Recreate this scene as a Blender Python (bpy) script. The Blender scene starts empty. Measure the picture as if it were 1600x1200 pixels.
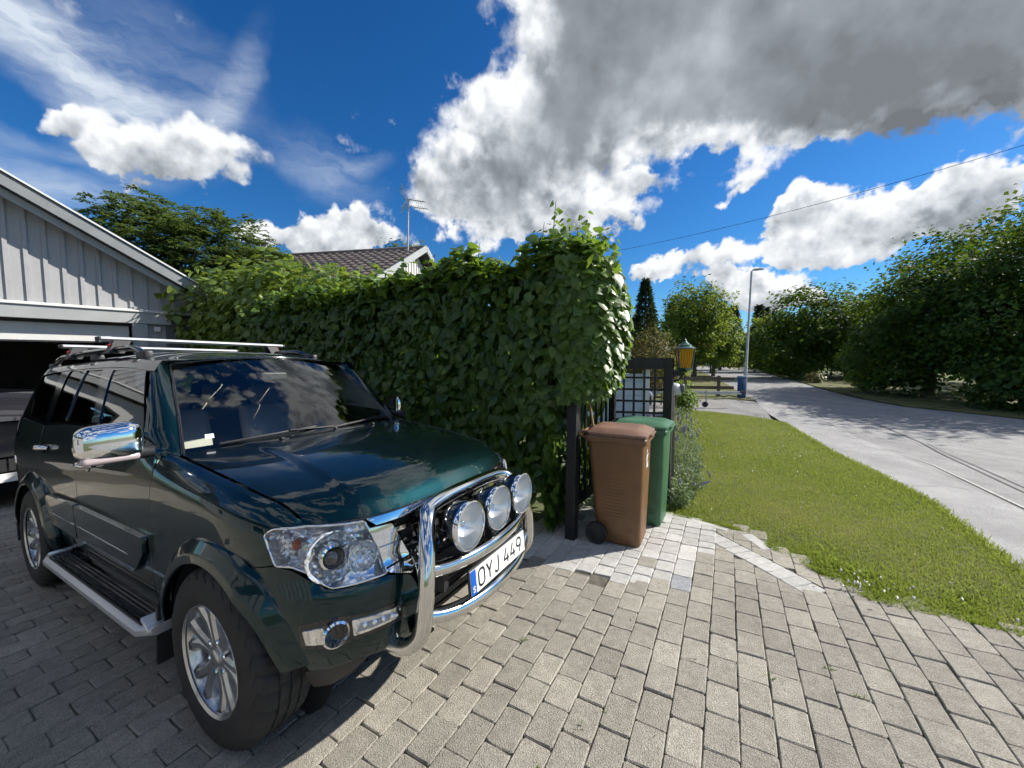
import bpy, bmesh, math, random
import numpy as np
from mathutils import Vector, Matrix
from mathutils.geometry import delaunay_2d_cdt

random.seed(7); RNG=np.random.default_rng(7)
SC=bpy.context.scene; COL=SC.collection
R=math.radians

# ------------------------------------------------------------------ camera
CAM_H=1.695
cam=bpy.data.cameras.new('camera'); cam.sensor_width=36; cam.lens=13.603; cam.clip_start=.05; cam.clip_end=3000
camo=bpy.data.objects.new('camera',cam); COL.objects.link(camo)
pit,rol=.0673,-.0032
_f=Vector((0,math.cos(pit),-math.sin(pit))); _r=Vector((1,0,0)); _u=_r.cross(_f)
_r2=_r*math.cos(rol)+_u*math.sin(rol); _u2=_u*math.cos(rol)-_r*math.sin(rol)
camo.matrix_world=Matrix(((_r2.x,_u2.x,-_f.x,0),(_r2.y,_u2.y,-_f.y,0),(_r2.z,_u2.z,-_f.z,CAM_H),(0,0,0,1)))
SC.camera=camo

# ------------------------------------------------------------------ sun and exposure
SUN_DIR=Vector((.97,.25,0)).normalized()*math.cos(R(35.5))+Vector((0,0,math.sin(R(35.5))))   # towards the sun
sun=bpy.data.lights.new('sun','SUN'); sun.energy=5.0; sun.angle=R(.53); sun.color=(1,.945,.86)
suno=bpy.data.objects.new('sun',sun); COL.objects.link(suno)
suno.rotation_euler=SUN_DIR.to_track_quat('Z','Y').to_euler(); suno.location=(30,10,40)
SC.view_settings.view_transform='Standard'; SC.view_settings.look='None'
SC.view_settings.gamma=1; SC.view_settings.use_curve_mapping=False
SC.view_settings.exposure=.68
SC.cycles.max_bounces=8; SC.cycles.diffuse_bounces=3; SC.cycles.glossy_bounces=5; SC.cycles.transmission_bounces=5; SC.cycles.transparent_max_bounces=20
SC.cycles.use_adaptive_sampling=True; SC.cycles.adaptive_threshold=.025; SC.cycles.adaptive_min_samples=12; SC.cycles.use_denoising=True

# ------------------------------------------------------------------ world (sky with clouds)
W=bpy.data.worlds.new('World'); SC.world=W; W.use_nodes=True
def build_sky():
    t=W.node_tree; N=t.nodes; L=t.links; bg=N['Background']; STR=.10; bg.inputs['Strength'].default_value=STR
    def M(op,a,b=None,c=None,clamp=False):
        n=N.new('ShaderNodeMath'); n.operation=op; n.use_clamp=clamp
        for i,v in enumerate((a,b,c)):
            if v is None: continue
            if isinstance(v,(int,float)): n.inputs[i].default_value=v
            else: L.new(v,n.inputs[i])
        return n.outputs[0]
    def VM(op,a,b=None,c=None):
        n=N.new('ShaderNodeVectorMath'); n.operation=op
        for i,v in enumerate((a,b,c)):
            if v is None: continue
            if isinstance(v,(tuple,list)): n.inputs[i].default_value=v
            elif isinstance(v,(int,float)): n.inputs['Scale'].default_value=v
            else: L.new(v,n.inputs[i])
        return n.outputs['Value'] if op in('DOT_PRODUCT','LENGTH') else n.outputs['Vector']
    def noise(vec,scale,detail,rough=.55,lac=2.1):
        n=N.new('ShaderNodeTexNoise'); n.inputs['Scale'].default_value=scale; n.inputs['Detail'].default_value=detail; n.inputs['Roughness'].default_value=rough; n.inputs['Lacunarity'].default_value=lac; L.new(vec,n.inputs['Vector']); return n
    def ss(x,a,b,lo=0.,hi=1.):
        n=N.new('ShaderNodeMapRange'); n.interpolation_type='SMOOTHSTEP'; n.inputs['From Min'].default_value=a; n.inputs['From Max'].default_value=b; n.inputs['To Min'].default_value=lo; n.inputs['To Max'].default_value=hi; L.new(x,n.inputs['Value']); return n.outputs['Result']
    def mixc(f,a,b):
        n=N.new('ShaderNodeMix'); n.data_type='RGBA'
        for k,v in (('Factor',f),('A',a),('B',b)):
            if isinstance(v,(tuple,list)): n.inputs[k].default_value=(*v,1)
            elif isinstance(v,(int,float)): n.inputs[k].default_value=v
            else: L.new(v,n.inputs[k])
        return n.outputs['Result']
    sky=N.new('ShaderNodeTexSky'); sky.sky_type='NISHITA'; sky.sun_disc=False; sky.sun_elevation=R(35.5); sky.sun_rotation=math.atan2(.97,.25); sky.air_density=1.0; sky.dust_density=.2; sky.ozone_density=3.5
    hs=N.new('ShaderNodeHueSaturation'); hs.inputs['Saturation'].default_value=1.28; hs.inputs['Value'].default_value=.65; L.new(sky.outputs['Color'],hs.inputs['Color'])
    skyc=VM('MULTIPLY',hs.outputs['Color'],(.56,.92,1.16))
    tc=N.new('ShaderNodeTexCoord'); d=VM('NORMALIZE',tc.outputs['Generated']); sp=N.new('ShaderNodeSeparateXYZ'); L.new(d,sp.inputs[0])
    az=M('ARCTAN2',sp.outputs['X'],sp.outputs['Y']); el=M('ARCSINE',sp.outputs['Z'])
    cb=N.new('ShaderNodeCombineXYZ'); L.new(az,cb.inputs[0]); L.new(el,cb.inputs[1]); q=cb.outputs[0]
    # domain warp
    w1=noise(d,5.5,4,.6); w2=noise(d,21,3,.6)
    n1=M('SUBTRACT',w1.outputs['Fac'],.5); n2=M('SUBTRACT',w2.outputs['Fac'],.5); cw=N.new('ShaderNodeCombineXYZ'); L.new(M('MULTIPLY_ADD',n1,.20,M('MULTIPLY',n2,.05)),cw.inputs[0]); L.new(M('MULTIPLY_ADD',n1,-.12,M('MULTIPLY',n2,.07)),cw.inputs[1]); qw=VM('ADD',q,cw.outputs[0])
    # cloud lobes in azimuth/elevation (radians): az, el, half-width, half-height, turn
    CU=[(0.5382, 0.5884, 0.3636, 0.0954, -0.3117, 1.0), (0.6036, 0.5861, 0.289, 0.0772, -0.3038, 0.7), (0.7774, 0.5368, 0.2153, 0.0794, -0.3159, 1.0), (0.3905, 0.5669, 0.2254, 0.0645, -0.1844, 0.8), (0.6962, 0.4942, 0.1867, 0.0575, -0.2098, 0.7), (0.1577, 0.6554, 0.1082, 0.0787, 0.1402, 0.75), (0.3085, 0.5268, 0.116, 0.0389, -0.1395, 0.5), (0.4778, 0.4667, 0.104, 0.0276, -0.278, 0.6), (-0.0539, 0.4718, 0.1661, 0.0733, 0.1529, 1.0), (0.1048, 0.5089, 0.1256, 0.0636, -0.0469, 0.9), (0.2661, 0.4644, 0.1043, 0.045, -0.1109, 0.8), (0.0015, 0.3867, 0.1761, 0.0481, -0.0032, 0.85), (0.1374, 0.3425, 0.205, 0.0276, -0.046, 0.75), (0.3117, 0.3856, 0.0694, 0.0181, -0.0383, 0.7), (-0.1035, 0.2922, 0.08, 0.0375, 0.0257, 0.55), (-0.6717, 0.38, 0.0845, 0.0403, 0.3958, 1.0), (-0.7424, 0.3296, 0.0522, 0.0228, 0.2703, 0.7), (-0.812, 0.3632, 0.0318, 0.016, 0.3333, 0.75), (-0.41, 0.2875, 0.1066, 0.0454, 0.1142, 1.0), (-0.5082, 0.2491, 0.0498, 0.0209, 0.1289, 0.55), (-0.3046, 0.2703, 0.062, 0.0225, 0.0776, 0.6), (0.6517, 0.2575, 0.0582, 0.059, -0.1891, 1.0), (0.6407, 0.276, 0.0359, 0.0352, -0.1964, 0.7), (0.7526, 0.2445, 0.0423, 0.0415, -0.2202, 1.0), (0.4343, 0.2119, 0.0987, 0.0335, -0.0441, 0.9), (0.3299, 0.2023, 0.0379, 0.016, -0.0704, 0.55), (0.8246, 0.2277, 0.061, 0.0276, 0.0519, 0.9), (0.8875, 0.2586, 0.0311, 0.0294, 0.2256, 0.9), (0.7062, 0.187, 0.0857, 0.0165, -0.1581, 0.55), (0.5846, 0.135, 0.0684, 0.0265, -0.0916, 0.9), (0.5193, 0.1489, 0.0395, 0.0247, -0.0871, 0.6), (0.6996, 0.4283, 0.0615, 0.0122, 0.2409, 0.6), (0.8641, 0.3903, 0.0452, 0.0085, 0.1078, 0.6), (0.5115, 0.3836, 0.0518, 0.0188, 0.1149, 0.62), (0.4818, 0.3511, 0.0398, 0.0106, 0.2775, 0.5), (0.45, 0.84, 0.36, 0.12, 0.0, 0.9), (0.62, 1.02, 0.3, 0.09, 0.2, 0.8), (0.05, 1.0, 0.3, 0.07, 0.3, 0.6)]
    hq=VM('ADD',qw,(0,0,1)); dens=None; hs_=None
    for a,e,rx,ry,ro,wt in CU:      # compact lobes w*(1-.28 r^2)^2
        k_=1.2 if rx>.15 else 1.1; c,s_=math.cos(ro),math.sin(ro); ax,ay=(c/(rx*k_),s_/(rx*k_)),(-s_/(ry*k_),c/(ry*k_)); sw=math.sqrt(min(1.,wt))
        X=VM('DOT_PRODUCT',hq,(ax[0],ax[1],-(a*ax[0]+e*ax[1]))); Y=VM('DOT_PRODUCT',hq,(ay[0],ay[1],-(a*ay[0]+e*ay[1])))
        t_=M('MULTIPLY_ADD',M('MULTIPLY_ADD',X,X,M('MULTIPLY',Y,Y)),-.28*sw,sw,clamp=True); p=M('MULTIPLY',t_,t_)
        dens=p if dens is None else M('ADD',dens,p); y_=M('MULTIPLY',p,Y); hs_=y_ if hs_ is None else M('ADD',hs_,y_)
    height=M('DIVIDE',hs_,M('MAXIMUM',dens,.15))
    # sparse small cumulus carry on all round the horizon outside the view
    far=noise(VM('MULTIPLY',d,(1,1,2.6)),2.6,5,.55); behind=M('MAXIMUM',ss(sp.outputs['Y'],-.25,.25,1.,0.),ss(sp.outputs['Z'],.72,.80))
    gen=M('MULTIPLY',M('MULTIPLY',ss(far.outputs['Fac'],.46,.62),behind),M('MULTIPLY',ss(sp.outputs['Z'],.02,.12),ss(sp.outputs['Z'],1.3,1.0)))
    densA=M('ADD',dens,M('MULTIPLY',gen,1.15))
    f1=noise(d,9,6,.55); f2=noise(VM('ADD',d,(.03*.79,.03*.20,.03*.58)),9,3,.5); big=noise(d,4.2,2,.5)
    dd=M('ADD',densA,M('MULTIPLY',M('SUBTRACT',f1.outputs['Fac'],.5),1.45))
    # billows
    vo=N.new('ShaderNodeTexVoronoi'); vo.feature='F1'; vo.inputs['Scale'].default_value=21; vo.inputs['Detail'].default_value=0.; vo.inputs['Roughness'].default_value=.5; cv=N.new('ShaderNodeCombineXYZ'); L.new(M('MULTIPLY',n2,.09),cv.inputs[0]); L.new(M('MULTIPLY',n2,-.07),cv.inputs[2]); L.new(VM('ADD',d,cv.outputs[0]),vo.inputs['Vector'])
    bil=M('SUBTRACT',.42,vo.outputs['Distance']); dd=M('MULTIPLY_ADD',bil,.42,dd)
    low=ss(el,.48,.22); an=N.new('ShaderNodeMapRange'); an.interpolation_type='SMOOTHSTEP'; L.new(dd,an.inputs['Value']); L.new(M('MULTIPLY_ADD',low,.12,.20),an.inputs['From Min']); L.new(M('MULTIPLY_ADD',low,-.16,.68),an.inputs['From Max']); alpha=an.outputs['Result']
    emb=M('SUBTRACT',f1.outputs['Fac'],f2.outputs['Fac'])       # + where the sun side is thinner
    thick=ss(densA,.95,2.0)
    edge=ss(dd,1.0,.35); bg_=M('SUBTRACT',big.outputs['Fac'],.5)
    la=M('MULTIPLY_ADD',emb,2.4,.80); la=M('MULTIPLY_ADD',height,.40,la); la=M('MULTIPLY_ADD',bil,.42,la); la=M('MULTIPLY_ADD',edge,.20,la); la=M('MULTIPLY_ADD',bg_,.9,la)     # thin, sunlit billows
    lb=M('MULTIPLY_ADD',bg_,1.1,.30); lb=M('MULTIPLY_ADD',height,.22,lb); lb=M('MULTIPLY_ADD',M('SUBTRACT',w1.outputs['Fac'],.5),.45,lb); lb=M('MULTIPLY_ADD',emb,.5,lb)          # thick, smooth grey underside
    lit=M('ADD',M('MULTIPLY',la,M('SUBTRACT',1.,thick)),M('MULTIPLY',M('MAXIMUM',lb,.06),thick)); lit=M('MINIMUM',M('MAXIMUM',lit,0),1)
    rp=N.new('ShaderNodeValToRGB'); L.new(lit,rp.inputs['Fac']); e=rp.color_ramp.elements
    e[0].position=0; e[0].color=(.115,.125,.138,1); e[1].position=1; e[1].color=(.62,.63,.64,1)
    for p,c in ((.32,(.205,.228,.255,1)),(.66,(.41,.435,.465,1))): x=e.new(p); x.color=c
    cum=VM('SCALE',rp.outputs['Color'],1/STR)
    # cirrus streaks
    CI=[(-0.8166, 0.4636, 0.1162, 0.0414, -0.4636, 0.95), (-0.8679, 0.4981, 0.0656, 0.0359, -0.1881, 0.7), (-0.6169, 0.4709, 0.0922, 0.0185, 1.082, 0.6), (-0.6936, 0.4891, 0.0844, 0.0608, -0.422, 0.45), (-0.4396, 0.3908, 0.0726, 0.0423, -0.2644, 0.5), (-0.3717, 0.4131, 0.049, 0.014, 0.3559, 0.5), (-0.8556, 0.282, 0.0977, 0.0221, -0.097, 0.7), (-0.8849, 0.3351, 0.0546, 0.0094, 0.03, 0.35), (-0.7606, 0.3785, 0.0454, 0.0428, -0.8599, 0.6)]
    cid=None; cs=N.new('ShaderNodeCombineXYZ'); L.new(M('MULTIPLY',n1,.14),cs.inputs[0]); L.new(M('MULTIPLY',n1,.10),cs.inputs[1]); sw=VM('ADD',q,cs.outputs[0])
    hc=VM('ADD',sw,(0,0,1))
    for a,e_,rx,ry,ro,wt in CI:
        k_=1.15; c,s_=math.cos(ro),math.sin(ro); ax,ay=(c/(rx*k_),s_/(rx*k_)),(-s_/(ry*k_),c/(ry*k_)); sq=math.sqrt(wt)
        X=VM('DOT_PRODUCT',hc,(ax[0],ax[1],-(a*ax[0]+e_*ax[1]))); Y=VM('DOT_PRODUCT',hc,(ay[0],ay[1],-(a*ay[0]+e_*ay[1])))
        t_=M('MULTIPLY_ADD',M('MULTIPLY_ADD',X,X,M('MULTIPLY',Y,Y)),-.28*sq,sq,clamp=True); p=M('MULTIPLY',t_,t_); cid=p if cid is None else M('ADD',cid,p)
    mr=N.new('ShaderNodeMapping'); mr.inputs['Rotation'].default_value=(0,0,R(52)); mr.inputs['Scale'].default_value=(3.2,13,1); L.new(sw,mr.inputs['Vector'])
    st=noise(mr.outputs['Vector'],1.,6,.6); cid=M('MULTIPLY',cid,ss(st.outputs['Fac'],.22,.78))
    col=mixc(M('MINIMUM',cid,.92),skyc,(.47/STR,.52/STR,.58/STR))
    # pale haze low on the horizon
    col=mixc(M('MULTIPLY',ss(el,.16,0.),.14),col,(.32/STR,.42/STR,.54/STR))
    col=mixc(alpha,col,cum)
    L.new(col,bg.inputs['Color'])
    W.cycles.sampling_method='MANUAL'; W.cycles.sample_map_resolution=512
build_sky()


# ------------------------------------------------------------------ helpers
class NT:
    def __init__(s,tree): s.t=tree; s.n=tree.nodes; s.l=tree.links
    def add(s,typ,**kw):
        n=s.n.new(typ)
        for k,v in kw.items():
            if k in n.inputs.keys() if False else False: pass
            setattr(n,k,v)
        return n
    def link(s,a,b): s.l.new(a,b)

def mat(name,color=(.5,.5,.5),rough=.6,metal=0.,var=0.,vscale=8.,color2=None,bump=0.,bscale=40.,coat=0.,spec=.5,trans=0.,emit=None,estr=0.,coords='Object',speck=0.,stretch=None,backlit=None,objvar=0.,thick=.5,detail=5.):
    m=bpy.data.materials.new(name); m.use_nodes=True; t=m.node_tree; N=t.nodes; L=t.links
    b=N['Principled BSDF']; out=N['Material Output']
    b.inputs['Roughness'].default_value=rough; b.inputs['Metallic'].default_value=metal
    b.inputs['Specular IOR Level'].default_value=spec
    b.inputs['Coat Weight'].default_value=coat; b.inputs['Coat Roughness'].default_value=.03
    b.inputs['Transmission Weight'].default_value=trans
    if emit: b.inputs['Emission Color'].default_value=(*emit,1); b.inputs['Emission Strength'].default_value=estr
    c=(*color,1); b.inputs['Base Color'].default_value=c
    src=None
    vec=None
    if var or bump or color2 or speck:
        tc=N.new('ShaderNodeTexCoord'); vec=tc.outputs[coords]
        if stretch:
            mp=N.new('ShaderNodeMapping'); mp.inputs['Scale'].default_value=stretch; L.new(vec,mp.inputs['Vector']); vec=mp.outputs['Vector']
    if var or color2:
        nz=N.new('ShaderNodeTexNoise'); nz.inputs['Scale'].default_value=vscale; nz.inputs['Detail'].default_value=detail; nz.inputs['Roughness'].default_value=.62
        L.new(vec,nz.inputs['Vector'])
        rp=N.new('ShaderNodeValToRGB'); L.new(nz.outputs['Fac'],rp.inputs['Fac'])
        c2=color2 if color2 else tuple(min(1,x*(1+var)) for x in color)
        c1=color if color2 else tuple(x*(1-var) for x in color)
        rp.color_ramp.elements[0].position=.36; rp.color_ramp.elements[0].color=(*c1,1)
        rp.color_ramp.elements[1].position=.66; rp.color_ramp.elements[1].color=(*c2,1)
        src=rp.outputs['Color']
    if speck:
        ns=N.new('ShaderNodeTexNoise'); ns.inputs['Scale'].default_value=190; ns.inputs['Detail'].default_value=2; L.new(vec,ns.inputs['Vector'])
        mr=N.new('ShaderNodeMapRange'); mr.inputs['From Min'].default_value=.35; mr.inputs['From Max'].default_value=.68; mr.inputs['To Min'].default_value=1-speck; mr.inputs['To Max'].default_value=1+speck
        L.new(ns.outputs['Fac'],mr.inputs['Value'])
        mx=N.new('ShaderNodeVectorMath'); mx.operation='SCALE'
        if src: L.new(src,mx.inputs[0])
        else: mx.inputs[0].default_value=color
        L.new(mr.outputs['Result'],mx.inputs['Scale']); src=mx.outputs['Vector']
    if objvar:
        oi=N.new('ShaderNodeObjectInfo'); mr=N.new('ShaderNodeMapRange'); mr.inputs['To Min'].default_value=1-objvar; mr.inputs['To Max'].default_value=1+objvar
        L.new(oi.outputs['Random'],mr.inputs['Value']); mx=N.new('ShaderNodeVectorMath'); mx.operation='SCALE'
        if src: L.new(src,mx.inputs[0])
        else: mx.inputs[0].default_value=color
        L.new(mr.outputs['Result'],mx.inputs['Scale']); src=mx.outputs['Vector']
    if src: L.new(src,b.inputs['Base Color'])
    if bump:
        nb=N.new('ShaderNodeTexNoise'); nb.inputs['Scale'].default_value=bscale; nb.inputs['Detail'].default_value=6; L.new(vec,nb.inputs['Vector'])
        bp=N.new('ShaderNodeBump'); bp.inputs['Strength'].default_value=bump; bp.inputs['Distance'].default_value=.01
        L.new(nb.outputs['Fac'],bp.inputs['Height']); L.new(bp.outputs['Normal'],b.inputs['Normal'])
    if backlit:
        tr=N.new('ShaderNodeBsdfTranslucent'); mx=N.new('ShaderNodeMixShader'); mx.inputs['Fac'].default_value=thick
        tr.inputs['Color'].default_value=(*backlit,1)
        L.new(b.outputs['BSDF'],mx.inputs[1]); L.new(tr.outputs['BSDF'],mx.inputs[2]); L.new(mx.outputs['Shader'],out.inputs['Surface'])
    return m

def leafmat(name,dark,light,tcol,rough=.42,thick=.32,spec=.5):
    """foliage: colour varies leaf by leaf through the 'tint' attribute, light comes through from behind"""
    m=bpy.data.materials.new(name); m.use_nodes=True; t=m.node_tree; N=t.nodes; L=t.links
    b=N['Principled BSDF']; out=N['Material Output']
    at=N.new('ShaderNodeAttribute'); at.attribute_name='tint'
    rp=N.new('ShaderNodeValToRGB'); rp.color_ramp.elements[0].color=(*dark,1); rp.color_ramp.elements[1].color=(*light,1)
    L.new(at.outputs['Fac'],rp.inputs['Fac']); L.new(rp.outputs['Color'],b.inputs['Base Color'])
    b.inputs['Roughness'].default_value=rough; b.inputs['Specular IOR Level'].default_value=spec
    tr=N.new('ShaderNodeBsdfTranslucent'); tr.inputs['Color'].default_value=(*tcol,1)
    mx=N.new('ShaderNodeMixShader'); mx.inputs['Fac'].default_value=thick
    L.new(b.outputs['BSDF'],mx.inputs[1]); L.new(tr.outputs['BSDF'],mx.inputs[2]); L.new(mx.outputs['Shader'],out.inputs['Surface'])
    return m

def facetmat(name,color,scale,amt,rough=.1,metal=1.):
    m=mat(name,color,rough,metal); t=m.node_tree; N=t.nodes; L=t.links; b=N['Principled BSDF']
    tc=N.new('ShaderNodeTexCoord'); v=N.new('ShaderNodeTexVoronoi'); v.inputs['Scale'].default_value=scale; L.new(tc.outputs['Object'],v.inputs['Vector'])
    s=N.new('ShaderNodeVectorMath'); s.operation='SUBTRACT'; s.inputs[1].default_value=(.5,.5,.5); L.new(v.outputs['Color'],s.inputs[0])
    k=N.new('ShaderNodeVectorMath'); k.operation='SCALE'; k.inputs['Scale'].default_value=amt; L.new(s.outputs['Vector'],k.inputs[0])
    g=N.new('ShaderNodeNewGeometry'); a=N.new('ShaderNodeVectorMath'); a.operation='ADD'; L.new(g.outputs['Normal'],a.inputs[0]); L.new(k.outputs['Vector'],a.inputs[1])
    n=N.new('ShaderNodeVectorMath'); n.operation='NORMALIZE'; L.new(a.outputs['Vector'],n.inputs[0]); L.new(n.outputs['Vector'],b.inputs['Normal'])
    return m
def glassmat(name,tint=(.8,.85,.85),ior=1.5,rough=0.):
    m=bpy.data.materials.new(name); m.use_nodes=True; t=m.node_tree; N=t.nodes; L=t.links
    N.remove(N['Principled BSDF']); out=N['Material Output']
    a=N.new('ShaderNodeBsdfTransparent'); a.inputs['Color'].default_value=(*tint,1)
    g=N.new('ShaderNodeBsdfGlossy'); g.inputs['Roughness'].default_value=rough; g.inputs['Color'].default_value=(1,1,1,1)
    fr=N.new('ShaderNodeFresnel'); fr.inputs['IOR'].default_value=ior
    mx=N.new('ShaderNodeMixShader'); L.new(fr.outputs['Fac'],mx.inputs['Fac']); L.new(a.outputs['BSDF'],mx.inputs[1]); L.new(g.outputs['BSDF'],mx.inputs[2]); L.new(mx.outputs['Shader'],out.inputs['Surface'])
    return m

def link(o,parent=None,label=None,cat=None,group=None,kind=None):
    COL.objects.link(o)
    if parent is not None: o.parent=parent
    tag(o,label,cat,group,kind); return o
def tag(o,label=None,cat=None,group=None,kind=None):
    if label: o['label']=label
    if cat: o['category']=cat
    if group: o['group']=group
    if kind: o['kind']=kind
    return o
def empty(name,loc=(0,0,0),rz=0.,label=None,cat=None,group=None):
    o=bpy.data.objects.new(name,None); o.empty_display_size=.1; o.location=loc; o.rotation_euler=(0,0,rz)
    return link(o,None,label,cat,group)
def mesh(name,V,F,smooth=False,normals=None,m=None):
    me=bpy.data.meshes.new(name); me.from_pydata([tuple(v) for v in V],[],[tuple(f) for f in F]); 
    if smooth: me.polygons.foreach_set('use_smooth',[True]*len(me.polygons))
    if normals is not None: me.normals_split_custom_set_from_vertices([tuple(n) for n in normals])
    if m: me.materials.append(m)
    return me
def fastmesh(name,V,F,m=None,tint=None,smooth=False):
    """numpy verts (n,3) and faces (k,3 or 4) into a mesh"""
    V=np.asarray(V,np.float32); F=np.asarray(F,np.int32); k=F.shape[1]
    me=bpy.data.meshes.new(name); me.vertices.add(len(V)); me.vertices.foreach_set('co',V.ravel())
    me.loops.add(F.size); me.loops.foreach_set('vertex_index',F.ravel())
    me.polygons.add(len(F)); me.polygons.foreach_set('loop_start',np.arange(len(F),dtype=np.int32)*k)
    if smooth: me.polygons.foreach_set('use_smooth',np.ones(len(F),dtype=bool))
    me.update(calc_edges=True)
    if m: me.materials.append(m)
    if tint is not None:
        a=me.attributes.new('tint','FLOAT','POINT'); a.data.foreach_set('value',np.asarray(tint,np.float32))
    return me
def add(name,me,parent=None,**kw): return link(bpy.data.objects.new(name,me),parent,**kw)
class MB:
    """collects primitive shapes into one mesh object (one part)"""
    def __init__(s): s.V=[]; s.F=[]
    def raw(s,V,F):
        k=len(s.V); s.V+= [tuple(v) for v in V]; s.F+=[tuple(i+k for i in f) for f in F]; return s
    def box(s,c,d,rot=None,bev=0.):
        x,y,z=d[0]/2,d[1]/2,d[2]/2
        if bev<=0:
            V=[(a*x,b*y,g*z) for g in(-1,1) for b in(-1,1) for a in(-1,1)]
            F=[(0,2,3,1),(4,5,7,6),(0,1,5,4),(2,6,7,3),(0,4,6,2),(1,3,7,5)]
        else:
            bm=bmesh.new(); bmesh.ops.create_cube(bm,size=1)
            bmesh.ops.scale(bm,vec=(2*x,2*y,2*z),verts=bm.verts)
            bmesh.ops.bevel(bm,geom=bm.edges[:],offset=bev,segments=2,profile=.5,affect='EDGES')
            bm.verts.index_update(); V=[v.co[:] for v in bm.verts]; F=[[v.index for v in f.verts] for f in bm.faces]; bm.free()
        M=rot if rot is not None else Matrix.Identity(3)
        V=[tuple(M@Vector(v)+Vector(c)) for v in V]
        return s.raw(V,F)
    def bar(s,a,b,w,h=None,up=(0,0,1)):
        """rectangular bar from a to b"""
        a=Vector(a); b=Vector(b); h=h or w; d=b-a; L=d.length; x=d.normalized(); y=Vector(up).cross(x)
        if y.length<1e-4: y=Vector((0,1,0)).cross(x)
        y.normalize(); z=x.cross(y); M=Matrix((x,y,z)).transposed()
        return s.box((a+b)/2,(L,w,h),M)
    def tube(s,pts,r,n=10,cap=True,closed=False):
        pts=[Vector(p) for p in pts]; rs=r if isinstance(r,(list,tuple)) else [r]*len(pts)
        V=[];F=[]; prev=None
        for i,p in enumerate(pts):
            if closed: t=(pts[(i+1)%len(pts)]-pts[i-1])
            else: t=(pts[min(i+1,len(pts)-1)]-pts[max(i-1,0)])
            t.normalize()
            if prev is None:
                a=Vector((0,0,1)) if abs(t.z)<.9 else Vector((1,0,0)); u=t.cross(a).normalized()
            else: u=(prev-t*prev.dot(t)).normalized()
            prev=u; w=t.cross(u)
            for k in range(n): an=2*math.pi*k/n; V.append(p+(u*math.cos(an)+w*math.sin(an))*rs[i])
        m=len(pts)
        for i in range(m if closed else m-1):
            for k in range(n):
                a=i*n+k; b=i*n+(k+1)%n; c=((i+1)%m)*n+(k+1)%n; d=((i+1)%m)*n+k; F.append((a,b,c,d))
        if cap and not closed: F.append(tuple(range(n))[::-1]); F.append(tuple((m-1)*n+k for k in range(n)))
        return s.raw(V,F)
    def lathe(s,prof,n=24,org=(0,0,0),axis=(0,0,1),cap=True):
        """prof: list of (radius, height along axis)"""
        ax=Vector(axis).normalized(); a=Vector((0,0,1)) if abs(ax.z)<.9 else Vector((1,0,0)); u=ax.cross(a).normalized(); w=ax.cross(u); o=Vector(org)
        V=[];F=[]
        for r,h in prof:
            for k in range(n): an=2*math.pi*k/n; V.append(o+ax*h+(u*math.cos(an)+w*math.sin(an))*r)
        for i in range(len(prof)-1):
            for k in range(n): F.append((i*n+k,i*n+(k+1)%n,(i+1)*n+(k+1)%n,(i+1)*n+k))
        if cap: F.append(tuple(range(n))[::-1]); F.append(tuple((len(prof)-1)*n+k for k in range(n)))
        return s.raw(V,F)
    def build(s,name,m,parent=None,smooth=None,**kw):
        me=bpy.data.meshes.new(name); me.from_pydata(s.V,[],s.F); me.materials.append(m)
        bm=bmesh.new(); bm.from_mesh(me); bmesh.ops.recalc_face_normals(bm,faces=bm.faces); bm.to_mesh(me); bm.free()
        if smooth is not None:
            me.polygons.foreach_set('use_smooth',[True]*len(me.polygons)); me.set_sharp_from_angle(angle=R(smooth))
        return add(name,me,parent,**kw)
def copy_tree(o,parent=None):
    c=o.copy(); COL.objects.link(c)
    if parent is not None: c.parent=parent
    for ch in o.children: copy_tree(ch,c)
    return c

# ------------------------------------------------------------------ ground height (the drive slopes gently)
def G(x,y):
    x=min(max(x,-7.5),4); y=min(max(y,-3),7); return .0213*(x+.857)-.0324*(y-2.344)
def Gn(x,y):
    x=np.clip(x,-7.5,4); y=np.clip(y,-3,7); return .0213*(x+.857)-.0324*(y-2.344)
CO=Vector((-.85698,2.34443,0)); CX=Vector((.87386,-.48496,.03426)); CY=Vector((.48571,.87394,-.01794)); CZ=Vector((-.02124,.03232,.99925))
def c2w(x,y,z=0): return CO+CX*x+CY*y+CZ*z
CARM=Matrix(((CX.x,CY.x,CZ.x,CO.x),(CX.y,CY.y,CZ.y,CO.y),(CX.z,CY.z,CZ.z,CO.z),(0,0,0,1)))
def project(P):
    d=Vector(P)-Vector((0,0,CAM_H)); z=d.dot(_f)
    return (800+604.58*d.dot(_r2)/z,600-604.58*d.dot(_u2)/z,z)

def chamfer(poly,r):
    if r<=0: return list(poly)
    out=[]; n=len(poly)
    for i in range(n):
        a=np.array(poly[i-1]); b=np.array(poly[i]); c=np.array(poly[(i+1)%n])
        la=np.linalg.norm(a-b); lc=np.linalg.norm(c-b); k=min(r,la*.45,lc*.45)
        p=b+(a-b)/la*k; q=b+(c-b)/lc*k
        for t in (0,.33,.67,1): out.append(tuple((1-t)**2*p+2*t*(1-t)*b+t*t*q))
    return out
def resample(poly,step):
    out=[]; n=len(poly)
    for i in range(n):
        a=np.array(poly[i],float); b=np.array(poly[(i+1)%n],float); L=np.linalg.norm(b-a); k=max(1,int(math.ceil(L/step)))
        for j in range(k): out.append(tuple(a+(b-a)*j/k))
    # drop near duplicates
    res=[]
    for p in out:
        if not res or math.dist(p,res[-1])>1e-4: res.append(p)
    if math.dist(res[0],res[-1])<1e-4: res.pop()
    return res
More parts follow.
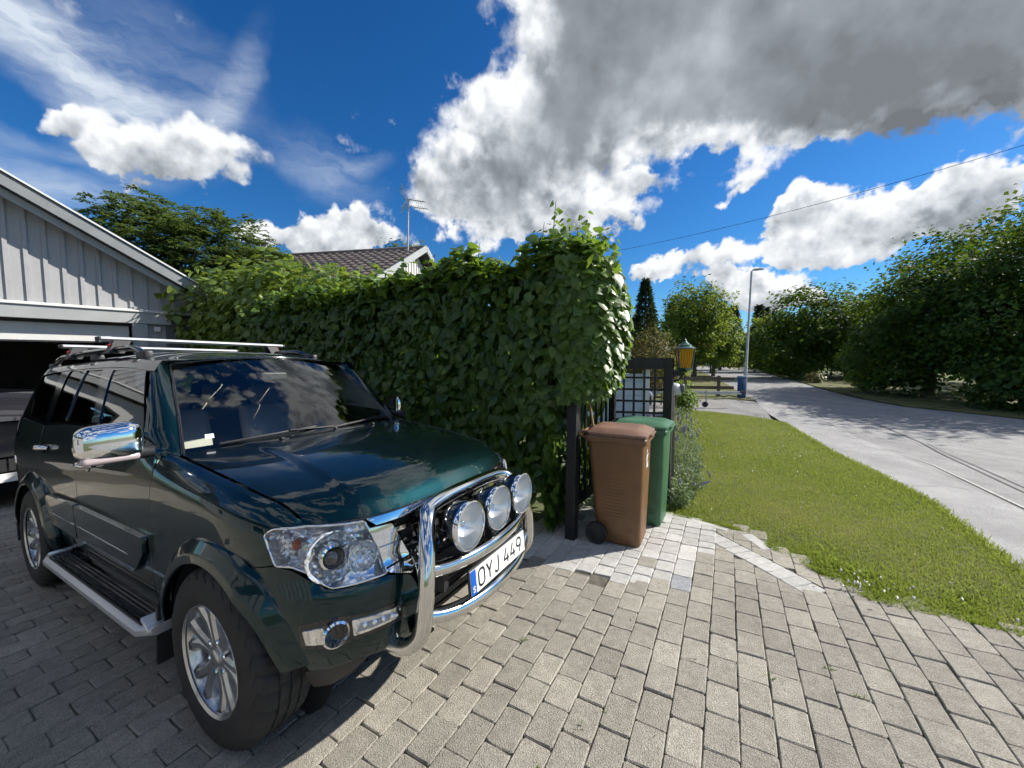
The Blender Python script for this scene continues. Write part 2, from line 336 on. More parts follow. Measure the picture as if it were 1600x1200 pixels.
def inside(p,poly):
    x,y=p; c=False; n=len(poly); j=n-1
    for i in range(n):
        xi,yi=poly[i]; xj,yj=poly[j]
        if (yi>y)!=(yj>y) and x<(xj-xi)*(y-yi)/(yj-yi)+xi: c=not c
        j=i
    return c

# ================================================================== ground, road, lawn, paving
def sheet(name,poly,m,zoff,step=1.,kind='structure',parent=None,zf=Gn):
    poly=resample(poly,step); nb=len(poly); A=np.array(poly); lo=A.min(0); hi=A.max(0); pts=[Vector(p) for p in poly]
    for yy in np.arange(lo[1]+step*.5,hi[1],step):
        for xx in np.arange(lo[0]+step*.5,hi[0],step):
            if inside((xx,yy),poly) and np.min(np.hypot(*(A-(xx,yy)).T))>step*.4: pts.append(Vector((xx,yy)))
    v,e,f,_,_,_=delaunay_2d_cdt(pts,[(i,(i+1)%nb) for i in range(nb)],[list(range(nb))],1,1e-5)
    V=[(q[0],q[1],float(zf(q[0],q[1]))+zoff) for q in v]
    F=[]
    for t in f:
        a,b,c=[Vector(V[i]) for i in t]; F.append(tuple(t) if (b-a).cross(c-a).z>0 else tuple(t[::-1]))
    return add(name,mesh(name,V,F,True,None,m),parent,kind=kind)
SOIL=mat('rough_grass_ground',(.055,.075,.02),.95,color2=(.11,.12,.045),vscale=1.3,bump=.6,bscale=14)
# one sheet to the horizon
xs=np.r_[-600,-250,-100,-40,-20,-12,-9,-7.5,-5,-2,0,2,4,7,11,16,25,40,70,120,250,600]; ys=np.r_[-300,-100,-30,-10,-3,0,2.5,5,7,10,15,22,32,50,80,130,250,800]
V=[(x,y,float(Gn(x,y))-.075) for y in ys for x in xs]; nx=len(xs)
F=[(j*nx+i,j*nx+i+1,(j+1)*nx+i+1,(j+1)*nx+i) for j in range(len(ys)-1) for i in range(nx-1)]
add('ground',mesh('ground',V,F,True,None,SOIL),None,kind='structure')

LAWN_EDGE=[(1.67,4.14),(1.9,3.93),(2.14,3.7),(2.26,3.55),(2.26,3.24),(2.33,2.99),(2.35,2.75),(2.39,2.55),(2.5,2.42),(2.72,2.32),(2.86,2.2),(2.97,2.14),(3.25,2.0)]
ROAD_L=[(3.5,2.1),(3.83,2.8),(4.2,3.38),(4.85,4.41),(5.37,5.59),(5.92,7.07),(6.7,8.92),(7.27,10.25)]
ROAD_L2=[(9.9,15.6),(11.0,18.4),(13.2,23.2),(16.4,30.8),(19.7,38.6),(23.8,48.4),(29,62),(31,74),(27,88),(18,100)]
ROAD_R=[(24,112),(36,92),(39,74),(35.5,59),(29.2,44.9),(21.9,30.4),(16.7,20.5),(14.6,16.1),(13.9,13.7),(14.4,10.6),(15.5,6.5),(14.5,0),(10,-8)]
ND_NEAR=[(7.36,10.4),(7.1,11.54),(6.4,12.4),(5.96,12.75)]
FENCE=[(5.2,12.6),(4.3,10.3),(3.0,7.2),(2.05,4.75),(1.75,4.45)]
# asphalt
def asphalt(name,c1,c2,crack=True):
    m=mat(name,c1,.85,color2=c2,vscale=2.2,bump=.6,bscale=120,speck=.5); t=m.node_tree; N=t.nodes; L=t.links
    b=N['Principled BSDF']; src=b.inputs['Base Color'].links[0].from_socket; tc=[n for n in N if n.type=='TEX_COORD'][0]
    # worn wheel tracks and hairline cracks
    nz=N.new('ShaderNodeTexNoise'); nz.inputs['Scale'].default_value=.9; nz.inputs['Detail'].default_value=4; mp=N.new('ShaderNodeMapping'); mp.inputs['Rotation'].default_value=(0,0,R(-25)); mp.inputs['Scale'].default_value=(1.6,.12,1); L.new(tc.outputs['Object'],mp.inputs['Vector']); L.new(mp.outputs['Vector'],nz.inputs['Vector'])
    mr=N.new('ShaderNodeMapRange'); mr.inputs['From Min'].default_value=.3; mr.inputs['From Max'].default_value=.7; mr.inputs['To Min'].default_value=.84; mr.inputs['To Max'].default_value=1.12; L.new(nz.outputs['Fac'],mr.inputs['Value'])
    v=N.new('ShaderNodeVectorMath'); v.operation='SCALE'; L.new(src,v.inputs[0]); L.new(mr.outputs['Result'],v.inputs['Scale'])
    vo=N.new('ShaderNodeTexVoronoi'); vo.feature='DISTANCE_TO_EDGE'; vo.inputs['Scale'].default_value=.33; n2=N.new('ShaderNodeTexNoise'); n2.inputs['Scale'].default_value=2.5; n2.inputs['Detail'].default_value=5
    L.new(tc.outputs['Object'],n2.inputs['Vector']); ad=N.new('ShaderNodeVectorMath'); ad.operation='MULTIPLY_ADD'; ad.inputs[1].default_value=(.9,.9,0); L.new(n2.outputs['Color'],ad.inputs[0]); L.new(tc.outputs['Object'],ad.inputs[2]); L.new(ad.outputs['Vector'],vo.inputs['Vector'])
    m2=N.new('ShaderNodeMapRange'); m2.inputs['From Min'].default_value=.002; m2.inputs['From Max'].default_value=.008; m2.inputs['To Min'].default_value=.74; m2.inputs['To Max'].default_value=1; L.new(vo.outputs['Distance'],m2.inputs['Value'])
    v2=N.new('ShaderNodeVectorMath'); v2.operation='SCALE'; L.new(v.outputs['Vector'],v2.inputs[0]); L.new(m2.outputs['Result'],v2.inputs['Scale']); L.new(v2.outputs['Vector'],b.inputs['Base Color'])
    return m
ASPH=asphalt('old_grey_asphalt',(.215,.213,.212),(.27,.267,.263)); ASPH2=asphalt('pale_gritty_asphalt',(.26,.258,.256),(.33,.328,.322))
sheet('road',ROAD_L+[(8.4,12.7)]+ROAD_L2+ROAD_R+[(3.0,-8),(2.6,-1),(3.0,1.2)],ASPH,-.030,2.)
# paler strip along the near edge of the road
sheet('road_edge_strip',ROAD_L+[(8.1,12.2),(9.7,15.3),(10.1,15.3),(9.3,12.6),(8.15,9.75),(7.02,7.0),(5.95,4.9),(5.2,3.4),(4.6,2.1),(4.2,1.0)],ASPH2,-.024,1.)
sheet('neighbour_drive',ND_NEAR[::-1]+[(7.2,10.6),(8.4,12.7),(9.7,15.4),(9.0,16.2),(7.4,16.2),(4.6,15.0),(2.0,13.5),(1.5,11.5),(3.5,10.9)],asphalt('drive_asphalt',(.19,.185,.18),(.25,.245,.235)),-.020,1.)
# painted edge line, old seam
def ribbon(name,pts,w,m,zoff,label=None):
    V=[];F=[]
    for i,p in enumerate(pts):
        a=np.array(pts[max(0,i-1)]); c=np.array(pts[min(len(pts)-1,i+1)]); t=c-a; t=t/np.linalg.norm(t); n=np.array((-t[1],t[0])); ww=w[i] if isinstance(w,list) else w
        for s in (1,-1): q=np.array(p)+n*ww/2*s; V.append((q[0],q[1],float(Gn(*q))+zoff))
    for i in range(len(pts)-1): F.append((2*i,2*i+1,2*i+3,2*i+2))
    return add(name,mesh(name,V,F,False,None,m),None,kind='structure')
ribbon('edge_line',[(4.75,2.6),(5.25,3.45),(5.67,4.19),(6.3,5.3),(6.75,6.1),(7.02,6.75)],[.035,.035,.03,.025,.018,.008],mat('worn_white_line',(.42,.42,.39),.8,var=.35,vscale=30),-.018)
SEAM=mat('tar_seam',(.10,.10,.10),.7,var=.3,vscale=20)
ribbon('tar_seam',[(5.6,3.5),(6.42,4.76),(7.6,6.6),(8.42,7.85),(9.4,9.7),(10.4,12.0),(10.9,13.2)],[.035,.035,.032,.03,.026,.02,.01],SEAM,-.022)
ribbon('tar_seam',[(5.75,3.5),(6.55,4.76),(7.72,6.6),(8.52,7.85)],[.02,.022,.02,.01],SEAM,-.022)
# lawn
LAWN=LAWN_EDGE+ROAD_L+ND_NEAR+FENCE
LAWNM=mat('mown_lawn_thatch',(.055,.075,.014),.95,color2=(.14,.125,.035),vscale=1.1,bump=.7,bscale=90,detail=6)
sheet('lawn',LAWN,LAWNM,-.012,.5)
sheet('verge',[(9.9,15.7),(11.0,18.5),(13.2,23.2),(16.4,30.8),(19.7,38.6),(23.8,48.4),(22.8,49),(16,36),(11.5,27),(8.0,21.5),(6.2,18.2),(7.4,16.25),(9.0,16.25)],LAWNM,-.014,2.)
sheet('far_verge',[(29.3,44.8),(22,30.3),(16.8,20.4),(14.7,16.0),(14.0,13.6),(14.5,10.5),(15.6,6.5),(14.6,0),(19,0),(20,10),(21,20),(26,30),(33,42)],LAWNM,-.014,2.)
GRASS=leafmat('grass_blades',(.078,.135,.018),(.34,.315,.09),(.33,.41,.065),rough=.5,thick=.40)
def blades(P,h,w,tint,lean=.5,bend=.40):
    """P (n,3) roots -> tapered grass blades, one kinked quad strip each"""
    n=len(P); an=RNG.uniform(0,2*np.pi,n); dx=np.cos(an); dy=np.sin(an); l2=RNG.uniform(.1,lean,n); la=RNG.uniform(0,2*np.pi,n)
    V=np.zeros((n,4,3)); V[:,0]=P; V[:,1]=P
    V[:,0,0]-=dx*w/2; V[:,0,1]-=dy*w/2; V[:,1,0]+=dx*w/2; V[:,1,1]+=dy*w/2
    tip=P.copy(); tip[:,0]+=np.cos(la)*l2*h; tip[:,1]+=np.sin(la)*l2*h; tip[:,2]+=h*np.sqrt(1-l2**2*.6)
    mid=P.copy(); mid[:,0]+=np.cos(la)*l2*h*bend+dx*w*.35; mid[:,1]+=np.sin(la)*l2*h*bend+dy*w*.35; mid[:,2]+=h*.55
    V[:,2]=mid; V[:,3]=tip
    F=np.arange(n*4).reshape(n,4)
    return V.reshape(-1,3),F,np.repeat(tint,4)
def scatter_poly(poly,n):
    A=np.array(poly); lo=A.min(0); hi=A.max(0); out=[]
    while sum(map(len,out))<n:
        q=RNG.uniform(lo,hi,(n*2,2)); x,y=q.T; c=np.zeros(len(q),bool); j=len(A)-1
        for i in range(len(A)):
            xi,yi=A[i]; xj,yj=A[j]
            with np.errstate(divide='ignore',invalid='ignore'): hit=((yi>y)!=(yj>y))&(x<(xj-xi)*(y-yi)/(yj-yi)+xi)
            c^=hit; j=i
        out.append(q[c])
    return np.concatenate(out)[:n]
def fnoise(x,y,s,seed=0):
    r=np.random.default_rng(seed); v=0
    for k in range(5): a=r.uniform(0,6.28); f=s*r.uniform(.6,1.8); v=v+np.sin((x*np.cos(a)+y*np.sin(a))*f+r.uniform(0,6.28))
    return v/5
def lawn_grass():
    q=scatter_poly(LAWN,300000); d=np.hypot(q[:,0],q[:,1]); keep=RNG.uniform(size=len(q))<np.clip((5.2/d)**1.6,.12,1); q=q[keep]; d=d[keep]
    P=np.c_[q,Gn(q[:,0],q[:,1])-.014]; n=len(P)
    pat=fnoise(q[:,0],q[:,1],2.0,3)+.6*fnoise(q[:,0],q[:,1],6.,5)
    tint=np.clip(.32+.52*pat+RNG.normal(0,.24,n),0,1)
    h=RNG.uniform(.012,.034,n)*(1-.25*np.clip(pat,-1,1)); w=RNG.uniform(.003,.0055,n)*np.clip(d/4.5,1,2.6)
    V1,F1,t1=blades(P,h,w,tint,.75)
    # longer, greener fringe along the paving and the road
    pts=np.array(LAWN_EDGE+ROAD_L[:1]); seg=np.diff(pts,axis=0); L=np.hypot(*seg.T); tot=L.sum(); m=24000; u=RNG.uniform(0,tot,m); cs=np.r_[0,np.cumsum(L)]; i=np.clip(np.searchsorted(cs,u)-1,0,len(L)-1)
    b=pts[i]+seg[i]*((u-cs[i])/L[i])[:,None]; nrm=np.c_[-seg[i][:,1],seg[i][:,0]]/L[i][:,None]; off=np.abs(RNG.normal(0,.085,m))*np.where(u/tot>.33,1.9,.5)-.02
    b=b+nrm*off[:,None]; cl=np.clip(.5+.8*fnoise(b[:,0],b[:,1],9,8),.15,1.2)*np.where(u/tot>.33,1,.55)
    P=np.c_[b,Gn(b[:,0],b[:,1])-.02]; V2,F2,t2=blades(P,RNG.uniform(.03,.10,m)*cl,RNG.uniform(.004,.009,m),np.clip(RNG.normal(.15,.13,m),0,1),.85)
    rp=np.array(ROAD_L); seg=np.diff(rp,axis=0); L=np.hypot(*seg.T); cs=np.r_[0,np.cumsum(L)]; m=6000; u=RNG.uniform(0,cs[-1],m); i=np.clip(np.searchsorted(cs,u)-1,0,len(L)-1); b=rp[i]+seg[i]*((u-cs[i])/L[i])[:,None]+RNG.normal(0,.035,(m,2))
    P=np.c_[b,Gn(b[:,0],b[:,1])-.03]; V3,F3,t3=blades(P,RNG.uniform(.02,.07,m),RNG.uniform(.005,.011,m),np.clip(RNG.normal(.45,.2,m),0,1),.8)
    V=np.concatenate([V1,V2,V3]); F=np.concatenate([F1,F2+len(V1),F3+len(V1)+len(V2)]); t=np.concatenate([t1,t2,t3])
    add('lawn_grass',fastmesh('lawn_grass',V,F,GRASS,t),None,kind='stuff',label='short mown sunlit lawn grass with straw coloured patches',cat='grass')
lawn_grass()
# small white clover heads
CLOV=mat('clover_flower',(.75,.73,.68),.8)
def clover():
    q=np.concatenate([scatter_poly(LAWN,90),np.array([(2.5+RNG.normal(0,.12),2.62+RNG.normal(0,.1)) for _ in range(26)])]); V=[];F=[]
    o=np.array([(1,0,0),(0,1,0),(-1,0,0),(0,-1,0),(0,0,1.1),(0,0,-.7)]); fo=[(0,1,4),(1,2,4),(2,3,4),(3,0,4),(1,0,5),(2,1,5),(3,2,5),(0,3,5)]
    for x,y in q: k=len(V); r=RNG.uniform(.006,.011); V+=[tuple(np.array((x,y,G(x,y)+RNG.uniform(.03,.06)))+p*r) for p in o]; F+=[tuple(i+k for i in f) for f in fo]
    add('clover_flowers',mesh('clover_flowers',V,F,True,None,CLOV),None,kind='stuff',label='tiny white clover heads scattered in the lawn',cat='flowers')
clover()

# ---- block paving: bed, then every block
BED=mat('joint_sand',(.075,.068,.055),.95,color2=(.15,.135,.105),vscale=18,bump=.5,bscale=120)
def wpt(X,Y): p=c2w(X,Y); return (p.x,p.y)
PAVE=[(1.67,4.14)]+LAWN_EDGE[1:]+[(3.5,2.0),(3.0,1.2),(2.6,-1),(2.4,-2.5)]+[wpt(1.5,-6),wpt(-8.9,-6),wpt(-8.9,1.9),wpt(.1,1.9),(1.15,4.55)]
paving=sheet('paving',PAVE,BED,-.013,.8)
def pavermat(name,c1,c2,speck=.28):
    m=mat(name,c1,.88,color2=c2,vscale=20,bump=.7,bscale=170,speck=speck); t=m.node_tree; N=t.nodes; L=t.links; b=N['Principled BSDF']; src=b.inputs['Base Color'].links[0].from_socket
    at=N.new('ShaderNodeAttribute'); at.attribute_name='tint'; mr=N.new('ShaderNodeMapRange'); mr.inputs['To Min'].default_value=.86; mr.inputs['To Max'].default_value=1.14; L.new(at.outputs['Fac'],mr.inputs['Value'])
    v=N.new('ShaderNodeVectorMath'); v.operation='SCALE'; L.new(src,v.inputs[0]); L.new(mr.outputs['Result'],v.inputs['Scale'])
    # pale aggregate grains and dark pits
    tc=[n for n in N if n.type=='TEX_COORD'][0]; vo=N.new('ShaderNodeTexVoronoi'); vo.inputs['Scale'].default_value=140; geo=N.new('ShaderNodeNewGeometry'); L.new(geo.outputs['Position'],vo.inputs['Vector'])
    r=N.new('ShaderNodeMapRange'); r.inputs['From Min'].default_value=.10; r.inputs['From Max'].default_value=.16; r.inputs['To Min'].default_value=1; r.inputs['To Max'].default_value=0; L.new(vo.outputs['Distance'],r.inputs['Value'])
    sx_=N.new('ShaderNodeSeparateColor'); L.new(vo.outputs['Color'],sx_.inputs['Color']); gt=N.new('ShaderNodeMath'); gt.operation='GREATER_THAN'; gt.inputs[1].default_value=.80; L.new(sx_.outputs['Red'],gt.inputs[0]); mu=N.new('ShaderNodeMath'); mu.operation='MULTIPLY'; L.new(r.outputs['Result'],mu.inputs[0]); L.new(gt.outputs['Value'],mu.inputs[1])
    mx=N.new('ShaderNodeMix'); mx.data_type='RGBA'; L.new(mu.outputs['Value'],mx.inputs['Factor']); L.new(v.outputs['Vector'],mx.inputs['A']); mx.inputs['B'].default_value=(.62,.60,.55,1)
    gt2=N.new('ShaderNodeMath'); gt2.operation='LESS_THAN'; gt2.inputs[1].default_value=.14; L.new(sx_.outputs['Red'],gt2.inputs[0]); mu2=N.new('ShaderNodeMath'); mu2.operation='MULTIPLY'; L.new(r.outputs['Result'],mu2.inputs[0]); L.new(gt2.outputs['Value'],mu2.inputs[1])
    mx2=N.new('ShaderNodeMix'); mx2.data_type='RGBA'; L.new(mu2.outputs['Value'],mx2.inputs['Factor']); L.new(mx.outputs['Result'],mx2.inputs['A']); mx2.inputs['B'].default_value=(.05,.047,.042,1)
    L.new(mx2.outputs['Result'],b.inputs['Base Color']); 
    # traffic film and damp stains over many blocks
    st=N.new('ShaderNodeTexNoise'); st.inputs['Scale'].default_value=1.5; st.inputs['Detail'].default_value=4; L.new(geo.outputs['Position'],st.inputs['Vector']); sr=N.new('ShaderNodeMapRange'); sr.inputs['From Min'].default_value=.34; sr.inputs['From Max'].default_value=.66; sr.inputs['To Min'].default_value=.86; sr.inputs['To Max'].default_value=1.07; L.new(st.outputs['Fac'],sr.inputs['Value']); sv=N.new('ShaderNodeVectorMath'); sv.operation='SCALE'; L.new(mx2.outputs['Result'],sv.inputs[0]); L.new(sr.outputs['Result'],sv.inputs['Scale']); L.new(sv.outputs['Vector'],b.inputs['Base Color'])
    # texture in world space so that blocks sharing a mesh do not repeat
    for n in N:
        if n.type in('TEX_NOISE',): L.new(geo.outputs['Position'],n.inputs['Vector'])
    return m
PAVM=pavermat('weathered_paver',(.272,.250,.208),(.352,.326,.274)); PAVL=pavermat('pale_new_paver',(.43,.42,.395),(.54,.53,.495),.12); PAVB=pavermat('bluish_paver',(.24,.25,.26),(.31,.32,.33))
def block(lx,ly,seed,jit=.004,tilt=.0025,gap=.0014):
    r=random.Random(seed); a,b=lx/2-gap,ly/2-gap; ch=r.uniform(.004,.012)
    ring=[(a-ch,-b),(a,-b+ch),(a,0),(a,b-ch),(a-ch,b),(0,b),(-a+ch,b),(-a,b-ch),(-a,0),(-a,-b+ch),(-a+ch,-b),(0,-b)]
    ring=[(x+r.uniform(-jit,jit)*.6,y+r.uniform(-jit,jit)*.6) for x,y in ring]
    tx,ty,h=r.uniform(-tilt,tilt)/lx,r.uniform(-tilt,tilt)/ly,r.uniform(-.002,.002)
    V=[];n=len(ring)
    for x,y in ring: 
        k=1-.0055/max(abs(x),abs(y),.03)*1.0; xx,yy=x*k,y*k; V.append((xx,yy,h+tx*xx+ty*yy+r.uniform(-.0008,.0008)))
    for x,y in ring: V.append((x,y,h+tx*x+ty*y-.0048+r.uniform(-.0012,.0012)))
    for x,y in ring: V.append((x,y,-.05))
    F=[tuple(range(n))]
    for q in (0,1):
        for i in range(n): j=(i+1)%n; F.append((q*n+i,(q+1)*n+i,(q+1)*n+j,q*n+j))
    return V,F
PAX=Matrix(((CX.x,CY.x,CZ.x),(CX.y,CY.y,CZ.y),(CX.z,CY.z,CZ.z)))
LIGHT_AREA=[(.35,1.2),(.7,1.2),(1.32,1.16),(1.40,1.25),(1.43,1.25),(1.43,1.35),(1.57,1.40),(1.57,1.62),(1.71,1.68),(1.71,1.95),(1.79,1.95),(1.80,2.9),(.35,2.9)]
VARS={}
def variant(lx,ly,seed,m):
    key=(round(lx,3),round(ly,3),seed,m.name)
    if key not in VARS:
        V,F=block(lx,ly,seed*31+int(lx*1000)); r=random.Random(seed*7+1); tv=r.random()
        me=fastmesh_ng('paver',V,F,m,tv); VARS[key]=(me,V,F,tv)
    return VARS[key]
def fastmesh_ng(name,V,F,m,tv):
    me=mesh(name,V,F,False,None,m); a=me.attributes.new('tint','FLOAT','POINT'); a.data.foreach_set('value',np.full(len(V),tv,np.float32)); return me
CUT=[]
def area2(P): return abs(sum(P[i][0]*P[(i+1)%len(P)][1]-P[(i+1)%len(P)][0]*P[i][1] for i in range(len(P))))/2
def clip_poly(P,f):
    out=[]
    for i in range(len(P)):
        a,b=P[i],P[(i+1)%len(P)]; fa,fb=f(a),f(b)
        if fa>=0: out.append(a)
        if fa*fb<0: t=fa/(fa-fb); out.append((a[0]+(b[0]-a[0])*t,a[1]+(b[1]-a[1])*t))
    return out
def lay_paving():
    S=[]  # (X,Y,lx,ly,seed,mat,rot)
    r=random.Random(3); w=.1385
    edge=[tuple((Vector((p[0],p[1],0))-CO).dot(a) for a in (CX,CY)) for p in PAVE]
    # world polygon test; blocks whose centre lies in the paved area
    for k in range(-76,34):
        X=1.43+w*(k+.5)
        y0=.375 if k%2==0 else .48
        n0=int((y0+6.2)/.2)+1
        ylist=[y0-.2*n-.1 for n in range(-14,n0)]
        for Y in ylist:
            if inside((X,Y),LIGHT_AREA): continue
            wx,wy=wpt(X,Y)
            if not (inside((wx,wy),PAVE) or (X>1.5 and inside((wx-.06,wy-.06),PAVE))): continue
            if Y>1.98 and X<.35: continue
            m=PAVM
            if 1.72<X<2.62 and Y>1.35:     # blocks are cut where they meet the diagonal soldier course
                rect=[(X-w/2,Y-.1),(X+w/2,Y-.1),(X+w/2,Y+.1),(X-w/2,Y+.1)]
                o_=lambda q:(q[0]-1.80)*.719+(q[1]-2.46)*.695
                if max(map(o_,rect))>-.152 and min(map(o_,rect))<.042 and X*.695-Y*.719<.47:
                    for sg,lim in ((-1,-.152),(1,.042)):
                        cp=clip_poly(rect,lambda q,sg=sg,lim=lim:sg*(o_(q)-lim))
                        if len(cp)>2 and area2(cp)>.004: CUT.append((cp,m))
                    continue
            S.append((X+r.uniform(-.0015,.0015),Y+r.uniform(-.003,.003),w,.2,r.randrange(14),m,r.gauss(0,.006)))
    # pale square setts round the bins
    for k in range(-8,3):
        X=1.43+w*(k+.5); off=r.choice((0,.05,.07)); n=0
        Y=1.17+off
        while Y<2.85:
            ly=r.choice((.14,.14,.15,.125,.165)); Yc=Y+ly/2; Y+=ly
            if not inside((X,Yc),LIGHT_AREA): continue
            wx,wy=wpt(X,Yc)
            if not inside((wx,wy),PAVE): continue
            m=PAVL
            if r.random()<.06: m=PAVM
            S.append((X,Yc,w,ly,r.randrange(14),m,r.gauss(0,.006)))
    # odd replacement blocks
    S=[q if not (abs(q[0]-1.64)<.07 and abs(q[1]-1.50)<.1) else (*q[:5],PAVL,q[6]) for q in S]
    S=[q if not (abs(q[0]-1.64)<.07 and abs(q[1]-1.30)<.1) else (*q[:5],PAVB,q[6]) for q in S]
    # diagonal soldier course and kerb row along the lawn
    a=np.array((1.80,2.46)); b=np.array((2.56,1.673)); d=(b-a); L=np.linalg.norm(d); d/=L; an=math.atan2(d[1],d[0]); n=int(L/.105)
    for i in range(n):
        c=a+d*(.105*(i+.5)); nn=np.array((-d[1],d[0]))
        S.append((c[0]-nn[0]*.055,c[1]-nn[1]*.055,.105,.19,r.randrange(14),PAVL,an))
    KE=[np.array(edge[i]) for i in range(0,5)]
    for i in range(0,4):
        p,q=KE[i],KE[i+1]; d=q-p; L=np.linalg.norm(d); d/=L; nn=np.array((-d[1],d[0])); nn=nn if nn@(np.array((0,0))-p)>0 else -nn
        m_=max(1,round(L/.26))
        for j in range(m_):
            c=p+d*L*(j+.5)/m_+nn*.05; S.append((c[0],c[1],L/m_,.10,r.randrange(14),PAVL,math.atan2(d[1],d[0])))
    # loose quadrant stones by the post
    for X,Y,lx,ly,an in ((.13,1.52,.30,.16,.25),(.40,1.50,.2,.14,-.15)):
        S.append((X,Y,lx,ly,5,PAVL,an))
    for cp,m in CUT:
        c=(sum(p[0] for p in cp)/len(cp),sum(p[1] for p in cp)/len(cp)); V=[];n=len(cp); F=[tuple(range(n))]
        for kk,zz in ((.955,0),(.985,-.0045),(.985,-.05)): V+=[((p[0]-c[0])*kk,(p[1]-c[1])*kk,zz) for p in cp]
        for q in (0,1): F+=[(q*n+i,(q+1)*n+i,(q+1)*n+(i+1)%n,q*n+(i+1)%n) for i in range(n)]
        o=bpy.data.objects.new('paver',fastmesh_ng('paver',V,F,m,r.random())); o.matrix_world=Matrix.Translation(c2w(*c))@PAX.to_4x4(); COL.objects.link(o); o.parent=paving
    T=[]
    for q in S:
        X,Y,lx,ly,sd,m,an=q; P=c2w(X,Y); ar=0
        pr=project(P)
        if pr[2]>.3:
            cs=[project(c2w(X+sx_*lx/2,Y+sy*ly/2)) for sx_,sy in ((-1,-1),(1,-1),(1,1),(-1,1))]
            if min(c[2] for c in cs)>.2 and -20<pr[0]<1620 and pr[1]<1230:
                ar=abs(sum(cs[i][0]*cs[(i+1)%4][1]-cs[(i+1)%4][0]*cs[i][1] for i in range(4)))/2
                if -3.5<X<.62 and abs(Y)<.86: ar=0
                if X<.3 and Y>.8: ar=0
        T.append((ar,q))
    T.sort(key=lambda t:-t[0]); 
    VV=[];FF={};tt=[]
    big={m.name:([],[],[]) for m in (PAVM,PAVL,PAVB)}
    for i,(ar,(X,Y,lx,ly,sd,m,an)) in enumerate(T):
        me,V,F,tv=variant(lx,ly,sd,m); rot=PAX@Matrix.Rotation(an,3,'Z'); P=c2w(X,Y)+CZ*(random.Random(i).uniform(-.0025,.0025))
        if i<300-len(CUT):
            o=bpy.data.objects.new('paver',me); o.matrix_world=Matrix.Translation(P)@rot.to_4x4(); COL.objects.link(o); o.parent=paving
        else:
            v,f,t=big[m.name]; k=len(v)
            A=np.array(V)@np.array(rot).T+np.array(P); v.extend(map(tuple,A)); f.extend([tuple(j+k for j in ff) for ff in F]); t.extend([tv]*len(V))
    V=[];F=[];t=[];mi=[]
    mats=[PAVM,PAVL,PAVB]
    for j,m in enumerate(mats):
        v,f,tq=big[m.name]; k=len(V); V+=v; F+=[tuple(q+k for q in ff) for ff in f]; t+=tq; mi+=[j]*len(f)
    me=bpy.data.meshes.new('paver_field'); me.from_pydata(V,[],F)
    for m in mats: me.materials.append(m)
    me.polygons.foreach_set('material_index',mi); a=me.attributes.new('tint','FLOAT','POINT'); a.data.foreach_set('value',np.array(t,np.float32))
    add('paver_field',me,paving,kind='stuff')
    return S
PAVERS=lay_paving()
# weeds in the joints
WEED=leafmat('weed_leaves',(.05,.11,.015),(.16,.25,.04),(.25,.36,.05))
def weeds():
    r=random.Random(11); big=[(-.33,1.42),(.62,1.58),(.1,1.45),(1.16,1.33),(.98,2.0),(-.95,1.72),(.30,1.62),(.55,1.9),(-.1,1.8),(-.7,1.2),(.95,1.55),(1.65,1.75),(1.95,1.9),(2.3,2.0),(1.2,1.75),(-1.3,1.55)]
    VV=[];FF=[];TT=[];k=0
    for x,y in [tuple(c2w(X,Y)[:2]) for X,Y in [(1.43+.1385*r.randrange(-9,9)+r.gauss(0,.01),r.uniform(-1.0,1.1)) for _ in range(22)]]+big:
        if not inside((x,y),PAVE): continue
        n=r.randrange(6,18); s=r.uniform(.35,.8); P=np.c_[x+RNG.normal(0,.016*s,n),y+RNG.normal(0,.016*s,n),np.full(n,G(x,y)-.010)]
        V,F,t=blades(P,RNG.uniform(.02,.05,n)*s,RNG.uniform(.004,.010,n)*s,RNG.uniform(.1,1,n),.95); VV.append(V); FF.append(F+k); TT.append(t); k+=len(V)
    add('joint_weeds',fastmesh('joint_weeds',np.concatenate(VV),np.concatenate(FF),WEED,np.concatenate(TT)),None,kind='stuff',label='small green weeds growing in the paving joints',cat='weeds')
    # mossy film of tiny plants along the joints
    q=np.array([(1.43+.1385*RNG.integers(-14,14)+RNG.normal(0,.003),RNG.uniform(-2.2,1.4)) for _ in range(2600)])
    q=q[(fnoise(q[:,0],q[:,1],3,4)>.12)]; W=np.array([c2w(a,b)[:3] for a,b in q]); W[:,2]-=.014
    W=np.array([w for w in W if inside((w[0],w[1]),PAVE)])
    V,F,t=blades(W,RNG.uniform(.006,.016,len(W)),RNG.uniform(.002,.005,len(W)),RNG.uniform(0,.7,len(W)),.9)
    add('joint_moss',fastmesh('joint_moss',V,F,WEED,t),paving,kind='stuff')
weeds()

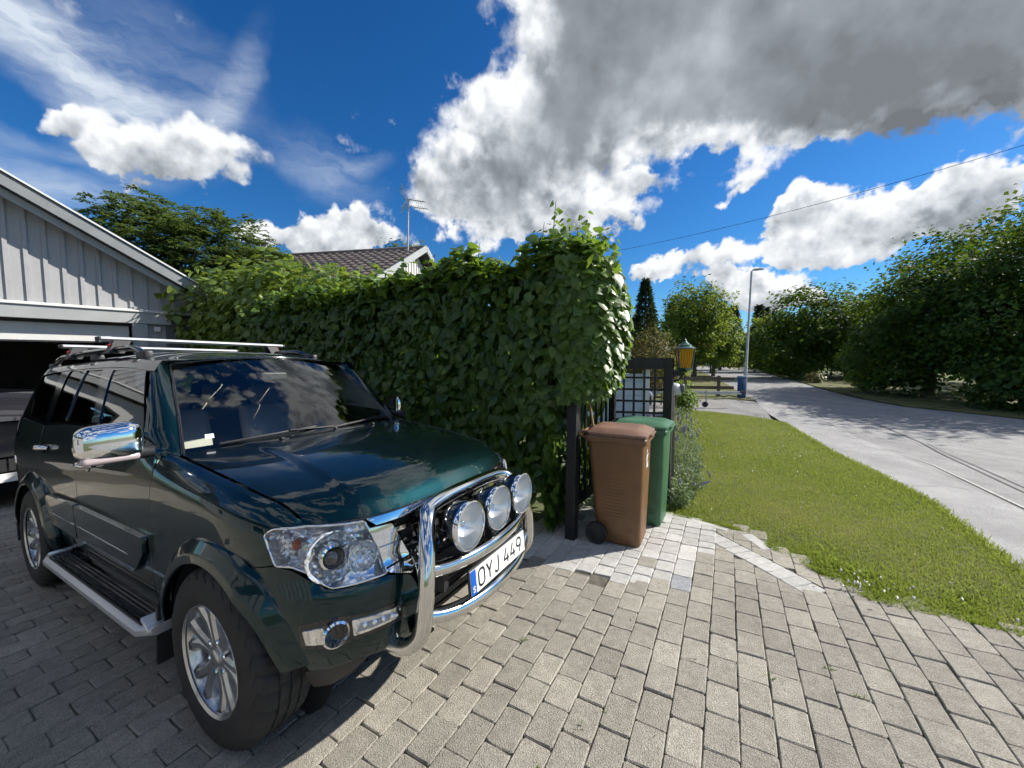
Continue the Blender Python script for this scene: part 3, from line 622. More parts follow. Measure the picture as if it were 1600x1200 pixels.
# ================================================================== SUV
# ---- SUV skin: plan curve (arc length s, 0 at nose, + towards the right flank) swept over z ----
SX0,SA,SB,SN=-0.05,0.80,0.875,3.4
RX0,RA,RN=-3.05,0.62,5.0
def _plan():
    pts=[]
    for i in range(401):
        t=i/400*math.pi/2
        pts.append((SX0+SA*abs(math.cos(t))**(2/SN),-SB*abs(math.sin(t))**(2/SN)))
    for i in range(1,60): pts.append((SX0+(RX0-SX0)*i/60,-SB))
    for i in range(401):
        t=math.pi/2*(1-i/400)
        pts.append((RX0-RA*abs(math.cos(t))**(2/RN),-SB*abs(math.sin(t))**(2/RN)))
    P=np.array(pts); d=np.r_[0,np.cumsum(np.hypot(*np.diff(P,axis=0).T))]
    S=np.linspace(0,d[-1],1500); X=np.interp(S,d,P[:,0]); Y=np.interp(S,d,P[:,1])
    k=np.hanning(31); k/=k.sum()
    tx=np.gradient(X,S); ty=np.gradient(Y,S); 
    n=np.stack([-ty,tx],1)
    n[0]=(1,0)
    nn=np.stack([np.convolve(np.pad(n[:,j],15,mode='reflect' if j==0 else 'edge'),k,'valid') for j in (0,1)],1)
    nn[:,1]*=np.clip(S/.15,0,1)  # straight ahead at the nose
    nn/=np.linalg.norm(nn,axis=1)[:,None]
    return S,X,Y,nn[:,0],nn[:,1]
PS,PX,PY,PNX,PNY=_plan()
SMAX=PS[-1]
def s_of_x(x): # on the right flank
    i=np.where(PX<=x)[0][0]; return PS[i]
def s_of_y(y): # on the front, y<0
    i=np.where(PY<=y)[0][0]; return PS[i]
def sm(a,b,x):
    t=np.clip((x-a)/(b-a),0,1); return t*t*(3-2*t)
S1,S2=s_of_y(-.55),s_of_x(.05)
def interp_s(xs,ys):
    # smooth (monotone cubic) interpolation
    xs=np.array(xs,float); ys=np.array(ys,float); h=np.diff(xs); dl=np.diff(ys)/h
    m=np.zeros(len(xs)); m[0]=dl[0]; m[-1]=dl[-1]
    for i in range(1,len(xs)-1):
        if dl[i-1]*dl[i]>0: w1=2*h[i]+h[i-1]; w2=h[i]+2*h[i-1]; m[i]=(w1+w2)/(w1/dl[i-1]+w2/dl[i])
    def f(x):
        x=np.clip(x,xs[0],xs[-1]); i=np.clip(np.searchsorted(xs,x)-1,0,len(h)-1); t=(x-xs[i])/h[i]
        return (ys[i]*(1+2*t)*(1-t)**2+m[i]*h[i]*t*(1-t)**2+ys[i+1]*t*t*(3-2*t)+m[i+1]*h[i]*t*t*(t-1))
    return f
fside=interp_s([.25,.36,.45,.60,.80,.95,1.05,1.15,1.25,1.32,1.36,1.52,1.66,1.72,1.78],[.13,.06,.035,.018,.008,0,.003,.014,.034,.052,.068,.125,.185,.225,.31])
ffront=interp_s([.25,.36,.45,.55,.66,.74,.79,.86,.95,1.02,1.08,1.15],[.14,.07,.025,0,0,.012,.04,.05,.062,.085,.13,.22])
# height of the bonnet edge along the fender (by arc length), and fender shoulder
zhs=interp_s([.0,.60,.877,.95,1.04,1.2,1.342,1.661,1.851,2.1,6.],[.99,.99,.999,1.036,1.07,1.102,1.127,1.170,1.198,1.225,1.23])
class Tab:
    """uniform table of a smooth function, fast scalar lookup"""
    def __init__(s,f,a,b,n): s.a=a; s.h=(b-a)/n; s.n=n; s.v=[float(f(a+s.h*i)) for i in range(n+1)]
    def __call__(s,x):
        t=(x-s.a)/s.h
        if t<=0: return s.v[0]
        if t>=s.n: return s.v[-1]
        i=int(t); return s.v[i]+(s.v[i+1]-s.v[i])*(t-i)
Tside=Tab(fside,.25,1.78,1530); Tfront=Tab(ffront,.25,1.15,900); Tzh=Tab(zhs,0,6,3000)
TX=Tab(lambda q:np.interp(q,PS,PX),0,SMAX,2400); TY=Tab(lambda q:np.interp(q,PS,PY),0,SMAX,2400); TNX=Tab(lambda q:np.interp(q,PS,PNX),0,SMAX,2400); TNY=Tab(lambda q:np.interp(q,PS,PNY),0,SMAX,2400)
TW=Tab(lambda q:1-sm(S1,S2,q),0,SMAX,2400); TWF=Tab(lambda q:sm(-.80,-.55,q),-4,1,5000)
def inset(a,z,x):
    w=TW(a); fs=Tside(z)
    if z>.9:
        zt=Tzh(a); t=min(1.,max(0.,(z-(zt-.12))/.12)); sh=.10*(1-math.sqrt(max(0,1-t*t))); wf=TWF(x)
        fs=fs*(1-wf)+(min(fs,.01)+sh)*wf
    return fs*(1-w)+Tfront(z)*w
def SP(s,z):
    a=abs(s); x=TX(a); y=TY(a); nx=TNX(a); ny=TNY(a); d=inset(a,z,x)
    y-=ny*d; x-=nx*d
    return np.array((x,y if s>=0 else -y,z))

PAINT=bpy.data.materials.new('dark_teal_metallic_paint'); PAINT.use_nodes=True
def _paint():
    t=PAINT.node_tree; N=t.nodes; L=t.links; b=N['Principled BSDF']
    b.inputs['Base Color'].default_value=(.003,.023,.027,1); b.inputs['Metallic'].default_value=.95; b.inputs['Roughness'].default_value=.34
    b.inputs['Coat Weight'].default_value=1; b.inputs['Coat Roughness'].default_value=.015; b.inputs['Coat IOR'].default_value=1.5; b.inputs['Specular IOR Level'].default_value=.3
    tc=N.new('ShaderNodeTexCoord'); v=N.new('ShaderNodeTexVoronoi'); v.inputs['Scale'].default_value=900; L.new(tc.outputs['Object'],v.inputs['Vector'])
    mr=N.new('ShaderNodeMapRange'); mr.inputs['To Min'].default_value=.26; mr.inputs['To Max'].default_value=.44; L.new(v.outputs['Color'],mr.inputs['Value']); L.new(mr.outputs['Result'],b.inputs['Roughness'])
_paint()
CHROME=mat('chrome',(.78,.79,.80),.05,1.); STEEL=mat('polished_steel',(.70,.69,.67),.09,1.,bump=.02,bscale=6)
BLKG=mat('gloss_black_trim',(.008,.008,.009),.12,coat=.6); BLKP=mat('black_plastic',(.018,.018,.02),.5,bump=.1,bscale=300)
RUBBER=mat('tyre_rubber',(.016,.016,.0165),.72,var=.25,vscale=9,bump=.12,bscale=120)
ALLOY=mat('silver_alloy',(.52,.53,.54),.24,.9); ALUM=mat('satin_aluminium',(.80,.81,.82),.42,.55)
GLASS=glassmat('windscreen_glass',(.84,.90,.89),1.75); GLASSD=glassmat('privacy_glass',(.20,.22,.22),1.7); CLEAR=glassmat('clear_lens',(.94,.95,.96),1.38)
REFL=facetmat('faceted_lamp_reflector',(.95,.96,.98),42,.5,.14,.72); REFL2=facetmat('fine_faceted_reflector',(.96,.97,.99),75,.75,.14,.72)
DARKLENS=mat('projector_lens',(.02,.02,.025),.03,coat=1.); PLATEW=mat('plate_white',(.80,.80,.79),.35); PLATEK=mat('plate_black',(.01,.01,.01),.4); PLATEB=mat('plate_blue',(.0,.085,.42),.4)
SIGNAL=mat('clear_pink_lens',(.40,.33,.33),.1,coat=1.,spec=.6); LEATHER=mat('beige_leather',(.58,.53,.44),.5,bump=.15,bscale=200); INNER=mat('dark_interior',(.02,.021,.024),.6); SILVERP=mat('silver_paint',(.62,.63,.65),.3,.7)
RED=mat('red_plastic',(.45,.02,.03),.4)

suv=bpy.data.objects.new('parked_suv',None); suv.empty_display_size=.2; suv.matrix_world=CARM
link(suv,None,'dark teal metallic off-road car with chrome bull bar parked on the block paving','car')
def cap_normal(s,z,e=2e-3,fn=SP):
    a=fn(s+e,z)-fn(s-e,z); b=fn(s,z+e)-fn(s,z-e); n=np.cross(b,a); n/=max(1e-9,np.linalg.norm(n))
    x=TNX(abs(s)); y=TNY(abs(s)); y=y if s>=0 else -y
    return n if n[0]*x+n[1]*y>0 else -n
def panel_mesh(name,poly,m,off=0.,depth=.016,step=.03,fn=SP,nfn=cap_normal,rad=.0,mirror=False,dz=None):
    poly=resample(chamfer(poly,rad),step)
    if mirror: poly=[(-s,z) for s,z in poly][::-1]
    A=np.array(poly); lo=A.min(0); hi=A.max(0)
    pts=[Vector(p) for p in poly]
    nb=len(poly)
    ys=np.arange(lo[1]+step*.5,hi[1],step); 
    seg=np.roll(A,-1,0)-A
    for j,yy in enumerate(ys):
        for xx in np.arange(lo[0]+step*(.5 if j%2 else .15),hi[0],step):
            if inside((xx,yy),poly):
                w=np.array((xx,yy))-A; t=np.clip((w*seg).sum(1)/np.maximum((seg**2).sum(1),1e-12),0,1)
                if np.min(np.linalg.norm(w-seg*t[:,None],axis=1))>step*.42: pts.append(Vector((xx,yy)))
    edges=[(i,(i+1)%nb) for i in range(nb)]
    v,e,f,_,_,_=delaunay_2d_cdt(pts,edges,[list(range(nb))],1,1e-5)
    V=[];N=[];F=[]
    for q in v:
        n=nfn(q[0],q[1]); o=off(q[0],q[1]) if callable(off) else off
        V.append(np.asarray(fn(q[0],q[1]))+n*o); N.append(n)
    for t in f:
        a,b,c=[V[i] for i in t]; nn=np.cross(b-a,c-a)
        F.append(tuple(t) if nn@N[t[0]]>0 else tuple(t[::-1]))
    if depth:
        k=len(V); ring=[]
        for i,q in enumerate(poly):
            n=nfn(*q); o=off(*q) if callable(off) else off
            p=np.asarray(fn(*q))+n*o; ring.append((p,p-n*depth,n))
        cen=np.mean([r_[0] for r_ in ring],0)
        for i in range(nb):
            p,pi,n=ring[i]; tg=ring[(i+1)%nb][0]-ring[i-1][0]; on=np.cross(tg,n); on/=max(1e-9,np.linalg.norm(on))
            V+= [p,pi]; N+=[on*.9+n*.45,on]
        # orientation of the rim
        a,b,c=V[k],V[k+2],V[k+1]; 
        area=sum(poly[i][0]*poly[(i+1)%nb][1]-poly[(i+1)%nb][0]*poly[i][1] for i in range(nb))
        mid=np.mean([V[k+2*i] for i in range(nb)],0)
        for i in range(nb):
            j=(i+1)%nb; F.append((k+2*i,k+2*i+1,k+2*j+1,k+2*j))
        n0=np.cross(V[k+1]-V[k],V[k+2]-V[k])
        sg=sum((np.cross(V[k+2*i+1]-V[k+2*i],V[k+2*((i+1)%nb)]-V[k+2*i])@(V[k+2*i]-mid)) for i in range(nb))
        if sg<0:
            for i in range(nb):
                F[-nb+i]=F[-nb+i][::-1]
        for i in range(nb):
            if sum((V[k+2*q]-mid)@N[k+2*q+1] for q in range(nb))<0:
                for q in range(nb): n=ring[q][2]; N[k+2*q+1]=-N[k+2*q+1]; N[k+2*q]=N[k+2*q+1]*.9+n*.45
                break
    N=[n/max(1e-9,np.linalg.norm(n)) for n in N]
    return mesh(name,V,F,True,N,m)
def panel(name,poly,m,parent=suv,both=True,label=None,**kw):
    o=add(name,panel_mesh(name,poly,m,**kw),parent)
    o2=add(name,panel_mesh(name,poly,m,mirror=True,**kw),parent) if both else None
    return o,o2
def gridsurf(name,fn,nu,nv,m,parent,flip=False,mirror=False):
    V=[];N=[];F=[];e=1e-3
    for j in range(nv+1):
        for i in range(nu+1):
            u,v=i/nu,j/nv; p=np.asarray(fn(u,v),float)
            du=np.asarray(fn(min(1,u+e),v))-np.asarray(fn(max(0,u-e),v)); dv=np.asarray(fn(u,min(1,v+e)))-np.asarray(fn(u,max(0,v-e)))
            n=np.cross(du,dv); n/=max(1e-12,np.linalg.norm(n))
            if flip: n=-n
            if mirror: p=p*np.array((1,-1,1)); n=n*np.array((1,-1,1))
            V.append(p); N.append(n)
    for j in range(nv):
        for i in range(nu):
            a=j*(nu+1)+i; q=(a,a+1,a+nu+2,a+nu+1); F.append(q[::-1] if flip!=mirror else q)
    return add(name,mesh(name,V,F,True,N,m),parent)
_sxc={}
def sx(x,z=.9): # arc position on the right flank where the skin has this x
    z=round(z,1)
    if z not in _sxc:
        S=np.linspace(.3,SMAX-.3,1200); X=np.array([SP(q,z)[0] for q in S]); X=np.minimum.accumulate(X); _sxc[z]=(X[::-1].copy(),S[::-1].copy())
    X,S=_sxc[z]; return float(np.interp(x,X,S))
def arch(cx,r,a0,a1,n=18,cz=.385,zc=.7):
    return [(sx(cx+r*math.cos(a)),cz+r*math.sin(a)) for a in np.linspace(a0,a1,n)]

GAP=.004
# --- front fender
top=[(s,Tzh(s)-.001) for s in np.linspace(1.98,.885,30)]
fender=top+[(.885,1.0),(1.005,1.002),(1.048,.978),(1.024,.913),(.998,.856),(1.084,.842)]+arch(0,.49,R(62),R(180),20)+[(sx(-.49),.40),(2.055,.40),(2.042,.797),(1.991,.993),(1.962,1.116)]
panel('front_fender',fender,PAINT)
# --- doors
dF=[(2.022,1.20),(1.968,1.116),(1.997,.993),(2.048,.797),(2.065,.42),(2.10,.40),(3.10,.40),(3.14,.45),(3.132,.882),(3.105,1.092),(2.965,1.315),(2.50,1.285),(2.14,1.235)]
d1,d1b=panel('front_door',dF,PAINT,rad=.015)
ra=arch(-2.78,.49,R(-4),R(56),12)
dR=[(2.975,1.312),(3.113,1.092),(3.140,.882),(3.148,.45),(3.19,.40),(3.80,.40)]+ra+[(4.02,.98),(3.985,1.10),(3.975,1.272),(3.5,1.30)]
d2,d2b=panel('rear_door',dR,PAINT,rad=.012)
# --- rear quarter
QE=SMAX-.02
rq=[(3.985,1.27),(3.995,1.10),(4.03,.985)]+arch(-2.78,.49,R(58),R(178),18)+[(sx(-3.27),.42),(4.95,.40),(5.30,.45),(QE-.5,.50),(QE-.5,1.30),(5.2,1.30),(4.6,1.30)]
panel('rear_quarter',rq,PAINT)
panel('rear_bumper',[(sx(-3.28),.40),(QE-.02,.40),(QE-.02,.66),(5.25,.66),(5.0,.62),(sx(-3.29),.55)],PAINT,off=.03,depth=.05,rad=.02)
panel('tailgate',[(QE-.49,.50),(QE-.01,.50),(QE-.01,1.30),(QE-.49,1.30)],PAINT,step=.06)
tl,_=panel('tail_lamp',[(4.93,1.02),(5.10,.98),(5.12,1.28),(4.98,1.27)],SIGNAL,off=.012,rad=.02)
# --- greenhouse: dark base, glass, side rail
ztop=interp_s([-3.75,-3.6,-3.3,-2.2,-1.5,-1.12],[1.58,1.64,1.705,1.738,1.728,1.70])
_zt=Tab(lambda q:ztop(np.interp(q,PS,PX)),0,SMAX,1200)
def zt(s): return _zt(abs(s))
SA0=2.40
gh=[(2.12,1.243),(2.5,1.292),(2.965,1.32),(3.5,1.305),(4.0,1.277),(4.6,1.302),(5.3,1.302),(QE-.45,1.302),(QE-.45,1.60)]+[(s,zt(s)-.045) for s in np.linspace(5.15,SA0+.12,22)]
# side window panes (each with its own black frame strip)
wF=[(3.085,1.672),(2.62,1.655),(2.50,1.635),(2.20,1.40),(2.135,1.30),(2.16,1.262),(2.55,1.302),(2.90,1.334)]
wR=[(3.28,1.678),(4.02,1.683),(3.955,1.489),(3.885,1.30),(3.45,1.322),(3.02,1.325),(3.11,1.472)]
wQ=[(4.24,1.684),(4.72,1.66),(4.62,1.45),(4.46,1.325),(4.02,1.298),(4.10,1.50)]
def ringpanel(name,outer,holes,m,parent,mirror,off=-.004,step=.04,depth=.02):
    loops=[resample(chamfer(outer,.01),step)]+[resample(chamfer(h,.02),step) for h in holes]
    if mirror: loops=[[(-s,z) for s,z in l] for l in loops]
    pts=[];edges=[]
    for l in loops:
        k=len(pts); pts+=[Vector(p) for p in l]; edges+=[(k+i,k+(i+1)%len(l)) for i in range(len(l))]
    A=np.array([tuple(p) for p in pts]); lo=A.min(0); hi=A.max(0)
    for yy in np.arange(lo[1]+step/2,hi[1],step):
        for xx in np.arange(lo[0]+step/2,hi[0],step):
            if inside((xx,yy),loops[0]) and not any(inside((xx,yy),h) for h in loops[1:]) and np.min(np.hypot(*(A-(xx,yy)).T))>step*.4: pts.append(Vector((xx,yy)))
    v,e,f,_,_,_=delaunay_2d_cdt(pts,edges,[],0,1e-5)
    V=[];N=[];F=[]
    for q in v: n=cap_normal(q[0],q[1]); V.append(SP(q[0],q[1])+n*off); N.append(n)
    for t in f:
        c=(sum(v[i][0] for i in t)/3,sum(v[i][1] for i in t)/3)
        if inside(c,loops[0]) and not any(inside(c,h) for h in loops[1:]):
            a,b,cc=[V[i] for i in t]; F.append(tuple(t) if np.cross(b-a,cc-a)@N[t[0]]>0 else tuple(t[::-1]))
    for l in loops:
        k=len(V)
        for q in l: n=cap_normal(*q); p=SP(*q)+n*off; V+=[p,p-n*depth]; N+=[n,n]
        for i in range(len(l)): j=(i+1)%len(l); F.append((k+2*i,k+2*i+1,k+2*j+1,k+2*j))
    return add(name,mesh(name,V,F,True,N,m),parent)
for mi in (False,True):
    ringpanel('window_frame',gh,[wF,wR,wQ],BLKG,suv,mi)
for w,g in ((wF,GLASS),(wR,GLASSD),(wQ,GLASSD)):
    panel('side_window',w,g,off=-.010,depth=0,rad=.02,step=.05)
def strip(s0,s1,w,m,name='trim_strip',zf=None):
    pass
# divider bars in the rear door glass and the B pillar gap
panel('window_divider',[(3.62,1.680),(3.645,1.680),(3.56,1.322),(3.535,1.322)],BLKG,off=-.002,depth=.02)
rail=[(s,zt(s)+.012) for s in np.linspace(SA0-.02,5.12,26)]+[(s,zt(s)-.046) for s in np.linspace(5.12,SA0+.10,26)]+[(SA0-.02,zt(SA0)-.05)]
panel('roof_side',rail,PAINT,depth=.0)
# --- roof skin
def roof(u,v):
    x=-1.075-2.56*v; s=sx(max(x-.02,-3.55),1.6); e=SP(s,zt(s)+.010); y=(u*2-1)
    bow=.07*(1-y*y)*(1-v)**6
    z=e[2]+.062*(1-abs(y)**2.6)*(1-.75*(1-v)**10)+.012*math.sin(math.pi*min(1,v*1.2))
    rib=.006*max(0,math.cos(y*14))*(1 if abs(y)<.75 and .12<v<.92 else 0)
    return (x+bow,y*abs(e[1])*1.0,z-rib*0)
gridsurf('roof',roof,36,40,PAINT,suv)
# --- windscreen, pillars, cowl
def ws(u,v):
    a=u*2-1; b=np.array((-.575+.15*(1-a*a),.735*a,1.192+.012*(1-a*a))); t=np.array((-1.10+.075*(1-a*a),.588*a,1.692+.047*(1-a*a)))
    p=b+(t-b)*v; bul=.028*math.sin(math.pi*v)*(1-.2*a*a); return (p[0]+bul*.55,p[1],p[2]+bul*.75)
wsg=gridsurf('windscreen',ws,30,20,GLASS,suv)
wf=MB(); N_=40
edge=[ws(0,v) for v in np.linspace(0,1,14)]+[ws(u,1) for u in np.linspace(.03,1,20)]+[ws(1,v) for v in np.linspace(.95,0,14)]
wf.tube([(p[0]+.002,p[1],p[2]+.002) for p in edge],.009,6); wf.build('windscreen_seal',BLKG,wsg,smooth=60)
def apil(u,v):
    a=np.array(ws(0,v))+np.array((0,-.004,.0)); s0=2.06+(SA0-.0-2.06)*v**1.0; zz=1.205+(zt(SA0)-.02-1.205)*v
    if v<.001: zz=1.2
    b=SP(s0+.03,zz); p=a+(b-a)*u; k=.030*math.sin(math.pi*u); return (p[0]+k*.8,p[1]-k*.55,p[2]+k*.25)
for mi in (False,True): gridsurf('windscreen_pillar',apil,10,24,PAINT,suv,mirror=mi,flip=False)
def cowl(u,v):
    a=u*2-1; p=np.array(ws(u,0)); h=np.array(hood(u,1.0)); q=p+(h-p)*v; return (q[0],q[1],q[2]-.02*math.sin(math.pi*v)-.004)
# --- bonnet
HYC=-TY(.885); HF0=SP(.885,.992)[0]
def hood(u,v):
    y=u*2-1; s=.885+(1.93-.885)*v; z0=Tzh(s); e=SP(s,z0)
    ey=abs(e[1])-.004
    # front edge follows the nose
    Y=abs(y)*HYC; sf=float(np.interp(Y,-PY[:500],PS[:500])); xf=SP(sf,.992)[0]; f0=HF0
    k=(1-v)**1.15
    x=e[0]+k*(xf-f0)+ (1-k)*.12*(1-y*y)*min(1,v*1.2)
    crown=.062*(1-math.exp(-v*7))*(1-abs(y)**2.3)*(1-.72*v*v)
    yc=.79-.15*min(1,v*1.6); t=min(1,max(0,(yc+.035-abs(y))/.07)); bulge=.012*t*t*(3-2*t)*min(1,v*9)*(1-.6*v*v)
    ctr=-.010*math.exp(-(y/.25)**2)*0
    roll=-.006*math.exp(-v*40)
    return (x,y*ey,z0-(1-math.exp(-v*9))*.0+crown+bulge+roll)
hd=gridsurf('bonnet',hood,96,64,PAINT,suv,flip=True)
lip=MB(); lip.tube([tuple(np.array(hood(u,0))+np.array((-.004,0,-.008))) for u in np.linspace(0,1,60)],.008,6); lip.build('bonnet_lip',BLKG,hd,smooth=60)
gridsurf('cowl_panel',cowl,24,4,BLKP,suv,flip=False)
for s_ in (-1,1): # washer jets
    b=MB(); p=np.array(hood(.5+.22*s_,.93)); b.box(p+np.array((0,0,.006)),(.03,.022,.014),bev=.004); b.build('washer_jet',BLKP,hd,smooth=40)
# wipers: arm and blade
def on_ws(u,v,h=.014):
    p=np.array(ws(u,v)); return p+np.array((.55,0,.83))*h
for u0,u1,ua in ((.10,.46,.56),(.545,.86,.95)):
    b=MB(); b.tube([on_ws(u0+(u1-u0)*t,.035+.035*t,.018) for t in np.linspace(0,1,10)],.008,6); w=b.build('wiper_blade',BLKP,suv,smooth=60)
    b=MB(); b.tube([on_ws(ua,-.02,.02),on_ws((ua+u1)/2+.02,.02,.04),on_ws((u0+u1)/2+.06,.055,.03)],[.011,.009,.006],6); b.build('wiper_arm',BLKP,w,smooth=60)
# --- front bumper
bum=[(1.088,.838),(.998,.850),(.92,.834),(.853,.795),(.773,.757),(.704,.750),(.533,.750),(.433,.715),(.405,.666),(.393,.577),(.375,.405),(.642,.437),(.80,.428)]+arch(0,.49,R(5),R(60),12)
panel('front_bumper',bum,PAINT,rad=.008,depth=.03)
panel('bumper_skirt',[(.895,.415),(.80,.421),(.62,.430),(.70,.36),(.80,.31),(.90,.30)],BLKP,off=-.004,depth=.06,rad=.01)
panel('tow_cover',[(.80,.690),(.72,.694),(.72,.712),(.80,.708)],PAINT,off=.003,depth=.006,rad=.004)
panel('lower_intake',[(.36,.40),(-.36,.40),(-.385,.60),(-.40,.72),(.40,.72),(.385,.60)],BLKP,both=False,off=-.035,depth=.02)
for zz in (.47,.53,.59,.65):
    b=MB(); b.tube([SP(s,zz)+np.array((-.018,0,0)) for s in np.linspace(-.37,.37,16)],.012,6); b.build('intake_slat',BLKP,suv,smooth=60)
panel('under_tray',[(.70,.38),(-.70,.38),(-.6,.44),(.6,.44)],BLKP,both=False,off=-.05,depth=.02)
# --- grille
gr,_=panel('grille',[(.54,.968),(-.54,.968),(-.41,.70),(.41,.70)],BLKP,both=False,off=-.055,depth=.02)
for zz,h in ((.915,.020),(.835,.020),(.765,.018)):
    k=.415+.11*(zz-.70)/.27
    b=MB()
    pts=[SP(s,zz)+np.array((-.006,0,0)) for s in np.linspace(-k,k,24)]
    for i in range(23): b.bar(pts[i],pts[i+1],.022,h)
    b.build('grille_bar',CHROME,gr)
for s_ in np.linspace(-.40,.40,9):
    b=MB(); b.bar(SP(s_*1.0,.735)+np.array((-.038,0,0)),SP(s_*1.12,.955)+np.array((-.038,0,0)),.016,.02,up=(0,1,0)); b.build('grille_rib',BLKG,gr)
# emblem: three diamonds
b=MB()
for k in range(3):
    an=math.pi/2+k*2*math.pi/3; d=np.array((math.cos(an),math.sin(an))); pz=np.array((-d[1],d[0])); c=np.array((0,.85))
    q=[c,c+d*.033+pz*.019,c+d*.066,c+d*.033-pz*.019]
    X0=SP(0,.85)[0]-.004
    V=[(X0+.0,p[0],p[1]) for p in q]+[(X0+.012,*(c+d*.033))]
    b.raw(V,[(0,1,4),(1,2,4),(2,3,4),(3,0,4)])
b.build('emblem',CHROME,gr)
# chrome surround: top strip and the stepped side blocks
top_strip=[(s,.990) for s in np.linspace(.60,-.60,30)]+[(s,.958) for s in np.linspace(-.56,.56,30)]
panel('grille_chrome_strip',top_strip,CHROME,both=False,off=.004,depth=.03)
for po in ([(.600,.952),(.485,.946),(.447,.868),(.560,.868)],[(.558,.862),(.445,.862),(.412,.79),(.540,.775)],[(.535,.768),(.410,.783),(.405,.735),(.43,.722),(.525,.755)]):
    panel('grille_chrome_block',po,CHROME,off=.006,depth=.04,rad=.006)
panel('grille_chrome_edge',[(.405,.775),(.378,.80),(.372,.70),(.366,.56),(.384,.565),(.395,.66)],CHROME,off=.01,depth=.03,rad=.004)
# --- headlamps
HLP=[(1.041,.975),(1.009,.995),(.877,.994),(.717,.989),(.613,.985),(.582,.923),(.54,.829),(.533,.757),(.661,.757),(.759,.759),(.795,.777),(.853,.823),(.919,.851),(.989,.853),(1.015,.913)]
HLPn=[(sum(p[0] for p in HLP)/len(HLP)*.0+p[0],p[1]) for p in HLP]
for mi in (1,-1):
    mr=mi<0
    hl=add('headlamp',panel_mesh('headlamp',HLP,REFL,off=-.075,depth=-.08,rad=.012,mirror=mr),suv)
    add('lamp_cover',panel_mesh('lamp_cover',HLP,CLEAR,off=.002,depth=0,rad=.012,mirror=mr),hl)
    # chrome-dark rim round the cover
    pl=resample(chamfer(HLP,.012),.03); b=MB(); b.tube([SP(mi*s,z)+cap_normal(mi*s,z)*.0 for s,z in pl],.005,6,closed=True); b.build('lamp_rim',CHROME,hl,smooth=60)
    def bowl(s,z,r,dep,nm,mt,base=-.05,ax=None):
        c=SP(mi*s,z); n=cap_normal(mi*s,z)*.35+np.array((.9,mi*-.12,0)); n/=np.linalg.norm(n); o=c+cap_normal(mi*s,z)*base
        b=MB(); b.lathe([(r*1.06,-dep*.2),(r*1.06,.006),(r,.006),(r*.9,-.012),(r*.7,-dep*.6),(r*.35,-dep*.95),(.001,-dep)],28,o,n,cap=False); return b.build(nm,mt,hl,smooth=50),o,n
    bw,o,n=bowl(.758,.868,.098,.05,'main_reflector',REFL2,-.02)
    b=MB(); b.lathe([(.052,-.03),(.052,.012),(.043,.016),(.041,.006)],26,o,n,cap=False); b.build('projector_ring',CHROME,bw,smooth=50)
    b=MB(); b.lathe([(.042,-.01),(.040,.006),(.032,.018),(.018,.026),(.001,.029)],24,o,n,cap=False); b.build('projector_lens',DARKLENS,bw,smooth=80)
    bw2,o,n=bowl(.625,.842,.062,.045,'high_beam_reflector',REFL2,-.025)
    b=MB(); b.lathe([(.016,-.04),(.016,-.012),(.010,-.004),(.001,-.003)],14,o,n,cap=False); b.build('bulb',CLEAR,bw2,smooth=60)
    tsig=[(1.018,.962),(.905,.978),(.90,.90),(.93,.872),(.985,.872),(1.0,.915)]
    for i in range(5):
        for j in range(4):
            s0=.915+i*.021; z0=.882+j*.022
            if inside((s0+.01,z0+.01),tsig):
                b=MB(); c=SP(mi*(s0+.01),z0+.01); n=cap_normal(mi*(s0+.01),z0+.01); q=[SP(mi*(s0+a),z0+e)+n*-.035 for a,e in ((0,0),(.019,0),(.019,.019),(0,.019))]
                b.raw(q+[c-n*.018],[(0,1,4),(1,2,4),(2,3,4),(3,0,4)]); b.build('lamp_facet',REFL,hl)
    b=MB(); c=SP(mi*.915,.93); n=cap_normal(mi*.915,.93); b.box(c-n*.03,(.02,.03,.035),bev=.004); b.build('side_marker',mat('orange_lens',(.55,.12,.03),.2,coat=1.) if mi>0 else bpy.data.materials['orange_lens'],hl)
    # fog lamp with chrome surround and daytime light strip
    FG=[(.872,.618),(.808,.628),(.77,.637),(.71,.637),(.68,.628),(.496,.612),(.482,.560),(.60,.556),(.690,.556),(.72,.545),(.778,.542),(.81,.550),(.860,.552)]
    fg=add('fog_lamp',panel_mesh('fog_lamp',[(s+(.02 if s>.7 else -.02),z+(.014 if z>.59 else -.014)) for s,z in FG],BLKG,off=.002,depth=.02,rad=.01,mirror=mr),suv)
    add('fog_bezel',panel_mesh('fog_bezel',[(.870,.612),(.81,.618),(.79,.618),(.79,.556),(.81,.556),(.858,.557)],CHROME,off=.010,depth=.02,rad=.006,mirror=mr),fg)
    add('light_strip',panel_mesh('light_strip',[(.690,.627),(.500,.611),(.487,.566),(.685,.563)],CHROME,off=.010,depth=.02,rad=.006,mirror=mr),fg)
    add('light_strip_lens',panel_mesh('light_strip_lens',[(.672,.607),(.515,.597),(.508,.576),(.672,.576)],mat('grey_lens',(.28,.29,.31),.12,coat=1.) if mi>0 else bpy.data.materials['grey_lens'],off=.013,depth=.003,rad=.004,mirror=mr),fg)
    for k in range(4):
        s=.535+k*.036; c=SP(mi*s,.588+.003*k); n=cap_normal(mi*s,.59); b=MB(); b.lathe([(.011,.010),(.011,.016),(.006,.02),(.001,.021)],12,c,n,cap=False); b.build('led',REFL,fg,smooth=60)
    c=SP(mi*.752,.589); n=cap_normal(mi*.752,.589)*.5+np.array((.8,-mi*.1,0)); n/=np.linalg.norm(n)
    b=MB(); b.lathe([(.050,-.02),(.052,.018),(.044,.024),(.040,.012),(.038,-.03)],28,c,n,cap=False); b.build('fog_ring',CHROME,fg,smooth=50)
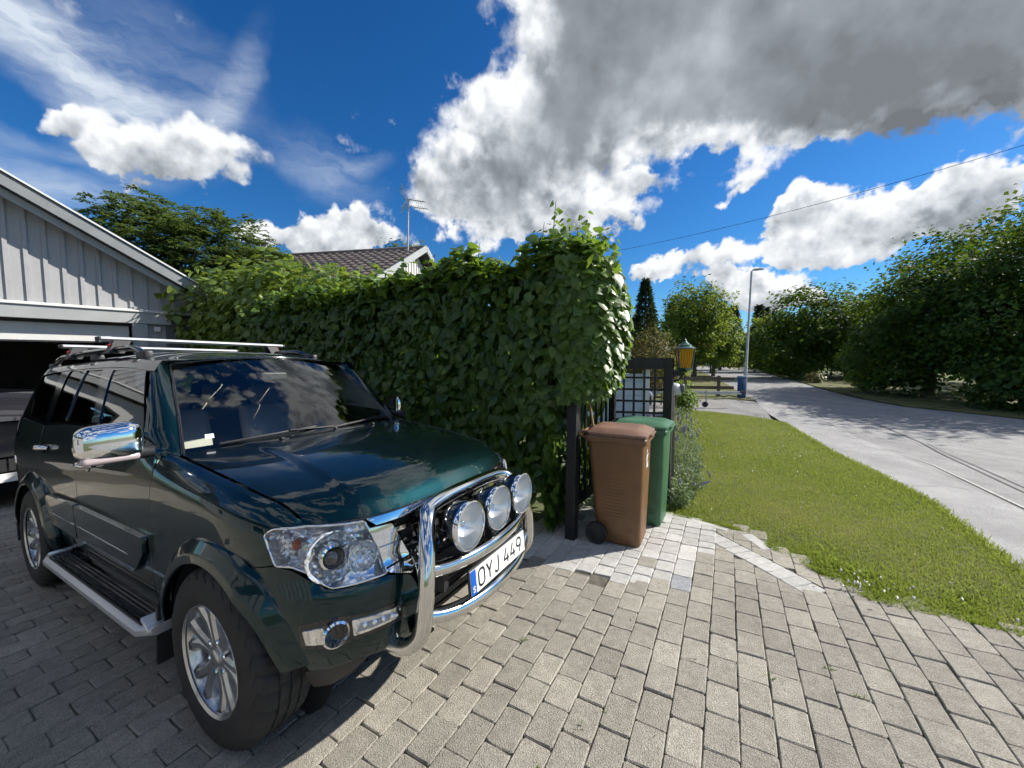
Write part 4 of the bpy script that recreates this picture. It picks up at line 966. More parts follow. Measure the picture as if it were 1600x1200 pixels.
    b=MB(); b.lathe([(.038,-.03),(.03,-.045),(.001,-.05)],24,c,n,cap=False); b.build('fog_reflector',REFL,fg,smooth=60)
# --- wheel arch flares with liners
for mi in (1,-1):
    for cx,a0,a1 in ((0.,R(9),R(184)),(-2.78,R(-6),R(190))):
        def fl(u,v,cx=cx,a0=a0,a1=a1):
            a=a0+(a1-a0)*u; 
            # profile v: 0 inner lip -> 1 outer, joins the skin
            r=[.428,.424,.432,.455,.50,.525][0]
            rr=np.interp(v,[0,.2,.35,.6,.9,1],[.430,.424,.430,.462,.518,.53]); rr=min(rr,.50+.05*max(0,math.sin(a)))
            x=cx+rr*math.cos(a); z=.385+rr*math.sin(a)
            s=sx(min(x,.62),.6); q=SP(s,max(.30,min(z,1.0))); body=-q[1]
            ext=max(0,.945-body) if True else 0
            out=np.interp(v,[0,.2,.35,.6,.9,1],[-.03,.0,.003,-.003,-.034,-.056])
            lip=.914
            # near the nose the flare follows the skin inwards
            lip=min(lip,body+.062-.030*min(1,max(0,(x-.25)/.2)))
            return (x,-mi*0-(lip+out) ,z)
        gridsurf('wheel_arch_flare',fl,48,14,PAINT,suv,mirror=mi<0,flip=True)
        b=MB(); n=26
        for k in range(n):
            pass
        V=[];F=[]
        for k in range(n+1):
            a=a0-.05+(a1-a0+.1)*k/n
            xx_=cx+.432*math.cos(a); yo=.905 if cx<-1 else min(.905,-SP(sx(min(xx_,.62),.6),.6)[1]+.01)
            for yy in (yo,.60): V.append((xx_,-mi*yy,.385+.432*math.sin(a)))
        for k in range(n): F.append((2*k,2*k+1,2*k+3,2*k+2))
        b.raw(V,F); 
        V=[(cx,-mi*.60,.385)]+[(cx+.44*math.cos(a),-mi*.60,.385+.44*math.sin(a)) for a in np.linspace(0,2*math.pi,24,endpoint=False)]
        b.raw(V,[(0,1+k,1+(k+1)%24) for k in range(24)])
        b.build('wheel_arch_liner',BLKP,suv,smooth=50)
    # mud flap behind the front wheel
    b=MB(); b.box((-.475,-mi*.80,.36),(.02,.23,.30),Matrix.Rotation(.12,3,'Y')); b.build('mud_flap',BLKP,suv)
# floor and dark underbody closing the shell
b=MB(); b.box((-1.4,0,.42),(3.9,1.25,.12)); b.box((-1.39,0,.50),(1.75,1.62,.05)); b.build('underbody',BLKP,suv)
b=MB(); b.box((.35,0,.60),(.5,1.0,.3)); b.build('engine_block',BLKP,suv)
b=MB(); b.box((.50,0,.54),(.12,1.36,.20)); b.build('bumper_blocker_box',BLKP,suv)  # dark box added inside the hollow bumper to block bright ground beyond
# --- side mouldings, handles, steps
panel('door_moulding',[(2.052,.792),(3.125,.80),(3.135,.70),(3.125,.575),(2.25,.565),(2.16,.62),(2.075,.70)],PAINT,off=.026,depth=.035,rad=.015,parent=suv)
panel('door_moulding',[(3.15,.80),(3.72,.79),(3.80,.76),(3.70,.58),(3.16,.575),(3.152,.70)],PAINT,off=.026,depth=.035,rad=.015)
panel('moulding_line',[(2.28,.664),(3.11,.672),(3.11,.664),(2.28,.656)],CHROME,off=.028,depth=.004,step=.06)
panel('moulding_line',[(3.165,.672),(3.72,.672),(3.72,.664),(3.165,.664)],CHROME,off=.028,depth=.004,step=.06)
for mi in (1,-1):
    for s,z,d in ((2.90,1.083,(d1,d1b)),(3.84,1.118,(d2,d2b))):
        par=d[0] if mi>0 else d[1]; c=SP(mi*s,z); n=cap_normal(mi*s,z)
        b=MB(); b.tube([c+n*.004+np.array((.095,0,0)),c+n*.036+np.array((.07,0,.004)),c+n*.042,c+n*.036-np.array((.07,0,0)),c+n*.004-np.array((.095,0,.004))],[.012,.017,.018,.017,.012],10); h=b.build('door_handle',CHROME,par,smooth=60)
        b=MB(); b.lathe([(.045,.0),(.045,.003),(.02,.0035)],20,c,n); b.build('handle_recess',BLKG,h)
    # running board
    b=MB(); y=-mi
    prof=[(.86,.395),(.86,.425),(.965,.425),(.985,.415),(.985,.39),(.965,.378),(.87,.378)]
    xs=[-.42,-.50,-2.02,-2.10]; V=[];F=[]
    for x in xs:
        for (yy,zz) in prof:
            k=.0 if -2.05<x<-.45 else .035
            V.append((x,y*(yy-k),zz+ (.012 if k else 0)))
    m_=len(prof)
    for i in range(3):
        for k in range(m_): F.append((i*m_+k,i*m_+(k+1)%m_,(i+1)*m_+(k+1)%m_,(i+1)*m_+k))
    F.append(tuple(range(m_))); F.append(tuple(3*m_+k for k in range(m_))[::-1])
    b.raw(V,F); rb=b.build('running_board',SILVERP,suv,smooth=40)
    b=MB(); b.box((-1.26,y*.912,.427),(1.50,.098,.010),bev=.003); t=b.build('step_tread',BLKP,rb)
    for k in range(5):
        b=MB(); b.box((-1.26,y*(.875+.019*k),.4335),(1.44,.007,.005)); b.build('tread_rib',BLKG,rb)
    for xx in (-.47,-2.05):
        b=MB(); b.box((xx,y*.905,.432),(.10,.11,.02),Matrix.Rotation((.5 if xx>-1 else -.5),3,'Y'),bev=.006); b.build('step_end_cap',SILVERP,rb,smooth=40)
    mnew=set(o.name for o in bpy.data.objects)
    # mirror: arm, chrome shell, clear signal strip, glass
    b=MB(); b.tube([(-.60,y*.84,1.235),(-.62,y*.90,1.235),(-.635,y*.96,1.245)],[.028,.030,.028],10); ma=b.build('door_mirror',BLKP,suv,smooth=60)
    bm=bmesh.new(); bmesh.ops.create_uvsphere(bm,u_segments=36,v_segments=24,radius=1)
    for v in bm.verts:
        x,yy,z=v.co; e=.45
        f=lambda q,e: math.copysign(abs(q)**e,q)
        x2=f(x,.75)*.075; y2=f(yy,.55)*.120; z2=f(z,.55)*.088
        if x2<-.01: x2=-.01
        tp=1-.10*(-y2*mi*mi/.12)
        v.co=(x2-.62,y*(1.0+y2),1.308+z2*(1-.09*(y2/.12)))
    me=bpy.data.meshes.new('mirror_shell'); bm.normal_update()
    bmesh.ops.recalc_face_normals(bm,faces=bm.faces); bm.to_mesh(me); bm.free(); me.materials.append(CHROME); me.polygons.foreach_set('use_smooth',[True]*len(me.polygons)); me.set_sharp_from_angle(angle=R(50)); add('mirror_shell',me,ma)
    b=MB(); b.box((-.60,y*1.005,1.231),(.085,.20,.036),bev=.015); b.build('mirror_signal',SIGNAL,ma,smooth=50)
    b=MB(); b.box((-.633,y*1.0,1.31),(.004,.19,.13)); b.build('mirror_glass',CHROME,ma)
    if mi<0: ma.matrix_local=Matrix.Translation((-.62,.86,0))@Matrix.Rotation(R(78),4,'Z')@Matrix.Translation((.62,-.88,0))   # far mirror folded in
# --- roof rails and load bars
for mi in (1,-1):
    def rr(x,h): 
        s=sx(x,1.6); e=SP(s,zt(s)); return (x,-mi*(abs(e[1])-.055),e[2]+.035+h)
    xs=np.linspace(-1.42,-3.40,26); b=MB()
    b.tube([rr(x,.055*min(1,min(-1.42-x,x+3.40)/.22)+.0) for x in xs],[.018]+[.022]*24+[.018],10); ral=b.build('roof_rail',BLKG,suv,smooth=60)
    for x in (-1.46,-2.4,-3.36):
        b=MB(); p=rr(x,0); b.box((p[0],p[1],p[2]-.005),(.16,.05,.07),bev=.015); b.build('rail_foot',BLKP,ral,smooth=40)
for xb,hl_ in ((-2.02,.64),(-2.90,.66)):
    s=sx(xb,1.6); zz=zt(s)+.035+.055+.075
    b=MB(); 
    # aerofoil section bar
    V=[];F=[];sec=[(.034,0),(.024,.014),(-.002,.018),(-.03,.008),(-.036,0),(-.02,-.013),(.022,-.012)]; L_=.655
    for yy in (-L_,L_):
        for a,c in sec: V.append((xb+a,yy,zz+c))
    k=len(sec)
    for i in range(k): F.append((i,(i+1)%k,k+(i+1)%k,k+i))
    F.append(tuple(range(k))); F.append(tuple(range(k,2*k))[::-1]); b.raw(V,F); cb=b.build('load_bar',ALUM,suv,smooth=50)
    for mi in (1,-1):
        b=MB(); b.box((xb,-mi*(L_+.008),zz+.001),(.074,.018,.03),bev=.006); b.build('bar_end_cap',BLKP,cb)
        b=MB(); e=abs(SP(s,zt(s))[1])-.055
        b.raw([(xb+.05,-mi*(e-.035),zz-.075-.03),(xb-.05,-mi*(e-.035),zz-.105),(xb-.05,-mi*(e+.05),zz-.105),(xb+.05,-mi*(e+.05),zz-.105),(xb+.036,-mi*(e-.08),zz-.011),(xb-.036,-mi*(e-.08),zz-.011),(xb-.036,-mi*(e+.015),zz-.011),(xb+.036,-mi*(e+.015),zz-.011)],[(0,1,2,3),(4,5,6,7),(0,1,5,4),(1,2,6,5),(2,3,7,6),(3,0,4,7)]); f=b.build('bar_foot',BLKP,cb)
        b=MB(); b.box((xb+.0,-mi*(e+.032),zz-.045),(.05,.012,.018),Matrix.Rotation(mi*.3,3,'X')); b.build('foot_badge',RED,cb)
# --- wheels
def wheel(cx,mi):
    w=bpy.data.objects.new('wheel',None); w.location=(cx,-mi*.776,.3875); w.rotation_euler=(0,random.uniform(0,1) if mi<0 else (.16 if cx>-1 else .75),0); link(w,suv); w.empty_display_size=.1
    o=-mi
    # tyre
    prof=[(.232,.118),(.246,.128),(.275,.1335),(.31,.132),(.345,.124),(.366,.113),(.379,.100),(.3855,.085),(.3865,.052),(.3785,.050),(.3785,.042),(.3875,.040),(.388,.008),(.379,.006),(.379,-.006),(.388,-.008),(.3875,-.040),(.3785,-.042),(.3785,-.050),(.3865,-.052),(.3855,-.085),(.379,-.100),(.366,-.113),(.345,-.124),(.31,-.132),(.275,-.1335),(.246,-.128),(.232,-.118)]
    n=150; V=[];F=[]
    for j,(r,h) in enumerate(prof):
        for k in range(n):
            rr=r; tw=0
            a=2*math.pi*k/n
            if r>.3605 and abs(h)>.05 and k%5==0: rr=r-.008
            if .383<r and abs(h)<.045 and k%5==2: rr=r-.007
            if abs(h)<.12: a+= (abs(h)*1.1)
            V.append((rr*math.cos(a),o*h,rr*math.sin(a)))
    for j in range(len(prof)-1):
        for k in range(n): F.append((j*n+k,j*n+(k+1)%n,(j+1)*n+(k+1)%n,(j+1)*n+k))
    b=MB(); b.raw(V,F); ty=b.build('tyre',RUBBER,w,smooth=35)
    # rim barrel
    b=MB(); b.lathe([(.226,.118),(.237,.126),(.241,.120),(.238,.112),(.222,.100),(.214,.06),(.208,-.02),(.214,-.10),(.232,-.118)],60,(0,0,0),(0,o,0),cap=False); rim=b.build('rim',ALLOY,w,smooth=50)
    b=MB(); b.lathe([(.205,.01),(.06,.01),(.06,.0),(.001,.0)],40,(0,0,0),(0,o,0),cap=False); b.lathe([(.150,.045),(.150,.02)],40,(0,0,0),(0,o,0)); b.build('brake_disc',mat('cast_iron',(.06,.058,.055),.5,.6) if 'cast_iron' not in bpy.data.materials else bpy.data.materials['cast_iron'],w,smooth=40)
    # six forked spokes
    for k in range(6):
        a0=k*math.pi/3
        for sg in (-1,1):
            rs=[.030,.070,.105,.150,.190,.228]; da=[.33,.18,.135,.14,.20,.24]; ws_=[.025,.0235,.023,.025,.029,.036]; hs=[.088,.094,.094,.096,.101,.106]
            V=[];F=[]
            for r,d,wd,h in zip(rs,da,ws_,hs):
                a=a0+sg*d; u=np.array((math.cos(a),0,math.sin(a))); t=np.array((-math.sin(a),0,math.cos(a))); c=u*r
                for q,dh in ((-1.25,-.045),(-1.0,-.010),(-.45,.0),(.45,.0),(1.0,-.010),(1.25,-.045)):
                    pp=c+t*wd*q; V.append((pp[0],o*(h+dh),pp[2]))
            m=6
            for i in range(len(rs)-1):
                for j in range(m): F.append((i*m+j,i*m+(j+1)%m,(i+1)*m+(j+1)%m,(i+1)*m+j))
            b=MB(); b.raw(V,F); b.build('spoke',ALLOY,rim,smooth=28)
    b=MB(); b.lathe([(.060,.06),(.060,.086),(.050,.092),(.036,.092),(.034,.100),(.028,.104),(.001,.105)],36,(0,0,0),(0,o,0),cap=False); b.build('hub_cap',ALLOY,rim,smooth=40)
    for k in range(6):
        a=k*math.pi/3+math.pi/6; b=MB(); b.lathe([(.0105,.07),(.0105,.094),(.007,.098),(.001,.098)],6,(.069*math.cos(a),0,.069*math.sin(a)),(0,o,0),cap=False); b.build('lug_nut',CHROME,rim)
    return w
for cx in (0.,-2.78):
    for mi in (1,-1): wheel(cx,mi)
# --- bull bar with three lamps and the number plate
def bx(y): return .915-.40*y*y
def bez(P,n=8):
    out=[]
    P=[np.array(p,float) for p in P]
    for i in range(len(P)-1):
        a=P[i-1] if i else P[0]*2-P[1]; b=P[i]; c=P[i+1]; d=P[i+2] if i+2<len(P) else P[-1]*2-P[-2]
        for t in np.linspace(0,1,n,endpoint=False): out.append(.5*((2*b)+(c-a)*t+(2*a-5*b+4*c-d)*t*t+(-a+3*b-3*c+d)*t**3))
    out.append(P[-1]); return out
b=MB(); hoop=[(.62,-.50,.425),(.74,-.495,.435),(.82,-.487,.50),(.842,-.477,.60),(.842,-.458,.74),(.815,-.42,.86),(.775,-.368,.945),(.745,-.31,.978),(.735,-.15,.990)]
full=hoop+[(.736,0,.992)]+[(x,-y,z) for x,y,z in hoop[::-1]]
b.tube(bez(full,8),.036,18); bar=b.build('bull_bar',STEEL,suv,smooth=60)
b=MB(); b.tube([(bx(y)-.012,y,.735-.06*max(0,abs(y)-.30)*0+.028*(abs(y)/.46)**4) for y in np.linspace(-.455,.455,30)],.034,18); b.build('middle_tube',STEEL,bar,smooth=60)
b=MB(); b.tube([(bx(y)-.012,y,.515+.06*(abs(y)/.47)**4) for y in np.linspace(-.475,.475,30)],.034,18); b.build('lower_tube',STEEL,bar,smooth=60)
for mi in (1,-1):
    b=MB(); b.bar((.80,-mi*.40,.46),(.60,-mi*.40,.44),.05,.012); b.build('mount_bracket',BLKP,bar)
    b=MB(); b.bar((.84,-mi*.33,.66),(.70,-mi*.33,.66),.03,.09); b.build('plate_bracket',BLKP,bar)
SPOTL=mat('spot_reflector',(.93,.94,.95),.10,.55,bump=.12,bscale=160,stretch=(1,1,.05))
for y in (-.255,0,.255):
    c=np.array((.925-.12*abs(y)*0,y,.905)); 
    b=MB(); b.lathe([(.03,-.13),(.07,-.115),(.098,-.07),(.109,-.02),(.110,.004),(.106,.006)],40,c,(1,0,0),cap=False); sp=b.build('spot_lamp',BLKG,bar,smooth=45)
    b=MB(); b.lathe([(.112,-.014),(.1135,0),(.110,.009),(.104,.010),(.103,.0)],40,c,(1,0,0),cap=False); b.build('lamp_ring',CHROME,sp,smooth=50)
    b=MB(); b.lathe([(.103,.0)]+[(r,-.085+.085*(r/.103)**2) for r in (.09,.075,.06,.045,.03,.016)],40,c,(1,0,0),cap=False); b.build('reflector',SPOTL,sp,smooth=80)
    b=MB(); b.lathe([(.017,-.085),(.017,-.045),(.012,-.035),(.001,-.034)],16,c,(1,0,0),cap=False); b.build('bulb_shield',CHROME,sp,smooth=60)
    b=MB(); b.lathe([(.103,.006),(.08,.013),(.05,.018),(.001,.021)],36,c,(1,0,0),cap=False); b.build('lamp_glass',CLEAR,sp,smooth=80)
    b=MB(); b.bar((c[0]-.06,y,.80),(c[0]-.06,y,.735),.04,.03); b.build('lamp_bracket',BLKP,sp)
pl=add('number_plate',None,suv); pl.location=(.9235,0,.632); pl.rotation_euler=(0,R(-4),0)
b=MB(); b.box((-.008,0,0),(.012,.535,.125),bev=.005); b.build('plate_holder',BLKP,pl)
b=MB(); b.box((.0,0,0),(.004,.520,.110)); b.build('plate_sheet',PLATEW,pl)
b=MB(); b.box((.0025,-.2395,0),(.0018,.041,.110)); b.build('plate_blue_band',PLATEB,pl)
def glyph(b,strokes,y0,w,h,z0,t,x):
    """flat strokes on the plate; coordinates 0..1, y to the viewer's right"""
    for st in strokes:
        P=[np.array((y0+p[0]*w,z0+p[1]*h)) for p in st]
        cl=math.dist(P[0],P[-1])<1e-6 and len(P)>2
        if cl: P=P[:-1]
        n=len(P); Lf=[];Rt=[]
        for i in range(n):
            a=P[i-1] if (i or cl) else P[i]; c=P[(i+1)%n] if (i<n-1 or cl) else P[i]
            d1=P[i]-a; d2=c-P[i]
            d1=d1/np.linalg.norm(d1) if np.linalg.norm(d1)>1e-9 else d2/np.linalg.norm(d2); d2=d2/np.linalg.norm(d2) if np.linalg.norm(d2)>1e-9 else d1
            m=d1+d2; m/=np.linalg.norm(m); nn=np.array((-m[1],m[0])); k=t/2/max(.5,nn@np.array((-d1[1],d1[0])))
            Lf.append(P[i]+nn*k); Rt.append(P[i]-nn*k)
        V=[(x,*p) for p in Lf]+[(x,*p) for p in Rt]
        b.raw(V,[(i,(i+1)%n,n+(i+1)%n,n+i) for i in range(n if cl else n-1)])
def rr_(x0,x1,y0,y1,r,k=6):
    pts=[]
    for cx,cy,a in ((x1-r[0],y1-r[1],0),(x0+r[0],y1-r[1],90),(x0+r[0],y0+r[1],180),(x1-r[0],y0+r[1],270)):
        for i in range(k+1): an=R(a+90*i/k); pts.append((cx+r[0]*math.cos(an),cy+r[1]*math.sin(an)))
    return pts+[pts[0]]
GL={'O':[rr_(0,1,0,1,(.42,.26))],'Y':[[(0,1),(.5,.45),(1,1)],[(.5,.45),(.5,0)]],'J':[[(.85,1),(.85,.3),(.80,.12),(.66,.02),(.46,0),(.25,.04),(.10,.16)]],
 '4':[[(.55,1),(.0,.28),(1,.28)],[(.74,.55),(.74,0)]],'9':[rr_(0,1,.42,1,(.46,.28)),[(.99,.66),(.86,.36),(.5,0)]],'S':[[(.95,.82),(.75,.98),(.3,.98),(.08,.80),(.2,.60),(.8,.42),(.95,.2),(.7,.02),(.25,.02),(.05,.18)]]}
for ch,y0 in (('O',-.198),('Y',-.128),('J',-.062),('4',.035),('4',.103),('9',.171)):
    b=MB(); glyph(b,GL[ch],y0,.048,.076,-.038,.0115,.0028); b.build('plate_character',PLATEK,pl)
b=MB(); glyph(b,GL['S'],-.2475,.016,.024,-.042,.0045,.0042); b.build('country_letter',PLATEW,pl)
# --- interior
b=MB(); 
def seat(cx,cy):
    st=bpy.data.objects.new('seat',None); st.location=(cx,cy,0); link(st,suv)
    for nm,c,d,rot,m in (('seat_cushion',(0,0,.72),(.50,.50,.16),0,LEATHER),('seat_back',(-.30,0,1.05),(.13,.48,.62),-.22,LEATHER),('head_rest',(-.40,0,1.44),(.09,.27,.19),-.15,LEATHER)):
        q=MB(); q.box(c,d,Matrix.Rotation(rot,3,'Y'),bev=.05); q.build(nm,m,st,smooth=50)
for cy in (-.36,.36): seat(-1.42,cy)
for cy in (-.36,.36): seat(-2.28,cy)
b=MB(); b.box((-.82,0,1.08),(.42,1.40,.17),bev=.05); b.box((-.62,0,1.12),(.30,1.36,.06),bev=.02); b.box((-.95,.36,1.18),(.16,.36,.07),bev=.03); b.build('dashboard',INNER,suv,smooth=50)
b=MB(); ce=Vector((-1.06,.36,1.17)); ax=Vector((-.85,0,.42)).normalized(); uu=Vector((0,1,0)); vv=ax.cross(uu)
b.tube([ce+(uu*math.cos(a)+vv*math.sin(a))*.185 for a in np.linspace(0,2*math.pi,36,endpoint=False)],.014,8,closed=True)
for a in (0,math.pi,-math.pi/2): b.bar(ce,ce+(uu*math.cos(a)+vv*math.sin(a))*.18,.03,.015)
b.lathe([(.06,-.02),(.06,.02),(.03,.03)],20,ce,tuple(-ax)); b.build('steering_wheel',INNER,suv,smooth=50)
b=MB(); b.box((-1.06,0,1.60),(.03,.24,.06),bev=.012); b.build('rear_view_mirror',BLKP,suv)
b=MB(); b.box((-2.0,0,.62),(2.6,1.5,.06)); b.build('cabin_floor',INNER,suv)
b=MB(); b.box((-3.46,0,1.02),(.04,1.28,.85)); b.build('cabin_rear_wall',INNER,suv)
b=MB(); p=np.array(ws(.062,.10)); b.raw([p+np.array((.012,0,.012)),np.array(ws(.088,.10))+np.array((.012,0,.012)),np.array(ws(.088,.14))+np.array((.012,0,.012)),np.array(ws(.062,.14))+np.array((.012,0,.012))],[(0,1,2,3)]); b.build('windscreen_sticker',PLATEW,wsg)

# ================================================================== plants: helpers
def frames(n,t):
    """rotation matrices (k,3,3) whose columns are side, tip direction, normal"""
    n=n/np.linalg.norm(n,axis=1)[:,None]; t=t-n*(t*n).sum(1)[:,None]; t/=np.maximum(1e-9,np.linalg.norm(t,axis=1))[:,None]; s=np.cross(t,n); return np.stack([s,t,n],2)
HEART_V=np.array([(0,0,0),(0,.5,.03),(0,1.04,-.10),(-.20,-.13,-.02),(-.45,.04,-.06),(-.47,.34,-.08),(-.27,.70,-.06),(.20,-.13,-.02),(.45,.04,-.06),(.47,.34,-.08),(.27,.70,-.06)],float)-np.array((0,0.,0))
HEART_F=np.array([(0,3,4),(0,4,1),(1,4,5),(1,5,6),(1,6,2),(0,8,7),(0,1,8),(1,9,8),(1,10,9),(1,2,10)])[:,::-1]
DIAM_V=np.array([(0,0,0),(-.32,.45,.05),(0,1,-.05),(.32,.45,.05)],float); DIAM_F=np.array([(0,3,2,1)])
def leaves(P,Rm,size,LV,LF,tint,curl=.0):
    k=len(P); m=len(LV); L=np.repeat(LV[None],k,0)
    if curl: L=L.copy(); c=RNG.normal(0,curl,k)[:,None]; L[:,:,2]+=c*(L[:,:,1]**2); f=RNG.normal(0,curl,k)[:,None]; L[:,:,2]+=f*np.abs(L[:,:,0])
    L=L*size[:,None,None]
    V=np.einsum('kij,kmj->kmi',Rm,L)+P[:,None,:]
    F=(LF[None]+(np.arange(k)*m)[:,None,None]).reshape(-1,LF.shape[1])
    return V.reshape(-1,3),F,np.repeat(tint,m)
def unit(v): return v/np.linalg.norm(v,axis=-1,keepdims=True)
BARK=mat('grey_brown_bark',(.10,.085,.065),.9,color2=(.18,.155,.125),vscale=14,bump=.8,bscale=30,stretch=(1,1,.25))
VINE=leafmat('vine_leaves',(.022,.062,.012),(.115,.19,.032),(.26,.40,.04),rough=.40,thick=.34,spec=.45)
VINE2=leafmat('pale_shrub_leaves',(.050,.10,.016),(.19,.26,.06),(.34,.46,.06),rough=.36,thick=.34,spec=.5)

# ---- vine-covered hedge beside the car (car-frame coordinates X along, Y across)
htop=interp_s([-5.3,-4.6,-3.6,-2.1,-.9,.1,.35,.7,1.05],[2.68,2.74,2.72,2.72,2.72,2.64,2.76,2.72,2.30])
def hedge_front(X,z): return 1.72-.035*(X-.5)+.13*fnoise(X,z*1.3,2.3,21)+.06*fnoise(X,z,6.,22)-.14*np.clip((z-1.2)/1.4,0,1)*np.clip((X+1)/1.6,0,1)
def vine_hedge():
    h=empty('vine_hedge',tuple(c2w(-2,2.2)),0,'tall hedge covered in dark heart-shaped vine leaves beside the parked car','hedge')
    inv=Matrix.Translation(-Vector(h.location))
    Ps=[];Ns=[];Ts=[];Sz=[];Ti=[];front=[]
    def push(X,Y,z,nrm,sz,ti,fr,tip=(0,0,-1)):
        k=len(X); W=np.array(CO)+np.outer(X,np.array(CX))+np.outer(Y,np.array(CY)); W[:,2]=z+Gn(W[:,0],W[:,1])*.6
        nw=np.outer(nrm[:,0],np.array(CX))+np.outer(nrm[:,1],np.array(CY))+np.outer(nrm[:,2],np.array((0,0,1.)))
        Ps.append(W); Ns.append(nw+RNG.normal(0,.34,(k,3))); Ts.append(np.array(tip)[None]+RNG.normal(0,.42,(k,3))); Sz.append(sz); Ti.append(ti); front.append(np.full(k,fr))
    # front face in layers
    for lay,(n,dep) in enumerate(((4600,0),(4000,.10),(3600,.22),(3400,.36))):
        X=RNG.uniform(-5.2,.72,n); z=RNG.uniform(.08,1,n)**.85*htop(X); X=np.where((z<1.72)&(X>.46),RNG.uniform(-1.2,.46,n),X); Y=hedge_front(X,z)+dep+np.abs(RNG.normal(0,.045,n))
        Y=Y+np.clip((z-(htop(X)-.35))/.35,0,1)**2*.35
        nr=np.c_[RNG.normal(0,.15,n),np.full(n,-1.),.25+.6*np.clip((z-(htop(X)-.4))/.4,0,1)]
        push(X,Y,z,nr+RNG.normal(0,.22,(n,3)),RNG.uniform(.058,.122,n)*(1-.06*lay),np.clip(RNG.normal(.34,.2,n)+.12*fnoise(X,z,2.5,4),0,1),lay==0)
    # top
    n=5200; X=RNG.uniform(-5.3,.8,n); Y=hedge_front(X,htop(X))+RNG.uniform(.05,1.05,n); z=htop(X)+.15*fnoise(X,Y,4,9)+.10*fnoise(X,Y,11,19)-RNG.exponential(.10,n)+RNG.exponential(.035,n); 
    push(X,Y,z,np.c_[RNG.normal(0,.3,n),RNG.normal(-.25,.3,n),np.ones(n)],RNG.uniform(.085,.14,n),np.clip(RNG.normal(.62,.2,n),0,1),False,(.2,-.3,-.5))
    # rounded end above the trellis, lit by the sun
    n=3600; a=RNG.uniform(-1.5,1.5,n); zz=RNG.uniform(1.35,2.62,n); rad=.50*np.sqrt(np.clip(1-((zz-2.05)/.85)**2,.08,1)); dep=np.abs(RNG.normal(0,.07,n)); X=.52+(rad-dep)*np.cos(a)*1.05; Y=2.17+(.52-dep)*np.sin(a)
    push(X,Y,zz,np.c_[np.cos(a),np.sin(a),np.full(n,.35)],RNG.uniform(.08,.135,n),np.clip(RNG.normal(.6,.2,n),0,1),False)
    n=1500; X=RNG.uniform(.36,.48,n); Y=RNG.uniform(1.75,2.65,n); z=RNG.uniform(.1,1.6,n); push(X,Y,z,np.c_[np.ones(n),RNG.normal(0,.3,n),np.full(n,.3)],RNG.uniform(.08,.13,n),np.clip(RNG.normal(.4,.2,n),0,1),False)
    # back side, sun side
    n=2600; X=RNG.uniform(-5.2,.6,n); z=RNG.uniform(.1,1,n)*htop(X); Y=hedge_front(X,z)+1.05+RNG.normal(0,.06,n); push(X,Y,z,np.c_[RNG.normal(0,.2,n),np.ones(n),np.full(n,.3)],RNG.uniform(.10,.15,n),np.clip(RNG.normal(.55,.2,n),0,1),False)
    # upright shoots
    shoots=[(.33,1.98,.42),(.24,1.9,.25),(.62,2.05,.22),(.72,2.2,.20),(-.05,2.0,.18),(.85,2.3,.1),(-.65,2.1,.22),(-1.3,2.1,.2),(-1.9,2.2,.28),(-2.6,2.1,.22),(-.9,1.95,.15),(-3.3,2.2,.25),(.48,2.2,.2),(-4.1,2.2,.3)]
    shoots+=[(random.uniform(-5.2,.95),random.uniform(1.75,2.5),min(.3,random.expovariate(1/.07))) for _ in range(90)]+[(random.uniform(.1,.95),random.uniform(1.8,2.5),random.uniform(.02,.30)) for _ in range(26)]
    st=MB()
    for si,(X,Y,L) in enumerate(shoots):
        z0=float(htop(X))-.15; n=int(L/.045)+4; u=np.linspace(0,1,n); zz=z0+u*(L+.2); ph=np.arange(n)*2.4
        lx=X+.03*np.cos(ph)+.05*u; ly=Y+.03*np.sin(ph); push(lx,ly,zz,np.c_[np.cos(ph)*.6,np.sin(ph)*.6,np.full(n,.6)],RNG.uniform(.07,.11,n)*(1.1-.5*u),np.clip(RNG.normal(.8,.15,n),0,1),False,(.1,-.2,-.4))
        if si>=14: continue
        p=c2w(X,Y); st.tube([(p.x,p.y,z0-.3),(p.x+.01,p.y,z0+L*.5),(p.x+.05*.87,p.y-.02,z0+L+.2)],[.008,.006,.003],5)
    P=np.concatenate(Ps); N=np.concatenate(Ns); T=np.concatenate(Ts); S=np.concatenate(Sz); Ti_=np.concatenate(Ti); fr=np.concatenate(front).astype(bool)
    Rm=frames(N,T); P=P-np.array(h.location)
    # the 300 leaves nearest the camera are leaves of their own
    cand=np.where(fr)[0]; X0=(P[cand]+np.array(h.location)); d=np.linalg.norm(X0-np.array((0,0,CAM_H)),axis=1); car=(X0-np.array(CO))@np.array(CX); zed=X0[:,2]
    vis=(car>-.9)|(zed>1.1); cand=cand[vis]; d=d[vis]; pick=cand[np.argsort(d)[:300]]
    var=[]
    for q in range(8):
        c1,c2=random.gauss(0,.10),random.gauss(0,.10); LV=HEART_V.copy(); LV[:,2]+=c1*LV[:,1]**2+c2*np.abs(LV[:,0]); var.append(fastmesh('leaf',LV,HEART_F,VINE,np.full(11,.12+.09*q),True))
    for q in pick:
        o=bpy.data.objects.new('leaf',var[random.randrange(8)]); M=Matrix([list(Rm[q][i]*S[q])+[P[q][i]] for i in range(3)]+[[0,0,0,1]]); o.matrix_local=M; COL.objects.link(o); o.parent=h
    keep=np.ones(len(P),bool); keep[pick]=False
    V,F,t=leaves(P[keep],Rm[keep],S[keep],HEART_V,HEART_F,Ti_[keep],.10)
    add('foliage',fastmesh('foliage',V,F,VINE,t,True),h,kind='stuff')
    st.V=[tuple(Vector(v)-Vector(h.location)) for v in st.V]; 
